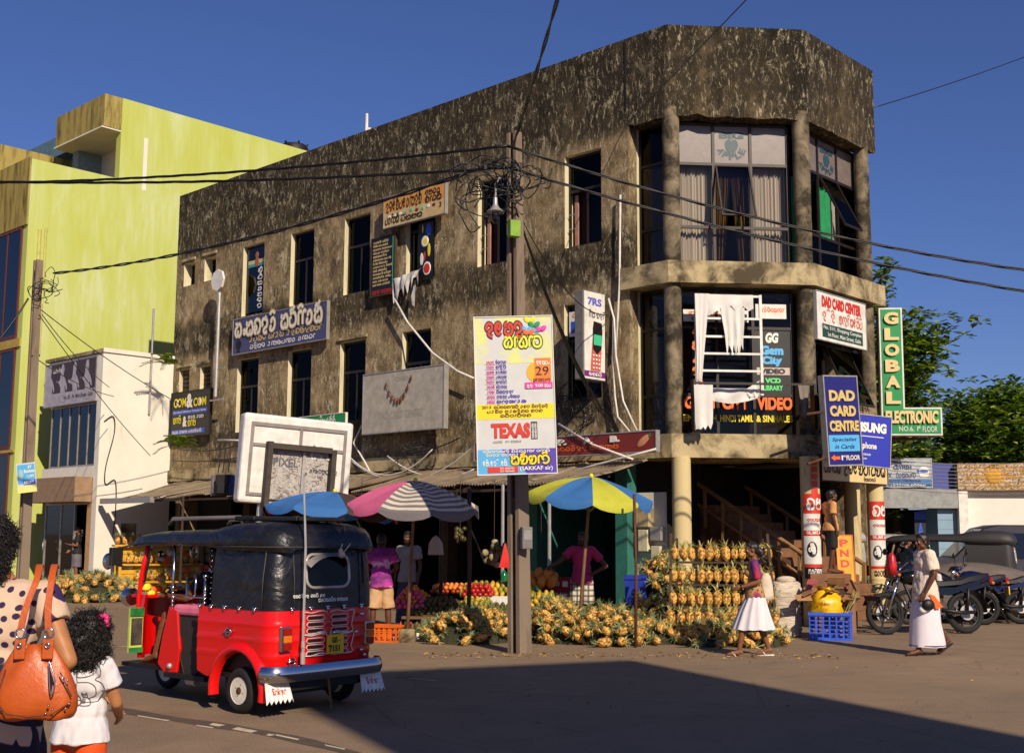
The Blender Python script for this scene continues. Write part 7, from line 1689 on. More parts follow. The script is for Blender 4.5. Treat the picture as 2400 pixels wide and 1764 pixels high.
a=gx(1020,1405);heap([(a[0],a[1]+.15,.66,.75,.42),(a[0]+.35,a[1]+.25,.45,.7,.46)],'ripe pineapple in the low heap left of the concrete pole','pineapples in the heap left of the pole',1,50,.125)
a,c=gx(1225,1405),gx(1335,1408);heap([(a[0],a[1]+.3,.46,.8,.58),(c[0],c[1]+.15,.58,.8,.5),(a[0]+.3,a[1]-.05,.5,.5,.22)],'ripe pineapple in the heap between the concrete pole and the umbrella stick','pineapples in the heap right of the pole',2,76,.125)
a,c=gx(1455,1385),gx(1420,1405);heap([(a[0]+.05,a[1]+.55,.55,1.0,1.22),(a[0]-.15,a[1]+.25,.62,.8,.62),(c[0]+.05,c[1]-.05,.62,.5,.3)],'ripe pineapple in the tall heap leaning on the porch column','pineapples in the tall heap by the column',3,80)
a,c=gx(1560,1412),gx(1655,1412);heap([(a[0],a[1],.5,.45,.28),(c[0],c[1],.42,.5,.36),(a[0]+.15,a[1]+.2,.4,.4,.4)],'ripe pineapple in the heap at the foot of the wooden rack','pineapples under the rack',4,36)
# rack
rk0=ad(1489,1300,18.3);RKM=frame(Vector((rk0.x,18.35,0)),Vector((1,-.06,0)));rack=thing('pineapple_rack','leaning wooden rack holding rows of upright pineapples beside the stairs','rack',M=RKM)
rows=[(1.20,.62),(.86,.42),(.53,.22),(.26,.04),(.04,-.12)]
for z,y in rows[:4]:
    b=MB();b.box(-.02-.03*(1.2-z),1.5,y-.1,y+.1,z-.03,z);b.build('shelf',M_WOODD,rack)
for x in (-.04,1.46):b=MB();b.bar((x-(.1 if x<0 else 0),-.15,0),(x,.7,1.62),.04,.06);b.build('side_rail',M_WOODD,rack)
for x in (.05,1.4):b=MB();b.bar((x,1.1,0),(x,.72,1.55),.04,.05);b.build('back_leg',M_WOODD,rack)
words_=('top','second','middle','fourth','lowest')
for k,(z,y) in enumerate(rows):
    nx=12
    for i in range(nx):
        if k==4 and i>7:continue
        x=.02+i*(1.43+.0)/(nx-1)-.04*k*(1-i/nx)+_rp.uniform(-.02,.02)
        if x>1.5:continue
        w=RKM@Vector((x,y+_rp.uniform(-.03,.03)-.02,z+.115));pineapple(w,(_rp.gauss(0,.08),-.12+_rp.gauss(0,.08),-1),f'ripe pineapple standing upside down in the {words_[k]} row of the wooden rack',f'pineapples in the {words_[k]} row of the rack','rack',1.08)
loose_leaves('pineapple_leaves',[RKM@Vector((.02+i*.13,y-.03,z+.2)) for z,y in rows for i in range(12)],330,M_STALK,.17,44)
# yellow stepped shelf at the left with three rows
ys=frame(WC+XB*.35+XA*.45+UP*0,(XB+XA*.35));st_=thing('yellow_fruit_stand','stepped yellow wooden fruit stand against the white side wall','fruit stand',M=ys);M_YWOOD=mk('yellow_painted_wood',(214,160,20),.7,0,.2,4,.2,dirt=.4)
for i,(z,y,x0,x1) in enumerate(((1.28,.0,-.05,2.1),(.78,-.42,.0,2.2),(.34,-.8,.35,2.2))):
    b=MB();b.box(x0,x1,y-.3,y+.18,z-.05,z);b.build('shelf',M_YWOOD,st_,bevel=.008)
    for k in range(2):b=MB();b.box(x0+.02,x1-.02,y-.12-.0,y-.09,z-.26-k*.2,z-.07-k*.2);b.build('board',M_YWOOD,st_,bevel=.006)
    for k in range(11):
        x=x0+.1+k*.185
        if x>x1:break
        w=ys@Vector((x,y-.14,z+.12));far_pineapple(w,(_rp.gauss(0,.1),_rp.gauss(0,.1),1),1.12)
far_done('pineapple_row')
for x,y in ((-.02,-.28),(.02,-.68),(.4,-1.05),(2.1,-.28)):b=MB();b.box(x,x+.07,y,y+.07,0,1.22 if y>-.5 else (.72 if y>-.9 else .28));b.build('leg',M_YWOOD,st_)
a=gx(205,1316);c=gx(140,1312);d_=gx(275,1312)
h5=[(a[0],a[1]+.1,1.1,1.3,.55),(c[0]+.2,c[1]+.3,.9,1.2,.5),(d_[0],d_[1],.7,.8,.3)]
heap(h5,'pineapple in the broad heap before the ladies wear shop','pineapples heaped before the white shop',6,90,.16,s=1.25,joined=True)

# ------------------------------------------------------------------ umbrellas
def umbrella(label,foot,apex,R,h,cols,n=8,tilt=(0,0),rot=0.0,pole_m=M_WOOD,scallop=.07):
    e=thing('market_umbrella',label,'umbrella',loc=foot,group='market umbrellas');ap=Vector(apex)-Vector(foot);M=Matrix.Translation(ap)@Matrix.Rotation(tilt[0],4,'X')@Matrix.Rotation(tilt[1],4,'Y')@Matrix.Rotation(rot,4,'Z')
    for k in range(n):
        rows_=[];m=9;q=6
        for i in range(m+1):
            t=i/m;row=[]
            for j in range(q+1):
                u=j/q;a=2*math.pi*(k+u)/n;mid=4*u*(1-u);rr=R*t*(1-.045*mid*(1 if t>0 else 0));z=-h*(t**1.7)-.05*mid*t-.012*math.sin(9*a+4*t)
                row.append((rr*math.cos(a),rr*math.sin(a),z))
            rows_.append(row)
        rows_.append([(x*1.01,y*1.01,z-.05-scallop*4*(j/q)*(1-j/q)) for j,(x,y,z) in enumerate(rows_[-1])])
        c=cols[k%len(cols)];b=MB()
        if isinstance(c,tuple):
            for i in range(m+1):
                for sub in (0,1):
                    A_,B_=rows_[i],rows_[i+1];f0,f1=sub*.5,sub*.5+.5;b.mat(sub if i<m else 1)
                    b.loft([[tuple(Vector(p).lerp(Vector(s_),f0)) for p,s_ in zip(A_,B_)],[tuple(Vector(p).lerp(Vector(s_),f1)) for p,s_ in zip(A_,B_)]],closed=False)
            b.xform(M);o=b.build('panel',list(c),e,180)
        else:b.loft(rows_,closed=False);b.xform(M);o=b.build('panel',c,e,180)
        rb=MB();a=2*math.pi*k/n;P=[M@Vector((R*.97*t*math.cos(a),R*.97*t*math.sin(a),-h*t**1.7-.02)) for t in (0.05,.25,.5,.75,.97)];rb.tube(P,.006,4);st0=M@Vector((0,0,-h-.25));rb.cyl(st0,P[2],.005,n=4);rb.build('rib',M_STEEL,e,180)
    b=MB();b.tube([(0,0,0),ap*.5,ap],[.028,.026,.02],8);b.build('pole',pole_m,e,180);b=MB();b.ball(ap+UP*.02,(.035,.035,.04),8,6);b.build('cap',C_YEL,e,180);return e
def cloth(name,c):
    t=NT(name).p(.8);l=lin(c);f=t.noise(t.mapping(),3,7,.7);t.base(t.ramp(f,[(.35,tuple(x*.8 for x in l)),(.65,l)]));tr=t.n('ShaderNodeBsdfTranslucent');tr.inputs[0].default_value=(*l,1);mx=t.n('ShaderNodeMixShader');mx.inputs[0].default_value=.22;t.l(t.b.outputs[0],mx.inputs[1]);t.l(tr.outputs[0],mx.inputs[2]);t.l(mx.outputs[0],t.out.inputs[0]);return t.m
U_PINK,U_WHITE,U_GREY,U_YEL,U_BLUE,U_RED=cloth('pink_cloth',(226,108,150)),cloth('cream_cloth',(226,214,192)),cloth('grey_cloth',(128,122,124)),cloth('lime_cloth',(206,206,66)),cloth('blue_cloth',(62,122,190)),cloth('coral_cloth',(204,92,74))
f1=gd(893,1408);ST=(U_WHITE,U_GREY)
umbrella('big umbrella with pink and grey striped panels over the fruit stall',(f1.x,f1.y,0),ad(912,1056,f1.y+.1),1.04,.36,[U_PINK,U_PINK,U_PINK,U_PINK,ST,ST,ST,ST],tilt=(RAD(6),RAD(3)),rot=RAD(65))
p=Vector((ad(1268,1300,18.6).x,18.6,0));umbrella('umbrella with yellow and blue panels over the pineapple heaps',p,ad(1298,1047,18.7),.98,.30,[U_BLUE,U_YEL],tilt=(RAD(6),RAD(4)),rot=RAD(44),n=8)
p=Vector((ad(742,1300,18.9).x,18.9,0));umbrella('blue and coral umbrella behind the red three-wheeler',p,ad(735,1080,18.9),1.05,.26,[U_BLUE,U_BLUE,mk('dark_worn_cloth',(60,48,46),.9),U_RED],tilt=(RAD(0),RAD(4)),rot=RAD(20))
b=MB();b.lathe([(.14,0),(.15,.02),(.14,.17),(.1,.19)],18,(f1.x,f1.y,0));tag(b.build('umbrella_base',M_LEDGE,smooth=40),'round cement block holding the striped umbrella','umbrella base')
for px,d,zt,lab in ((1028,18.6,2.3,'tall brown wooden prop standing before the fruit tables'),(966,19.6,2.2,'wooden prop with a hanging bag behind the mango heap'),(1394,17.6,2.2,'thin iron pole beside the tall pineapple heap')):
    x=ad(px,1300,d).x;b=MB();b.tube([(x,d,0),(x+.02,d,zt*.5),(x+.0,d,zt)],.032 if px != 1394 else .022,8);tag(b.build('prop_pole',M_WOODD if px != 1394 else M_RUST,smooth=180),lab,'pole')

# ------------------------------------------------------------------ fruit tables
def board_table(label,c,w,d,z,tilt=.0,m=M_WOOD):
    e=thing('fruit_table',label,'table',M=frame(c,Vector((1,-.1,0))))
    for i in range(5):b=MB();y=d*i/5;b.box(0,w,y+.005,y+d/5-.005,z-.04+tilt*i/5,z+tilt*i/5);b.build('plank',m,e)
    for x in (.08,w-.12):
        for y in (.1,d-.1):b=MB();b.box(x,x+.06,y,y+.06,0,z-.041);b.build('leg',m,e)
    return e
def fruit_mesh(name,r_,m,seed=0):
    b=MB();b.ball((0,0,0),r_,10,7);return b.mesh(name,m,180)
M_AVO=mk('dark_green_fruit',(74,66,26),.45,0,.35,5);M_MANGO=mk('green_mango_skin',(136,132,36),.4,0,.35,5);M_YMANGO=mk('yellow_mango_skin',(206,160,44),.4,0,.3,5);M_ORANGE=mk('orange_skin',(226,130,50),.45,0,.2,9);M_APPLE=mk('red_apple_skin',(176,36,30),.3,0,.3,6);M_PINKP=mk('pink_paper',(224,84,130),.8,0,.2,9);M_PAPAYA=mk('papaya_skin',(214,128,40),.5,0,.3,6)
def fruit_heap(name,cat,label,group,M,nx,ny,nl,sp,size,mats,seed,jitter=.3):
    """stacked rows on a sloping tray: nx across, ny deep, nl layers"""
    r=random.Random(seed);me=[fruit_mesh(name,size,m,i) for i,m in enumerate(mats)]
    for L in range(nl):
        for j in range(max(1,ny-L)):
            for i in range(max(1,nx-L)):
                p=M@Vector(((i+L*.5)*sp+r.gauss(0,sp*jitter*.3),(j+L*.5)*sp+r.gauss(0,sp*jitter*.3),size[2]+L*sp*.72+j*sp*.28))
                if L<nl-1 and 0<j<ny-L-1 and L+1<nl and 0<i<nx-L-1:continue
                o=put(name,r.choice(me),loc=p);o.rotation_euler=(r.uniform(-.5,.5),r.uniform(-.5,.5),r.random()*6);tag(o,label,cat,group)
tp=ad(930,1355,18.9);zt=ad(930,1352,18.9).z;T1=frame((tp.x-.32,18.9,zt),Vector((1,-.1,0)))
board_table('low plank table carrying the heap of dark green fruit',(tp.x-.34,18.85,0),1.5,1.0,zt,.25)
fruit_heap('avocado','avocado','dark green avocado in the heap on the low plank table','avocados on the plank table',T1@Matrix.Translation((.12,.08,.0)),9,6,3,.085,(.04,.04,.05),[M_AVO,M_AVO,mk('brown_green_fruit',(96,72,32),.45,0,.3,5)],1)
fruit_heap('green_mango','mango','yellow green mango in the heap beside the avocados','mangoes on the plank table',T1@Matrix.Translation((.86,.06,.0)),7,6,3,.085,(.036,.036,.055),[M_MANGO,M_YMANGO,M_MANGO],2)
fruit_heap('wrapped_orange','orange','orange in pink wrapping paper in the left heap','wrapped oranges in the left heap',T1@Matrix.Translation((-.16,.15,.1)),6,6,5,.09,(.044,.044,.042),[M_ORANGE,M_PINKP,M_ORANGE],3)
fruit_heap('red_apple','apple','red apple in the heap behind the mangoes','red apples',T1@Matrix.Translation((.85,.75,.26)),6,4,3,.085,(.042,.042,.04),[M_APPLE],4)
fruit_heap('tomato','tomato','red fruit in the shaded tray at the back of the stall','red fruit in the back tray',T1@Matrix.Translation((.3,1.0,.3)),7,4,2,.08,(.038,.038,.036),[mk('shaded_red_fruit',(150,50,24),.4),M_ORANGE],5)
tp=ad(1015,1335,18.7);T2=frame((tp.x+.12,18.9,.36),Vector((1,-.1,0)));board_table('rough plank table behind the concrete pole',(tp.x+.05,18.85,0),1.15,1.1,.36,.2)
fruit_heap('brown_mango','mango','brownish mango on the plank table behind the pole','mangoes behind the pole',T2@Matrix.Translation((.08,.05,0)),9,3,2,.09,(.036,.036,.055),[M_AVO,M_MANGO],6)
b=MB();b.box(.1,.85,.3,.34,.02,.26);b.box(.1,.14,.34,.7,.02,.26);b.box(.81,.85,.34,.7,.02,.26);b.box(.1,.85,.7,.74,.02,.26);b.box(.14,.81,.34,.7,.02,.05);tag(b.build('foam_box',M_WPAINT,M=T2),'white foam box standing on the plank table behind the pole','foam box')
fruit_heap('ripe_mango','mango','green and yellow mango in the high heap behind the foam box','mangoes behind the foam box',T2@Matrix.Translation((-.25,.8,.22)),13,4,3,.095,(.04,.04,.06),[M_MANGO,M_YMANGO,M_MANGO],7)
tp=ad(1168,1340,19.3);T3=frame((tp.x,19.3,.42),Vector((1,-.1,0)));board_table('short plank table of yellow mangoes right of the pole',(tp.x-.05,19.25,0),.62,.9,.42,.2)
fruit_heap('yellow_mango','mango','yellow mango on the short table right of the pole','yellow mangoes right of the pole',T3,5,5,3,.095,(.038,.038,.058),[M_YMANGO,M_MANGO],8)
fruit_heap('papaya','papaya','orange papaya stacked behind the yellow mangoes','papayas behind the mangoes',T3@Matrix.Translation((-.05,.6,.3)),3,2,2,.17,(.08,.08,.12),[M_PAPAYA],9)
# crates, boxes and bags around the stalls
def open_crate(name,label,M,w,d,h,m,slots=True,cat='crate',solid_floor=True):
    e=thing(name,label,cat,M=M);t=.02
    def side(M2,L):
        b=MB()
        if slots:
            nx_,nz=max(3,int(L/.09)),max(2,int(h/.07));b.box(0,L,0,t,h*.86,h);b.box(0,L,0,t,0,h*.1)
            for i in range(nx_+1):x=L*i/nx_;b.box(max(0,x-.012),min(L,x+.012),.002,t-.002,h*.1,h*.86)
            for j in range(1,nz):z=h*.1+h*.76*j/nz;b.box(0,L,.004,t-.004,z-.008,z+.008)
            b.box(-.01,L+.01,-.014,-.001,h*.9,h+.005)
        else:b.box(0,L,0,t,0,h)
        o=b.build('side',m,e);o.matrix_local=M2
    I=Matrix.Identity(4);side(I,w);side(Matrix.Translation((w,d,0))@Matrix.Rotation(math.pi,4,'Z'),w);side(Matrix.Translation((0,d-.021,0))@Matrix.Rotation(-math.pi/2,4,'Z'),d-.042);side(Matrix.Translation((w,.021,0))@Matrix.Rotation(math.pi/2,4,'Z'),d-.042)
    b=MB();b.box(.021,w-.021,.021,d-.021,.005,.02);b.build('bottom',m,e);return e
M_OCR=mk('orange_plastic',(222,104,24),.45,bump=0);M_BCR=mk('blue_plastic',(62,100,214),.4,bump=0,dirt=.15)
p=gd(808,1408);open_crate('orange_crate','orange slotted plastic crate on the ground by the vendor in pink',frame((p.x,p.y,0),Vector((.94,-.34,0))),.46,.34,.24,M_OCR)
p=gd(862,1408);e=thing('foam_tray','long white foam tray of green vegetables on the ground below the plank table','tray',M=frame((p.x,p.y+.1,0),Vector((1,.12,0))));b=MB();b.box(0,.75,0,.03,0,.12);b.box(0,.75,.47,.5,0,.12);b.box(0,.03,.031,.469,0,.12);b.box(.72,.75,.031,.469,0,.12);b.box(.031,.719,.031,.469,0,.03);b.build('tray',M_WPAINT,e)
Mx=frame((p.x,p.y+.1,0),Vector((1,.12,0)))
fruit_heap('cucumber','cucumber','green cucumber lying in the white foam tray','cucumbers in the foam tray',Mx@Matrix.Translation((.1,.1,.04)),7,4,1,.09,(.03,.03,.08),[mk('cucumber_skin',(70,88,36),.4,0,.4,5),mk('radish_skin',(150,40,50),.4)],11)
p=ad(1184,1340,20.3);Mb=frame((p.x,20.2,.3),Vector((1,-.25,0)))
for i in range(3):
    e=thing('fruit_carton',('lowest','middle','top')[i]+' red Relish carton of the stack beside the vendor in pink plaid','carton',M=Mb@Matrix.Translation((0.01*i,.004*i,.2*i)),group='stacked red cartons');b=MB();b.box(0,.5,0,.35,0,.195);b.build('box',mk('red_carton',(150,22,30),.6),e,bevel=.004);lettering(e,'Relish',.06,.06,.26,.09,C_WHITE,-.006,.01,.3);panel(e,.37,.46,.05,.14,-.005,C_WHITE)
b=MB();b.box(-.05,.9,-.1,.4,-.32,-.01);o=b.build('counter',M_WOODD,M=Mb);tag(o,'dark timber counter under the red cartons','counter')
e=open_crate('orange_basket','orange plastic basket in front of the red cartons',frame((p.x+.25,19.7,.2),Vector((1,-.1,0))),.34,.26,.26,M_OCR,slots=False)
b=MB();M_=frame((p.x+.1,19.55,0),Vector((1,-.1,0)));b.box(0,.5,0,.4,.16,.2);b.box(.03,.07,.03,.07,0,.16);b.box(.43,.47,.03,.07,0,.16);b.box(.03,.07,.33,.37,0,.16);b.box(.43,.47,.33,.37,0,.16);tag(b.build('plastic_stool',mk('brown_plastic',(84,38,34),.5),M=M_),'low brown plastic stool under the orange basket','stool')
p=ad(1368,1300,20.4);e=thing('water_barrel','tall blue plastic bin in the shop doorway','bin',loc=(p.x+.22,20.5,0));b=MB();b.lathe([(.2,.25),(.24,.27),(.26,.85),(.28,.87),(.28,.93),(.25,.93)],4,rot if False else (0,0,0));b.build('body',mk('deep_blue_plastic',(24,48,150),.4,bump=0),e,M=Matrix.Rotation(RAD(40),4,'Z'));b=MB();b.box(-.24,.24,-.24,.24,0,.25);b.build('pedestal',mk('deep_blue_plastic',(24,48,150)),e,M=Matrix.Rotation(RAD(-5),4,'Z'))
# hanging things
p=ad(957,1175,19.55);e=thing('carrier_bag','white plastic carrier bag hanging from the wooden prop','bag',M=frame(p,Vector((1,-.1,0))));b=MB();R=[]
for z,w,d in ((.0,.01,.01),(-.03,.05,.02),(-.12,.11,.03),(-.3,.13,.04),(-.31,.12,.03)):R.append([(w*math.cos(a),d*math.sin(a),z) for a in (2*math.pi*i/12 for i in range(12))])
b.loft(R);b.build('sack',mk('thin_white_plastic',(176,166,160),.4),e,60)
r=random.Random(15)
for i,(px,py,d,m,lab,k,sz) in enumerate(((1085,1190,20.0,M_LEDGE,'bunch of pale gourds hanging in the dark shop behind the pole',16,.07),(1010,1160,20.3,M_AVO,'bunch of dark fruit hanging deep in the stall',12,.05),(792,1180,19.5,C_GREY,'string of small packets hanging at the stall edge',18,.035),(1188,1300,20.5,M_PAPAYA,'bunch of orange papayas on the counter beside the red cartons',6,.08))):
    c=ad(px,py,d);e=thing('hanging_bunch',lab,'bunch',loc=c)
    for j in range(k):b=MB();b.ball((r.gauss(0,sz),r.gauss(0,sz),-j*sz*.35),(sz*r.uniform(.6,1),sz*.8,sz*r.uniform(.7,1.2)),8,6);b.build('fruit',m,e,180)
    b=MB();b.cyl((0,0,-k*sz*.3),(0,0,2.5-c.z),.006,n=5);b.build('string',M_WOODD,e)
for i,px in enumerate((488,500,478)):
    c=ad(px,1062,20.6+.1*i);e=thing('hanging_bag',('dark rucksack hanging at the eave left of the white advert frame','blue printed bag hanging at the eave left of the advert frame','striped bag hanging at the end of the tin awning')[i],'bag',loc=c,group='bags hanging from the eave');b=MB();b.box(-.11,.11,-.06,.06,-.2,.16);b.box(-.08,.08,-.1,-.061,-.17,.02);b.build('body',(M_BLACK,mk('blue_bag',(40,60,130),.7),mk('grey_bag',(110,100,100),.7,var=.5))[i],e,bevel=.03);b=MB();b.tube([(0,0,.2),(.02,0,.4),(0,.1,.62)],.01,5);b.build('strap',M_BLACK,e)
# back-of-shop clutter: shelves of goods in the dark
for i,(x,lab) in enumerate(((-16.2,'shelf of packets in the dark end shop'),(-12.6,'shelf of packets in the dark second shop'),(-8.9,'shelf of packets in the dark shop behind the stalls'))):
    e=thing('goods_shelf',lab,'shelf',M=on(FA,x,0,-2.6),group='shelves in the dark shops')
    for z in (.4,.95,1.5,2.05):b=MB();b.box(0,2.2,0,.35,z,z+.03);b.build('board',M_WOODD,e)
    for z in (.43,.98,1.53,2.08):
        xx=.05
        while xx<2.1:w=r.uniform(.08,.22);b=MB();b.box(xx,xx+w,.02,.3,z,z+r.uniform(.15,.4));b.build('packet',r.choice([C_RED,C_YEL,M_WPAINT,C_BLUE,M_LEDGE,C_GREEN]),e);xx+=w+.02
# sack, blue crate, cartons by the column
p=gd(1725,1398);e=thing('woven_sack','tall stuffed white woven sack standing beside the rack','sack',loc=(p.x,p.y+.15,0));b=MB();R=[]
for i in range(30):
    t=i/29;w=.27*(1-.0*t)*(1+.05*math.sin(t*9))*(1 if t>.03 else .85)*(1 if t<.85 else 1-(t-.85)*1.6);R.append([((w+.012*math.sin(i*2.1+3*a)+.01*math.sin(7*a+i))*math.cos(a)+.04*t,(w*.85+.01*math.sin(5*a))*math.sin(a),.86*t+.02*math.sin(a*2+1)*t) for a in (2*math.pi*j/40 for j in range(40))])
b.loft(R);t=NT('woven_plastic_sack').p(.7);f=t.noise(t.mapping((1,1,6)),7,6,.7);t.base(t.ramp(f,[(.35,lin((178,158,134))),(.6,lin((222,208,186)))]));t.bump(f,.9,.03);b.build('body',t.m,e,180)
b=MB();b.ball((.06,0,.9),(.16,.12,.06),12,8);b.build('tied_mouth',t.m,e,180)
a,c=gd(1777,1404),gd(1868,1407);open_crate('blue_crate','blue slotted plastic crate of rubbish at the foot of the porch column',frame((a.x,a.y,0),Vector(c-a)),(c-a).length,.42,.42,M_BCR)
Mc=frame((a.x,a.y,0),Vector(c-a));e=thing('yellow_bag','bulging yellow plastic bag tied on top of the blue crate','bag',M=Mc@Matrix.Translation((.24,.18,.36)));b=MB();R=[]
for z,w in ((.0,.22),(.08,.25),(.2,.25),(.3,.22),(.36,.12),(.38,.04),(.42,.1),(.44,.14)):R.append([((w+.03*math.sin(5*q+z*20)+.012*math.sin(11*q))*math.cos(q),(w*.75+.02*math.sin(4*q+z*9))*math.sin(q),z+(.03*math.sin(2*q) if z>.3 else 0)) for q in (2*math.pi*j/28 for j in range(28))])
b.loft(R);o=b.build('body',mk('yellow_plastic_bag',(240,180,10),.35,bump=.3,scale=9),e,180);small_print(e,-.1,.18,.2,.04,C_BROWN,4,-.215);lettering(e,'SALE' if False else 'o',.02,.1,.02,.02,C_BROWN,-.2)
e=thing('scrap_cartons','torn brown cartons and leaves heaped above the yellow bag','cartons',M=Mc@Matrix.Translation((.3,.3,.4)));M_CARD=mk('brown_cardboard',(156,116,76),.85,0,.25,4)
for i in range(46):
    b=MB();c_=Vector((r.gauss(.0,.22),r.gauss(.05,.14),r.uniform(.1,.5)));q=Matrix.Rotation(r.random()*6,4,'Z')@Matrix.Rotation(r.uniform(-1.2,1.2),4,'X');L,w=r.uniform(.05,.14),r.uniform(.03,.1)
    b.box(-L,L,-w,w,-.004,.004);b.xform(Matrix.Translation(c_)@q);b.build('scrap',r.choice([M_CARD,M_CARD,M_WOODD,mk('pinkish_scrap',(170,80,80),.8)]),e)
b=MB();b.box(-.1,.36,.12,.45,-.35,.25);b.build('carton',M_CARD,e)
e=thing('broom','bundle of pale sticks leaning out of the blue crate','broom',M=Mc@Matrix.Translation((.5,.2,.3)))
for i in range(12):b=MB();b.cyl((r.gauss(0,.02),r.gauss(0,.02),0),(.22+r.gauss(0,.03),r.gauss(0,.05),.4+r.gauss(0,.03)),.005,n=4);b.build('stick',M_STALK,e)
# yellow board leaning by the steps
p=ad(1855,1232,21.9);e=sign('painted_board','orange yellow painted board with red letters leaning between the far porch columns',frame((p.x-.13,21.9,ad(1855,1275,21.9).z),Vector((1,.1,0)),Vector((0,.1,1))),.3,.82,.02,mk('orange_yellow_board',(228,160,30),.6),border=C_ORANGE,bw=.012,cat='board')
for i,ch in enumerate('PNDL'):lettering(e,ch,.06,.62-i*.185,.16,.13,C_RED,-.026,.03)
# ------------------------------------------------------------------ people
SK_D,SK_M,SK_F=skin_mat('dark',(92,56,36)),skin_mat('mid',(128,82,54)),skin_mat('fair',(176,118,76))
def stripes_mat(name,dirv,scale,stops,rough=.8,src='Object'):
    t=NT(name).p(rough);s_=t.sep(t.mapping(dirv,src=src));u=t.math('ADD',t.math('ADD',s_[0],s_[1]),s_[2]);f=t.math('FRACT',t.math('MULTIPLY',u,scale));r_=t.ramp(f,stops);t.t.nodes[-1].color_ramp.interpolation='CONSTANT';t.base(r_);return t.m
def sandal(parent,J,q,m,s=1.0,strap=None):
    a,t_=J['a'+q],J['t'+q];d=(t_-a);d.z=0;d.normalize();sd_=Vector((d.y,-d.x,0));b=MB()
    h=a-d*.06*s;z0=min(a.z-.085*s,t_.z-.03*s);P=[]
    fwd=(t_-a);sl=(fwd.z+.06*s)/max(.01,Vector((fwd.x,fwd.y,0)).length)
    def pt(u,w):return a+d*u*s+sd_*w*s+UP*(-.088*s+sl*u*s)
    out=[(-.075,-.02),(-.07,.02),(-.03,.036),(.06,.036),(.14,.05),(.19,.042),(.215,.01),(.2,-.03),(.14,-.045),(.05,-.034),(-.03,-.034)]
    b.loft([[pt(u,w)-UP*.022*s for u,w in out],[pt(u,w) for u,w in out]][::-1]);b.build('sandal',m,parent)
    b=MB()
    for u0,w0,u1,w1 in ((.06,-.042,.15,.012),(.06,.042,.15,.012)):b.tube([pt(u0,w0),pt((u0+u1)/2,(w0+w1)/2*1.2)+UP*.062*s,pt(u1,w1)+UP*.03*s],.008*s,6)
    b.build('strap',strap or m,parent,180)
WALKL=math.pi/2                                     # turns local +y to world -x
# 1 woman walking past the rack
f1,f2=gd(1632,1437),gd(1690,1441);c=(f1+f2)/2
J0=dict(pelvis=(0,0,.92),waist=(0,.0,1.07),chest=(0,.01,1.25),neck=(0,-.0,1.42),head=(0,.035,1.57),hl=(-.08,0,.89),hr=(.08,0,.89),kl=(-.08,.19,.5),al=(-.08,.27,.085),tl=(-.09,.44,.03),kr=(.08,-.06,.49),ar=(.08,-.21,.10),tr=(.09,-.04,.03),
          sl=(-.16,.03,1.37),sr=(.16,-.03,1.37),el=(-.2,-.02,1.1),wl=(-.17,.24,1.02),er=(.2,-.12,1.1),wr=(.2,.06,.98))
s=1.53/1.7
wm,J,Mh=person('woman in a patterned purple blouse and white skirt walking past the pineapple rack',(c.x,c.y+.02,0),WALKL,J0,s,SK_M,'bun',True,.008,fem=True,head=(0,.02))
t=NT('patterned_blouse').p(.8);v=t.mapping();w=t.n('ShaderNodeTexVoronoi');w.inputs['Scale'].default_value=22;t.l(v,w.inputs['Vector']);sx=t.sep(v);band_=t.ramp(t.math('FRACT',t.math('MULTIPLY',sx[0],6)),[(.0,lin((84,34,110))),(.25,lin((196,44,36))),(.5,lin((206,120,60))),(.62,lin((190,40,40))),(.85,lin((84,34,110)))]);c_=t.mix(t.ramp(w.outputs['Distance'],[(.25,1.0),(.4,0.0)]),lin((170,132,84)),lin((40,22,30)));m_=t.ramp(t.math('ABSOLUTE',sx[0]),[(.135,0.0),(.15,1.0)]);t.base(t.mix(m_,c_,band_))
garment('blouse',wm,J,s,t.m,'shirt',.01,.016,.85,.86,amp=.006,seed=3,fem=True)
skirt('skirt',wm,mk('white_cotton_skirt',(222,214,216),.8,var=.05),[(0,0,.93*s,.15*s,.115*s),(0,0,.84*s,.185*s,.15*s),(0,.02*s,.66*s,.21*s,.22*s),(0,.03*s,.39*s,.235*s,.32*s)],seed=2,pleat=.014,folds=12)
for q in 'lr':sandal(wm,J,q,C_WHITE,s)
b=MB();b.tube([J['wl']+Vector((.0,.0,.0))+Vector((.03*math.cos(a),0,.03*math.sin(a))) for a in (i*.6 for i in range(12))],.006,5);b.build('wristwatch',M_BLACK,wm)
b=MB();b.ball(Mh@Vector((0,-.125,.0)),(.03,.02,.035),10,8);b.build('hair_tie',mk('purple_hair_tie',(150,60,200),.5),wm,180)
Mw=Matrix.Translation((c.x,c.y+.02,0))@Matrix.Rotation(WALKL,4,'Z')
e=thing('shoulder_bag','cream cloth bag hanging behind the shoulder of the woman in the white skirt','bag',M=Mw@Matrix.Translation((.1,-.2*s,1.0*s)));b=MB();q=[]
for z,w,d in ((.2,.02,.02),(.16,.06,.035),(.05,.085,.05),(-.1,.1,.055),(-.17,.075,.04)):q.append([(d*math.cos(a),w*math.sin(a),z) for a in (2*math.pi*i/14 for i in range(14))])
b.loft(q);b.build('sack',mk('cream_cloth_bag',(206,192,170),.85),e,180);b=MB();b.tube([(0,.03,.18),(-.02,.12,.3),(-.06,.2,.37),(-.04,.24,.3)],.012,6);b.build('strap',mk('cream_cloth_bag',(206,192,170)),e,180)
e=thing('teal_bag','small teal bag carried low beside the woman in the white skirt','bag',M=Mw@Matrix.Translation((.14,-.0,.47*s)));b=MB();b.box(-.04,.04,-.14,.14,-.12,.08);b.build('pouch',mk('teal_bag_cloth',(24,84,80),.7),e,bevel=.02)

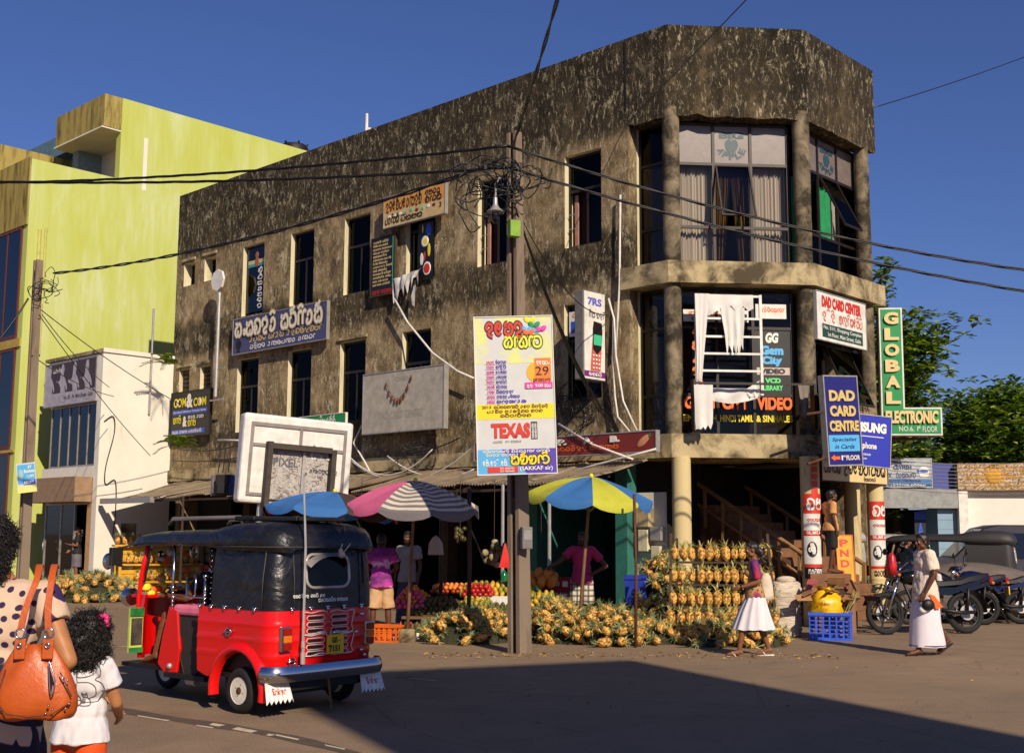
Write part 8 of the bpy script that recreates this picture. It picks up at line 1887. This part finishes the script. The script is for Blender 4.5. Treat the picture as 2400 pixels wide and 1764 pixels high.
# 2 man in a sarong
f1,f2=gd(2013,1438),gd(2058,1418);
J0=dict(kl=(-.08,.13,.5),al=(-.08,.17,.085),tl=(-.1,.34,.028),kr=(.08,-.1,.5),ar=(.09,-.33,.2),tr=(.1,-.22,.06),hl=(-.08,0,.9),hr=(.08,0,.9),el=(-.23,-.03,1.12),wl=(-.21,.1,.87),er=(.23,-.06,1.12),wr=(.24,-.1,.86),head=(0,.03,1.57),neck=(0,0,1.43))
s=1.66/1.7;loc=(f1.x+.17*s,f1.y+.04,0)
mn,J,Mh=person('elderly man in a striped pale shirt and white sarong walking past the motorcycles',loc,WALKL+.1,J0,s,SK_D,'short',True,.008,head=(.25,.0),girth=1.06)
garment('shirt',mn,J,s,stripes_mat('striped_shirt',(0,1,0),34,[(0,lin((224,206,186))),(.7,lin((176,146,126))),(.8,lin((224,206,186)))]),'shirt',.01,.036,.8,.74,amp=.013,seed=5,girth=1.08)
b=MB();hd_=J['neck'];b.torus(hd_+Vector((0,.0,-.03))*s,.062*s,.014*s,(0,-.2,1),20,6,1.6);b.build('collar',stripes_mat('striped_collar',(0,1,0),34,[(0,lin((208,184,160))),(.7,lin((150,116,96)))]),mn,180)
skirt('sarong',mn,mk('white_sarong_cloth',(222,214,220),.8,var=.08,scale=3),[(0,0,.86*s,.165*s,.135*s),(0,.01,.7*s,.19*s,.19*s),(0,.02*s,.45*s,.195*s,.215*s),(0,.0,.2*s,.2*s,.25*s),(0,.0,.12*s,.2*s,.255*s)],seed=4,pleat=.007,folds=5)
b=MB();n=60;b.loft([[((.207*s)*math.cos(q),.262*s*math.sin(q),z) for q in (2*math.pi*i/n for i in range(n))] for z in (.135*s,.146*s)],cap=False);b.build('hem_stripe',C_NAVY,mn,180)
for q in 'lr':sandal(mn,J,q,mk('brown_leather',(58,34,22),.5),s)
b=MB();b.torus(J['wr']+UP*.02,.034*s,.008,(0,0,1),16,6,1.6);b.build('wristwatch',M_CHROME,mn,180)
Mm=Matrix.Translation(loc)@Matrix.Rotation(WALKL+.1,4,'Z')
e=thing('carried_parcel','small parcel with a yellow flag held low by the man in the sarong','parcel',M=Mm@Matrix.Translation(J['wl']+Vector((-.03,-.02,-.14))));b=MB();b.ball((0,0,-.02),(.05,.09,.08),10,8);b.build('bundle',mk('black_bundle',(20,20,22),.5),e,180);b=MB();b.loft([[(.01,-.1,.1),(.01,-.02,.13)],[(.02,-.22,-.05),(.02,-.12,-.08)]],closed=False);b.build('flag',C_ORANGE,e);b=MB();b.ball((.03,.05,-.08),(.03,.07,.05),10,8);b.build('pouch',M_WPAINT,e,180)

# 3 boy on the porch steps, looking right
p=ad(1826,1250,21.75);s=1.5/1.7
J0=dict(el=(-.21,-.03,1.12),wl=(-.2,.03,.88),er=(.21,-.03,1.12),wr=(.2,.03,.88),head=(0,.05,1.575),kl=(-.09,.05,.49),kr=(.09,.0,.49),al=(-.09,.1,.085),tl=(-.1,.27,.03),ar=(.09,-.08,.085),tr=(.1,.1,.03))
bz=ad(1826,1258,21.75).z
by,J,Mh=person('boy in an orange t-shirt and black shorts standing on the porch steps',(p.x,21.75,bz),RAD(-80),J0,s,SK_D,'boy',True,.009,head=(0,-.18))
garment('shirt',by,J,s,mk('orange_tan_tshirt',(206,150,88),.85,0,.2,6),'shirt',.011,.024,.7,.86,amp=.009,seed=7);garment('shorts',by,J,s,mk('black_shorts',(20,19,20),.8),'shorts',.012,.02,leg=.95,seed=8)
b=MB();b.ball(J['chest']+Vector((0,.125,.0)),(.06,.02,.07),10,6);b.build('shirt_print',mk('brown_print',(110,60,36),.8),by,180)
# plinth below his feet
b=MB();b.box(-.35,.45,-.3,.4,-.0,.01);
tag(thing('porch_block','brown cement block that the boy in orange stands on','block',loc=(p.x,21.75,0)),None);o=bpy.data.objects['porch_block'];b=MB();b.box(-.42,.32,-.12,.5,0,bz-.003);b.build('block',M_STEP,o,bevel=.012);b=MB();b.box(-.42,.32,-.42,-.121,0,bz*.6);b.build('step',M_STEP,o,bevel=.012)

# 4 vendor seen from behind in a tie-dye shirt
p=ad(832,1392,18.6);s=1.62/1.7
J0=dict(pelvis=(0,0,.93),kl=(-.12,.0,.49),al=(-.13,-.03,.085),kr=(.12,.03,.49),ar=(.14,0,.085),tl=(-.16,.14,.03),tr=(.17,.16,.03),el=(-.25,.03,1.13),wl=(-.18,.24,1.1),er=(.25,.03,1.13),wr=(.18,.24,1.05),head=(0,.08,1.56),neck=(0,.01,1.43))
v_,J,Mh=person('vendor in a purple tie-dye shirt and beige shorts standing with his back to the street',(p.x,18.75,0),RAD(8),J0,s,SK_D,'short',False,.01,head=(0,.35))
t=NT('tie_dye_shirt').p(.8);z=t.sep(t.tc.outputs['Object'])[2];f=t.noise(t.mapping((1,1,1.6)),5,5,.65,.8);u=t.math('ADD',t.math('MULTIPLY',f,.35),z);t.base(t.ramp(t.math('FRACT',t.math('MULTIPLY',u,2.6)),[(.0,lin((170,44,150))),(.3,lin((150,30,130))),(.42,lin((226,190,220))),(.5,lin((196,60,160))),(.8,lin((96,30,96))),(.95,lin((120,34,120)))]))
garment('shirt',v_,J,s,t.m,'shirt',.011,.028,.6,.83,amp=.01,seed=9);garment('shorts',v_,J,s,mk('beige_shorts',(196,156,112),.85),'shorts',.012,.026,leg=.98,amp=.01,seed=10)
b=MB();b.loft([[(-.05,-.165,.0),(.04,-.165,0)],[(-.05,-.165,.03),(.04,-.165,.03)]],closed=False)
# 5 vendor with hand on hip in pink and plaid
p=ad(1278,1340,20.0);s=1.66/1.7
J0=dict(el=(-.36,.12,1.2),wl=(-.56,.3,1.08),er=(.4,-.1,1.12),wr=(.2,.06,1.0),fr=(-.8,.3,-.2),kl=(-.1,0,.49),kr=(.1,.04,.49),head=(-.02,.04,1.58))
v2,J,Mh=person('bearded vendor in a pink polo and plaid shorts with one hand on his hip',(p.x,20.0,0),RAD(180)-.15,{**{k:((-a[0]) if False else a[0],a[1],a[2]) for k,a in J0.items()},'el':(-.4,-.1,1.12),'wl':(-.2,.06,1.0),'er':(.36,.12,1.2),'wr':(.56,.3,1.08),'fl':(.8,.3,-.2)},s,SK_D,'short',True,.009,head=(-.5,-.05))
garment('polo_shirt',v2,J,s,mk('magenta_polo',(186,40,96),.85,0,.2,5),'shirt',.011,.022,.6,.84,amp=.009,seed=11)
t=NT('plaid_cloth').p(.85);sx=t.sep(t.mapping());a_=t.math('FRACT',t.math('MULTIPLY',sx[0],11));b_=t.math('FRACT',t.math('MULTIPLY',sx[2],11));m1=t.ramp(a_,[(.0,0.0),(.55,0.0),(.6,.8),(.9,.8),(.95,0.0)]);m2=t.ramp(b_,[(.0,0.0),(.55,0.0),(.6,.8),(.9,.8),(.95,0.0)]);t.base(t.mix(m2,t.mix(m1,lin((206,196,176)),lin((60,50,44))),lin((60,50,44))));garment('shorts',v2,J,s,t.m,'shorts',.012,.03,leg=1.0,amp=.012,seed=12)
b=MB();b.ball(Mh@Vector((0,.06,-.085)),(.05*s,.045*s,.04*s),12,8);b.build('beard',hair_mat(),v2,180)

# 6 two women in the shop doorway and a dressed mannequin
def simple_woman(label,px,d,h,rz,top,low,hair='bun',skl=.5,seed=1):
    p_=FW@Vector((onw(px,1200,FW,-d)[0],d,.18));s=h/1.7
    J0=dict(el=(-.2,.02,1.12),wl=(-.08,.22,1.15),er=(.2,.02,1.12),wr=(.1,.2,.98))
    e,J,M=person(label,tuple(p_),rz,J0,s,SK_M,hair,True,.012,fem=True)
    garment('blouse',e,J,s,top,'shirt',.013,.018,.6,.88,seed=seed,fem=True);skirt('skirt',e,low,[(0,0,.94*s,.155*s,.12*s),(0,0,.8*s,.185*s,.15*s),(0,0,skl*s,.17*s,.15*s)],n=36,pleat=.005);return e
simple_woman('woman in a grey top and pink skirt inside the glass shop door',140,.34,1.55,RAD(190),mk('grey_top',(150,140,150),.8),mk('rose_skirt',(186,60,90),.8),seed=21)
simple_woman('woman in a black top and grey skirt leaning in the shop doorway',170,.26,1.6,RAD(110),mk('black_top',(24,22,24),.8),mk('grey_skirt',(104,96,104),.8),seed=22)
p_=FW@Vector((onw(113,1200,FW,-.36)[0],.36,.18));e=thing('mannequin','headless mannequin in a pink top and pale frilled skirt in the shop window','mannequin',tuple(p_));b=MB();b.ball((0,0,1.2),(.15,.1,.2),14,10);b.ball((0,0,.95),(.15,.11,.12),14,10)
for k in (-1,1):limb(b,[(.08*k,0,.9),(.08*k,.02,.48),(.08*k,0,.08)],[.08,.055,.035]);limb(b,[(.17*k,0,1.34),(.24*k,0,1.05),(.24*k,.06,.85)],[.05,.035,.025])
capsule(b,(0,0,1.3),(0,0,1.48),.06,.045);me=remesh(b,.012);me.materials.append(M_WPAINT);put('body',me,e);b=MB();b.ball((0,0,1.2),(.175,.125,.23),16,10);b.build('top',mk('coral_top',(214,90,90),.8),e,180);skirt('skirt',e,mk('pale_frill',(216,190,176),.8,var=.3,scale=20),[(0,0,1.02,.15,.12),(0,0,.8,.2,.17),(0,0,.55,.22,.18)],n=40,pleat=.012)
# 7 woman in pale blue on the red motorcycle, a girl and a pillion further back
p=gp(2140,1432);s=1.58/1.7
J0=dict(pelvis=(0,0,.93),hl=(-.1,.03,.92),hr=(.1,.03,.92),kl=(-.2,.38,.8),kr=(.2,.38,.8),al=(-.19,.3,.4),ar=(.19,.3,.4),tl=(-.2,.46,.36),tr=(.2,.46,.36),el=(-.26,.14,1.12),wl=(-.28,.42,1.08),er=(.26,.14,1.12),wr=(.28,.42,1.08),head=(0,.05,1.58))
xw=ad(1990,1300,p.y).x
e,J,M=person('woman in a pale blue t-shirt sitting on the red and black motorcycle',(xw,p.y-.05,0),RAD(-75),J0,s,SK_M,'bun',True,.01,fem=True,girth=1.1);garment('shirt',e,J,s,mk('pale_blue_tshirt',(176,206,214),.85),'shirt',.011,.022,.55,.86,seed=31,fem=True,girth=1.1);garment('trousers',e,J,s,mk('dark_trousers',(40,38,44),.8),'trousers',.012,.016,leg=1.9,seed=32)
e=thing('red_bottle_bag','red and yellow printed bag hanging by the motorcycle mirror','bag',M=frame(ad(1958,1243,19.9),Vector((1,0,0))));b=MB();b.lathe([(.03,.22),(.06,.16),(.08,0),(.07,-.14)],12);b.build('sack',mk('red_print_plastic',(190,30,40),.35,0,.5,9),e,180)
xg=ad(2056,1300,20.4).x;s=1.16/1.7
e,J,M=person('girl with tied hair half hidden behind the man in the sarong',(xg,20.4,0),RAD(-85),dict(),s,SK_M,'bun',True,.01,fem=True);garment('dress',e,J,s,mk('cream_dress',(206,192,180),.85),'shirt',.012,.02,.5,.6,seed=41,fem=True);skirt('skirt',e,mk('cream_dress',(206,192,180)),[(0,0,.9*s,.16*s,.13*s),(0,0,.45*s,.2*s,.18*s)],n=36)
# 8 driver of the red three-wheeler (sits in the cab)
Mt=Matrix.Translation((mid.x,mid.y,0))@Matrix.Rotation(HZ,4,'Z');q=Mt@Vector((1.12,.02,0));s=1.66/1.7
J0=dict(pelvis=(0,0,.76),waist=(0,.02,.91),chest=(0,.06,1.08),neck=(0,.07,1.25),head=(0,.1,1.39),hl=(-.1,.04,.75),hr=(.1,.04,.75),kl=(-.36,.42,.80),al=(-.42,.50,.42),tl=(-.44,.66,.35),kr=(.2,.42,.76),ar=(.2,.48,.42),tr=(.21,.64,.35),sl=(-.17,.06,1.19),sr=(.17,.06,1.19),el=(-.27,.22,.98),wl=(-.3,.5,1.0),er=(.27,.22,.98),wr=(.3,.5,1.0))
e,J,M=person('barefoot driver with one bare leg out at the step of the red three-wheeler',(q.x,q.y,0),HZ-math.pi/2,J0,s,skin_mat('driver',(116,66,40)),'short',True,.009);garment('shirt',e,J,s,mk('dark_driver_shirt',(30,28,34),.85),'shirt',.011,.02,.6,.74,seed=51);garment('shorts',e,J,s,mk('dark_driver_shorts',(34,30,34),.85),'shorts',.012,.02,leg=.8,seed=52)
# dim figure at the back of the stall
p=ad(880,1300,20.4);e,J,M=person('man in a dim white shirt deep in the shade of the stall',(p.x+.1,20.6,0),RAD(160),{},.97,SK_D,'short',True,.012);garment('shirt',e,J,.97,mk('dull_white_shirt',(150,144,138),.85),'shirt',.013,.02,.6,.82,seed=61);skirt('sarong',e,mk('dull_sarong',(70,60,80),.85),[(0,0,.88,.17,.14),(0,0,.12,.2,.18)],n=36,pleat=.008)

# ------------------------------------------------------------------ woman with a handbag and a girl, near the camera
DW=4.9;sh=ad(60,1300,DW);s=1.66/1.7
J0=dict(pelvis=(0,0,.93),waist=(0,.0,1.09),chest=(0,.0,1.28),neck=(0,.01,1.45),head=(-.07,.04,1.585),sr=(.185,0,1.39),sl=(-.185,0,1.39),er=(.32,-.04,1.14),wr=(.12,.2,1.06),fr=(-.8,.4,.1),el=(-.3,.05,1.14),wl=(-.12,.26,1.05))
px_=ad(2,1300,DW).x
fw,J,Mh=person('woman in a dotted beige blouse with an orange handbag, seen from behind',(px_,DW,0),RAD(-4),J0,s,SK_F,None,False,.008,fem=True,girth=1.12)
HB=mk('frizzy_black_hair',(16,12,12),.55,bump=.4,scale=40)
def frizz(parent,M,blobs,n,L,rad,seed,m=None,name='hair'):
    """hair as a soft mass plus many loose curls"""
    r=random.Random(seed);b=MB()
    for c,q in blobs:b.ball(c,q,16,12)
    b.xform(M);me=wrinkle(remesh(b,.012,2),.012,26,seed);me.materials.append(m or hair_mat());o=put(name,me,parent);cb=MB();vs_=me.vertices;no=me.vertex_normals
    for k in range(n):
        i=r.randrange(len(vs_));p=vs_[i].co.copy();nn=no[i].vector.copy();d=(nn+Vector((r.gauss(0,.5),r.gauss(0,.5),r.gauss(-.9,.4)))).normalized();a=d.cross(UP).normalized() if abs(d.z)<.95 else Vector((1,0,0));c2=d.cross(a);ph=r.random()*6;l=L*r.uniform(.5,1.3)
        P=[p-nn*.01+d*l*t+(a*math.cos(ph+t*7)+c2*math.sin(ph+t*7))*rad*t**.5 for t in (0,.2,.4,.6,.8,1)];cb.tube(P,[.0022,.0022,.002,.0018,.0014,.0008],4,False)
    cb.build('curl',m or hair_mat(),o,180);return o
frizz(fw,Mh,[((0,-.03,.045),(.105,.12,.1)),((0,-.08,-.03),(.112,.1,.12)),((0,-.1,-.12),(.1,.08,.1))],3000,.038,.009,3)
t=NT('dotted_striped_blouse').p(.85);v=t.mapping();z=t.sep(v)[2];sc_=t.n('ShaderNodeTexVoronoi',feature='F1',voronoi_dimensions='2D');sc_.inputs['Scale'].default_value=19;sc_.inputs['Randomness'].default_value=.5;cx2=t.n('ShaderNodeCombineXYZ');q_=t.sep(v);t.l(q_[0],cx2.inputs[0]);t.l(q_[2],cx2.inputs[1]);t.l(cx2.outputs[0],sc_.inputs['Vector']);dots=t.ramp(sc_.outputs['Distance'],[(.22,1.0),(.25,0.0)])
st=t.ramp(t.math('FRACT',t.math('MULTIPLY',t.math('ADD',z,t.math('MULTIPLY',t.sep(v)[0],.35)),6.5)),[(.0,1.0),(.52,1.0),(.56,0.0),(.97,0.0)]);zone=t.ramp(t.math('DIVIDE',z,2.0),[(.553,1.0),(.56,0.0)]);slv=t.ramp(t.math('ABSOLUTE',t.sep(v)[0]),[(.215,0.0),(.22,1.0)]);st2=t.ramp(t.math('FRACT',t.math('MULTIPLY',t.math('ADD',z,t.math('MULTIPLY',t.sep(v)[0],.8)),9)),[(.0,1.0),(.45,1.0),(.5,0.0),(.97,0.0)])
col=t.mix(dots,lin((206,176,150)),lin((44,24,62)));col=t.mix(zone,col,t.mix(st,lin((190,164,142)),lin((26,18,40))));col=t.mix(t.math('MULTIPLY',slv,t.math('SUBTRACT',1.0,zone)),col,t.mix(st2,lin((206,176,150)),lin((50,26,80))));t.base(col);t.bump(t.noise(v,60,4),.15,.005)
garment('blouse',fw,J,s,t.m,'shirt',.009,.022,.42,.80,amp=.008,seed=71,fem=True,girth=1.14)
skirt('skirt',fw,mk('dark_purple_skirt',(30,20,48),.85),[(0,0,.95*s,.18*s,.14*s),(0,0,.8*s,.21*s,.17*s),(0,0,.2*s,.24*s,.2*s)],n=60,pleat=.01)
# handbag on her shoulder
hbp=ad(82,1488,DW-.32);e=thing('handbag','orange leather handbag with silver rings on the shoulder of the woman in the dotted blouse','handbag',M=frame(hbp,Vector((1,.12,0))))
M_LEATH=mk('orange_leather',(186,84,26),.38,0,.16,7,.25,.5)
b=MB();rings=[]
for z,w,d,cx in ((-.145,.10,.03,.0),(-.15,.125,.055,.0),(-.13,.15,.075,.0),(-.06,.152,.08,.0),(.02,.128,.065,-.005),(.08,.09,.042,-.01),(.115,.065,.02,-.015),(.12,.05,.012,-.015)):
    rings.append([(cx+w*math.copysign(abs(math.cos(a))**.75,math.cos(a)),-d*math.copysign(abs(math.sin(a))**.8,math.sin(a))*(1+.1*math.sin(7*a+z*30)),z+.012*math.sin(5*a)*(1 if z>0 else .3)) for a in (2*math.pi*i/44 for i in range(44))])
b.loft(rings);me=b.mesh('body',M_LEATH,180);wrinkle(me,.004,16,4,(1,1,.5));o=put('body',me,e);sm=o.modifiers.new('s','SUBSURF');sm.levels=sm.render_levels=1
for k,(x0,xt) in enumerate(((-.055,-.02),(.045,.035))):
    b=MB();b.bar((x0-.0,-.055,.075),(x0+.0,-.05,.15),.04,.012,(0,1,0));b.build('tab',M_LEATH,e,bevel=.004)
    b=MB();b.torus((x0,-.055,.168),.018,.004,(0,1,0),18,8);b.torus((x0-.0,-.064,.125),.008,.003,(0,1,0),14,6);b.build('ring',M_CHROME,e,180)
    b=MB();P=spline([(x0,-.055,.18),(x0+.01*(1-2*k),-.04,.26),(xt,-.01,.36),(xt-.01,.06,.415),(xt-.02,.13,.40)],5);rr_=[]
    for i,p in enumerate(P):rr_.append([(p.x-.012,p.y-.004,p.z),(p.x+.012,p.y-.004,p.z),(p.x+.012,p.y+.004,p.z+.003),(p.x-.012,p.y+.004,p.z+.003)])
    b.loft(rr_);b.build('handle',M_LEATH,e,40)
b=MB();b.tube(spline([(.06,-.085,.075),(.088,-.098,.0),(.078,-.1,-.05),(.068,-.097,-.0),(.06,-.085,.075)],5),.0028,5);b.tube([(.1,-.08,.03),(.14,-.06,-.06)],.0028,5);b.build('zip',M_CHROME,e,180);b=MB();b.poly([p for p in [(.064,-.098,.06),(.084,-.104,.0),(.078,-.105,-.045),(.071,-.104,-.0)]]);b.build('zip_lining',M_BLACK,e)
b=MB()
for p in ((.07,-.102,-.085),(.085,-.1,-.1),(.06,-.1,-.115),(-.1,-.08,-.1),(.125,-.078,-.1),(.135,-.07,-.085),(.115,-.082,.01),(.128,-.076,-.0)):b.ball(p,.0048,8,6)
b.build('stud',M_CHROME,e,180)
b=MB();b.tube([(-.14,-.06,-.06),(-.08,-.092,-.115),(0,-.1,-.125),(.08,-.093,-.118),(.14,-.062,-.08)],.003,5);b.tube([(-.1,-.055,.04),(-.115,-.07,-.03),(-.12,-.075,-.09)],.0025,5);b.build('seam',mk('dark_orange_thread',(110,48,16),.6),e,180)
# girl
DG=5.8;cx_=ad(180,1500,DG).x;s=1.23/1.7
J0=dict(neck=(0,-.0,1.42),head=(.02,.03,1.57),el=(-.2,.1,1.13),wl=(-.12,.3,1.1),er=(.21,.08,1.13),wr=(.12,.26,1.02),sl=(-.165,.0,1.36),sr=(.165,.0,1.36))
gl,J,Mh=person('curly haired girl in a white t-shirt with a printed letter B, seen from behind',(cx_,DG,0),RAD(-14),J0,s,SK_F,None,False,.008,girth=1.02)
frizz(gl,Mh,[((0,-.02,.03),(.125,.135,.125)),((0,-.06,-.05),(.14,.12,.12)),((0,-.07,-.13),(.135,.1,.09)),((.07,-.04,-.1),(.09,.09,.1)),((-.07,-.04,-.1),(.09,.09,.1))],3400,.042,.010,7)
b=MB();r=random.Random(2)
for i in range(9):b.ball(Mh@Vector((.1+.03*math.cos(i*.7),-.02+.02*math.sin(i),.085+.035*math.sin(i*.7))),.014,7,5)
b.build('hair_band',mk('pink_hair_band',(214,50,120),.5),gl,180)
garment('tshirt',gl,J,s,mk('white_tshirt',(216,210,212),.85,var=.05),'shirt',.008,.026,.5,.89,amp=.013,seed=81,girth=1.04)
garment('trousers',gl,J,s,mk('orange_cloth',(232,84,20),.8),'trousers',.011,.03,leg=1.9,seed=82)
# letter B and two cats drawn on the back of the shirt
M_INK=mk('grey_shirt_ink',(96,92,98),.8,bump=0);bvh=None
tsh=next(c for c in gl.children if c.name.startswith('tshirt'))
from mathutils.bvhtree import BVHTree
bvh=BVHTree.FromPolygons([v.co.copy() for v in tsh.data.vertices],[tuple(p.vertices) for p in tsh.data.polygons])
pr=MB()
def ink(P,r_=.0022,closed=False):
    out=[]
    for x,z in [(q.x,q.y) for q in spline(P,4,closed)]:
        h=bvh.ray_cast(Vector((x,-1,z)),Vector((0,1,0)));
        if h[0] is not None:out.append(h[0]+h[1]*.0025)
    if closed and out:out.append(out[0])
    if len(out)>2:pr.tube(out,r_,4)
bx,bz_,u=.062,.955,.0185
def bb(*pts):return [(bx+x*u,bz_+(z-5)*u*.92) for x,z in pts]
ink(bb((-5,8),(-5,8.9),(-2,9),(1.5,8.8),(3.4,7.2),(3.4,5.2),(2,3.9),(3.8,2.6),(4.2,0),(2.6,-2),(0,-2.3),(-1.2,-2.2)),closed=False);ink(bb((-5,8),(-3.6,7.8),(-3.6,3.4)));ink(bb((-1.8,7.8),(.5,7.7),(1.6,6.5),(1.2,5),(-1.8,4.7),(-1.8,7.8)));ink(bb((-1.6,3.2),(1,3.1),(2.2,1.6),(2.0,-.2),(.6,-1)));ink(bb((-1.8,4.7),(-1.6,3.2)))
def cat(cx,cz,k):
    def cc(*p):return bb(*[(cx+x*k,cz+z*k) for x,z in p])
    ink(cc((-1,1),(-1,2.4),(-.5,1.7),(.5,1.7),(1,2.4),(1,1),(.6,.2),(-.6,.2)),closed=True);ink(cc((-.7,.2),(-1.5,-1.5),(-1.8,-3.4),(0,-3.8),(1.6,-3.4),(1.3,-1.2),(.7,.2)))
    for z in (-1,-1.8,-2.6):ink(cc((-1.5,z-.2),(-.6,z),(0,z-.1)))
    ink(cc((-.45,1.15),(-.3,1.2),(-.2,1.1)));ink(cc((.2,1.1),(.3,1.2),(.45,1.15)));ink(cc((-.1,.75),(0,.65),(.1,.75)))
    ink(cc((-1.7,-3.3),(-3.4,-3.2),(-3.6,-1.8),(-2.6,-1.2),(-1.7,-2)))
cat(-2.8,.5,1.0);cat(-.2,-.9,.6)
pr.build('shirt_print',M_INK,gl,180)
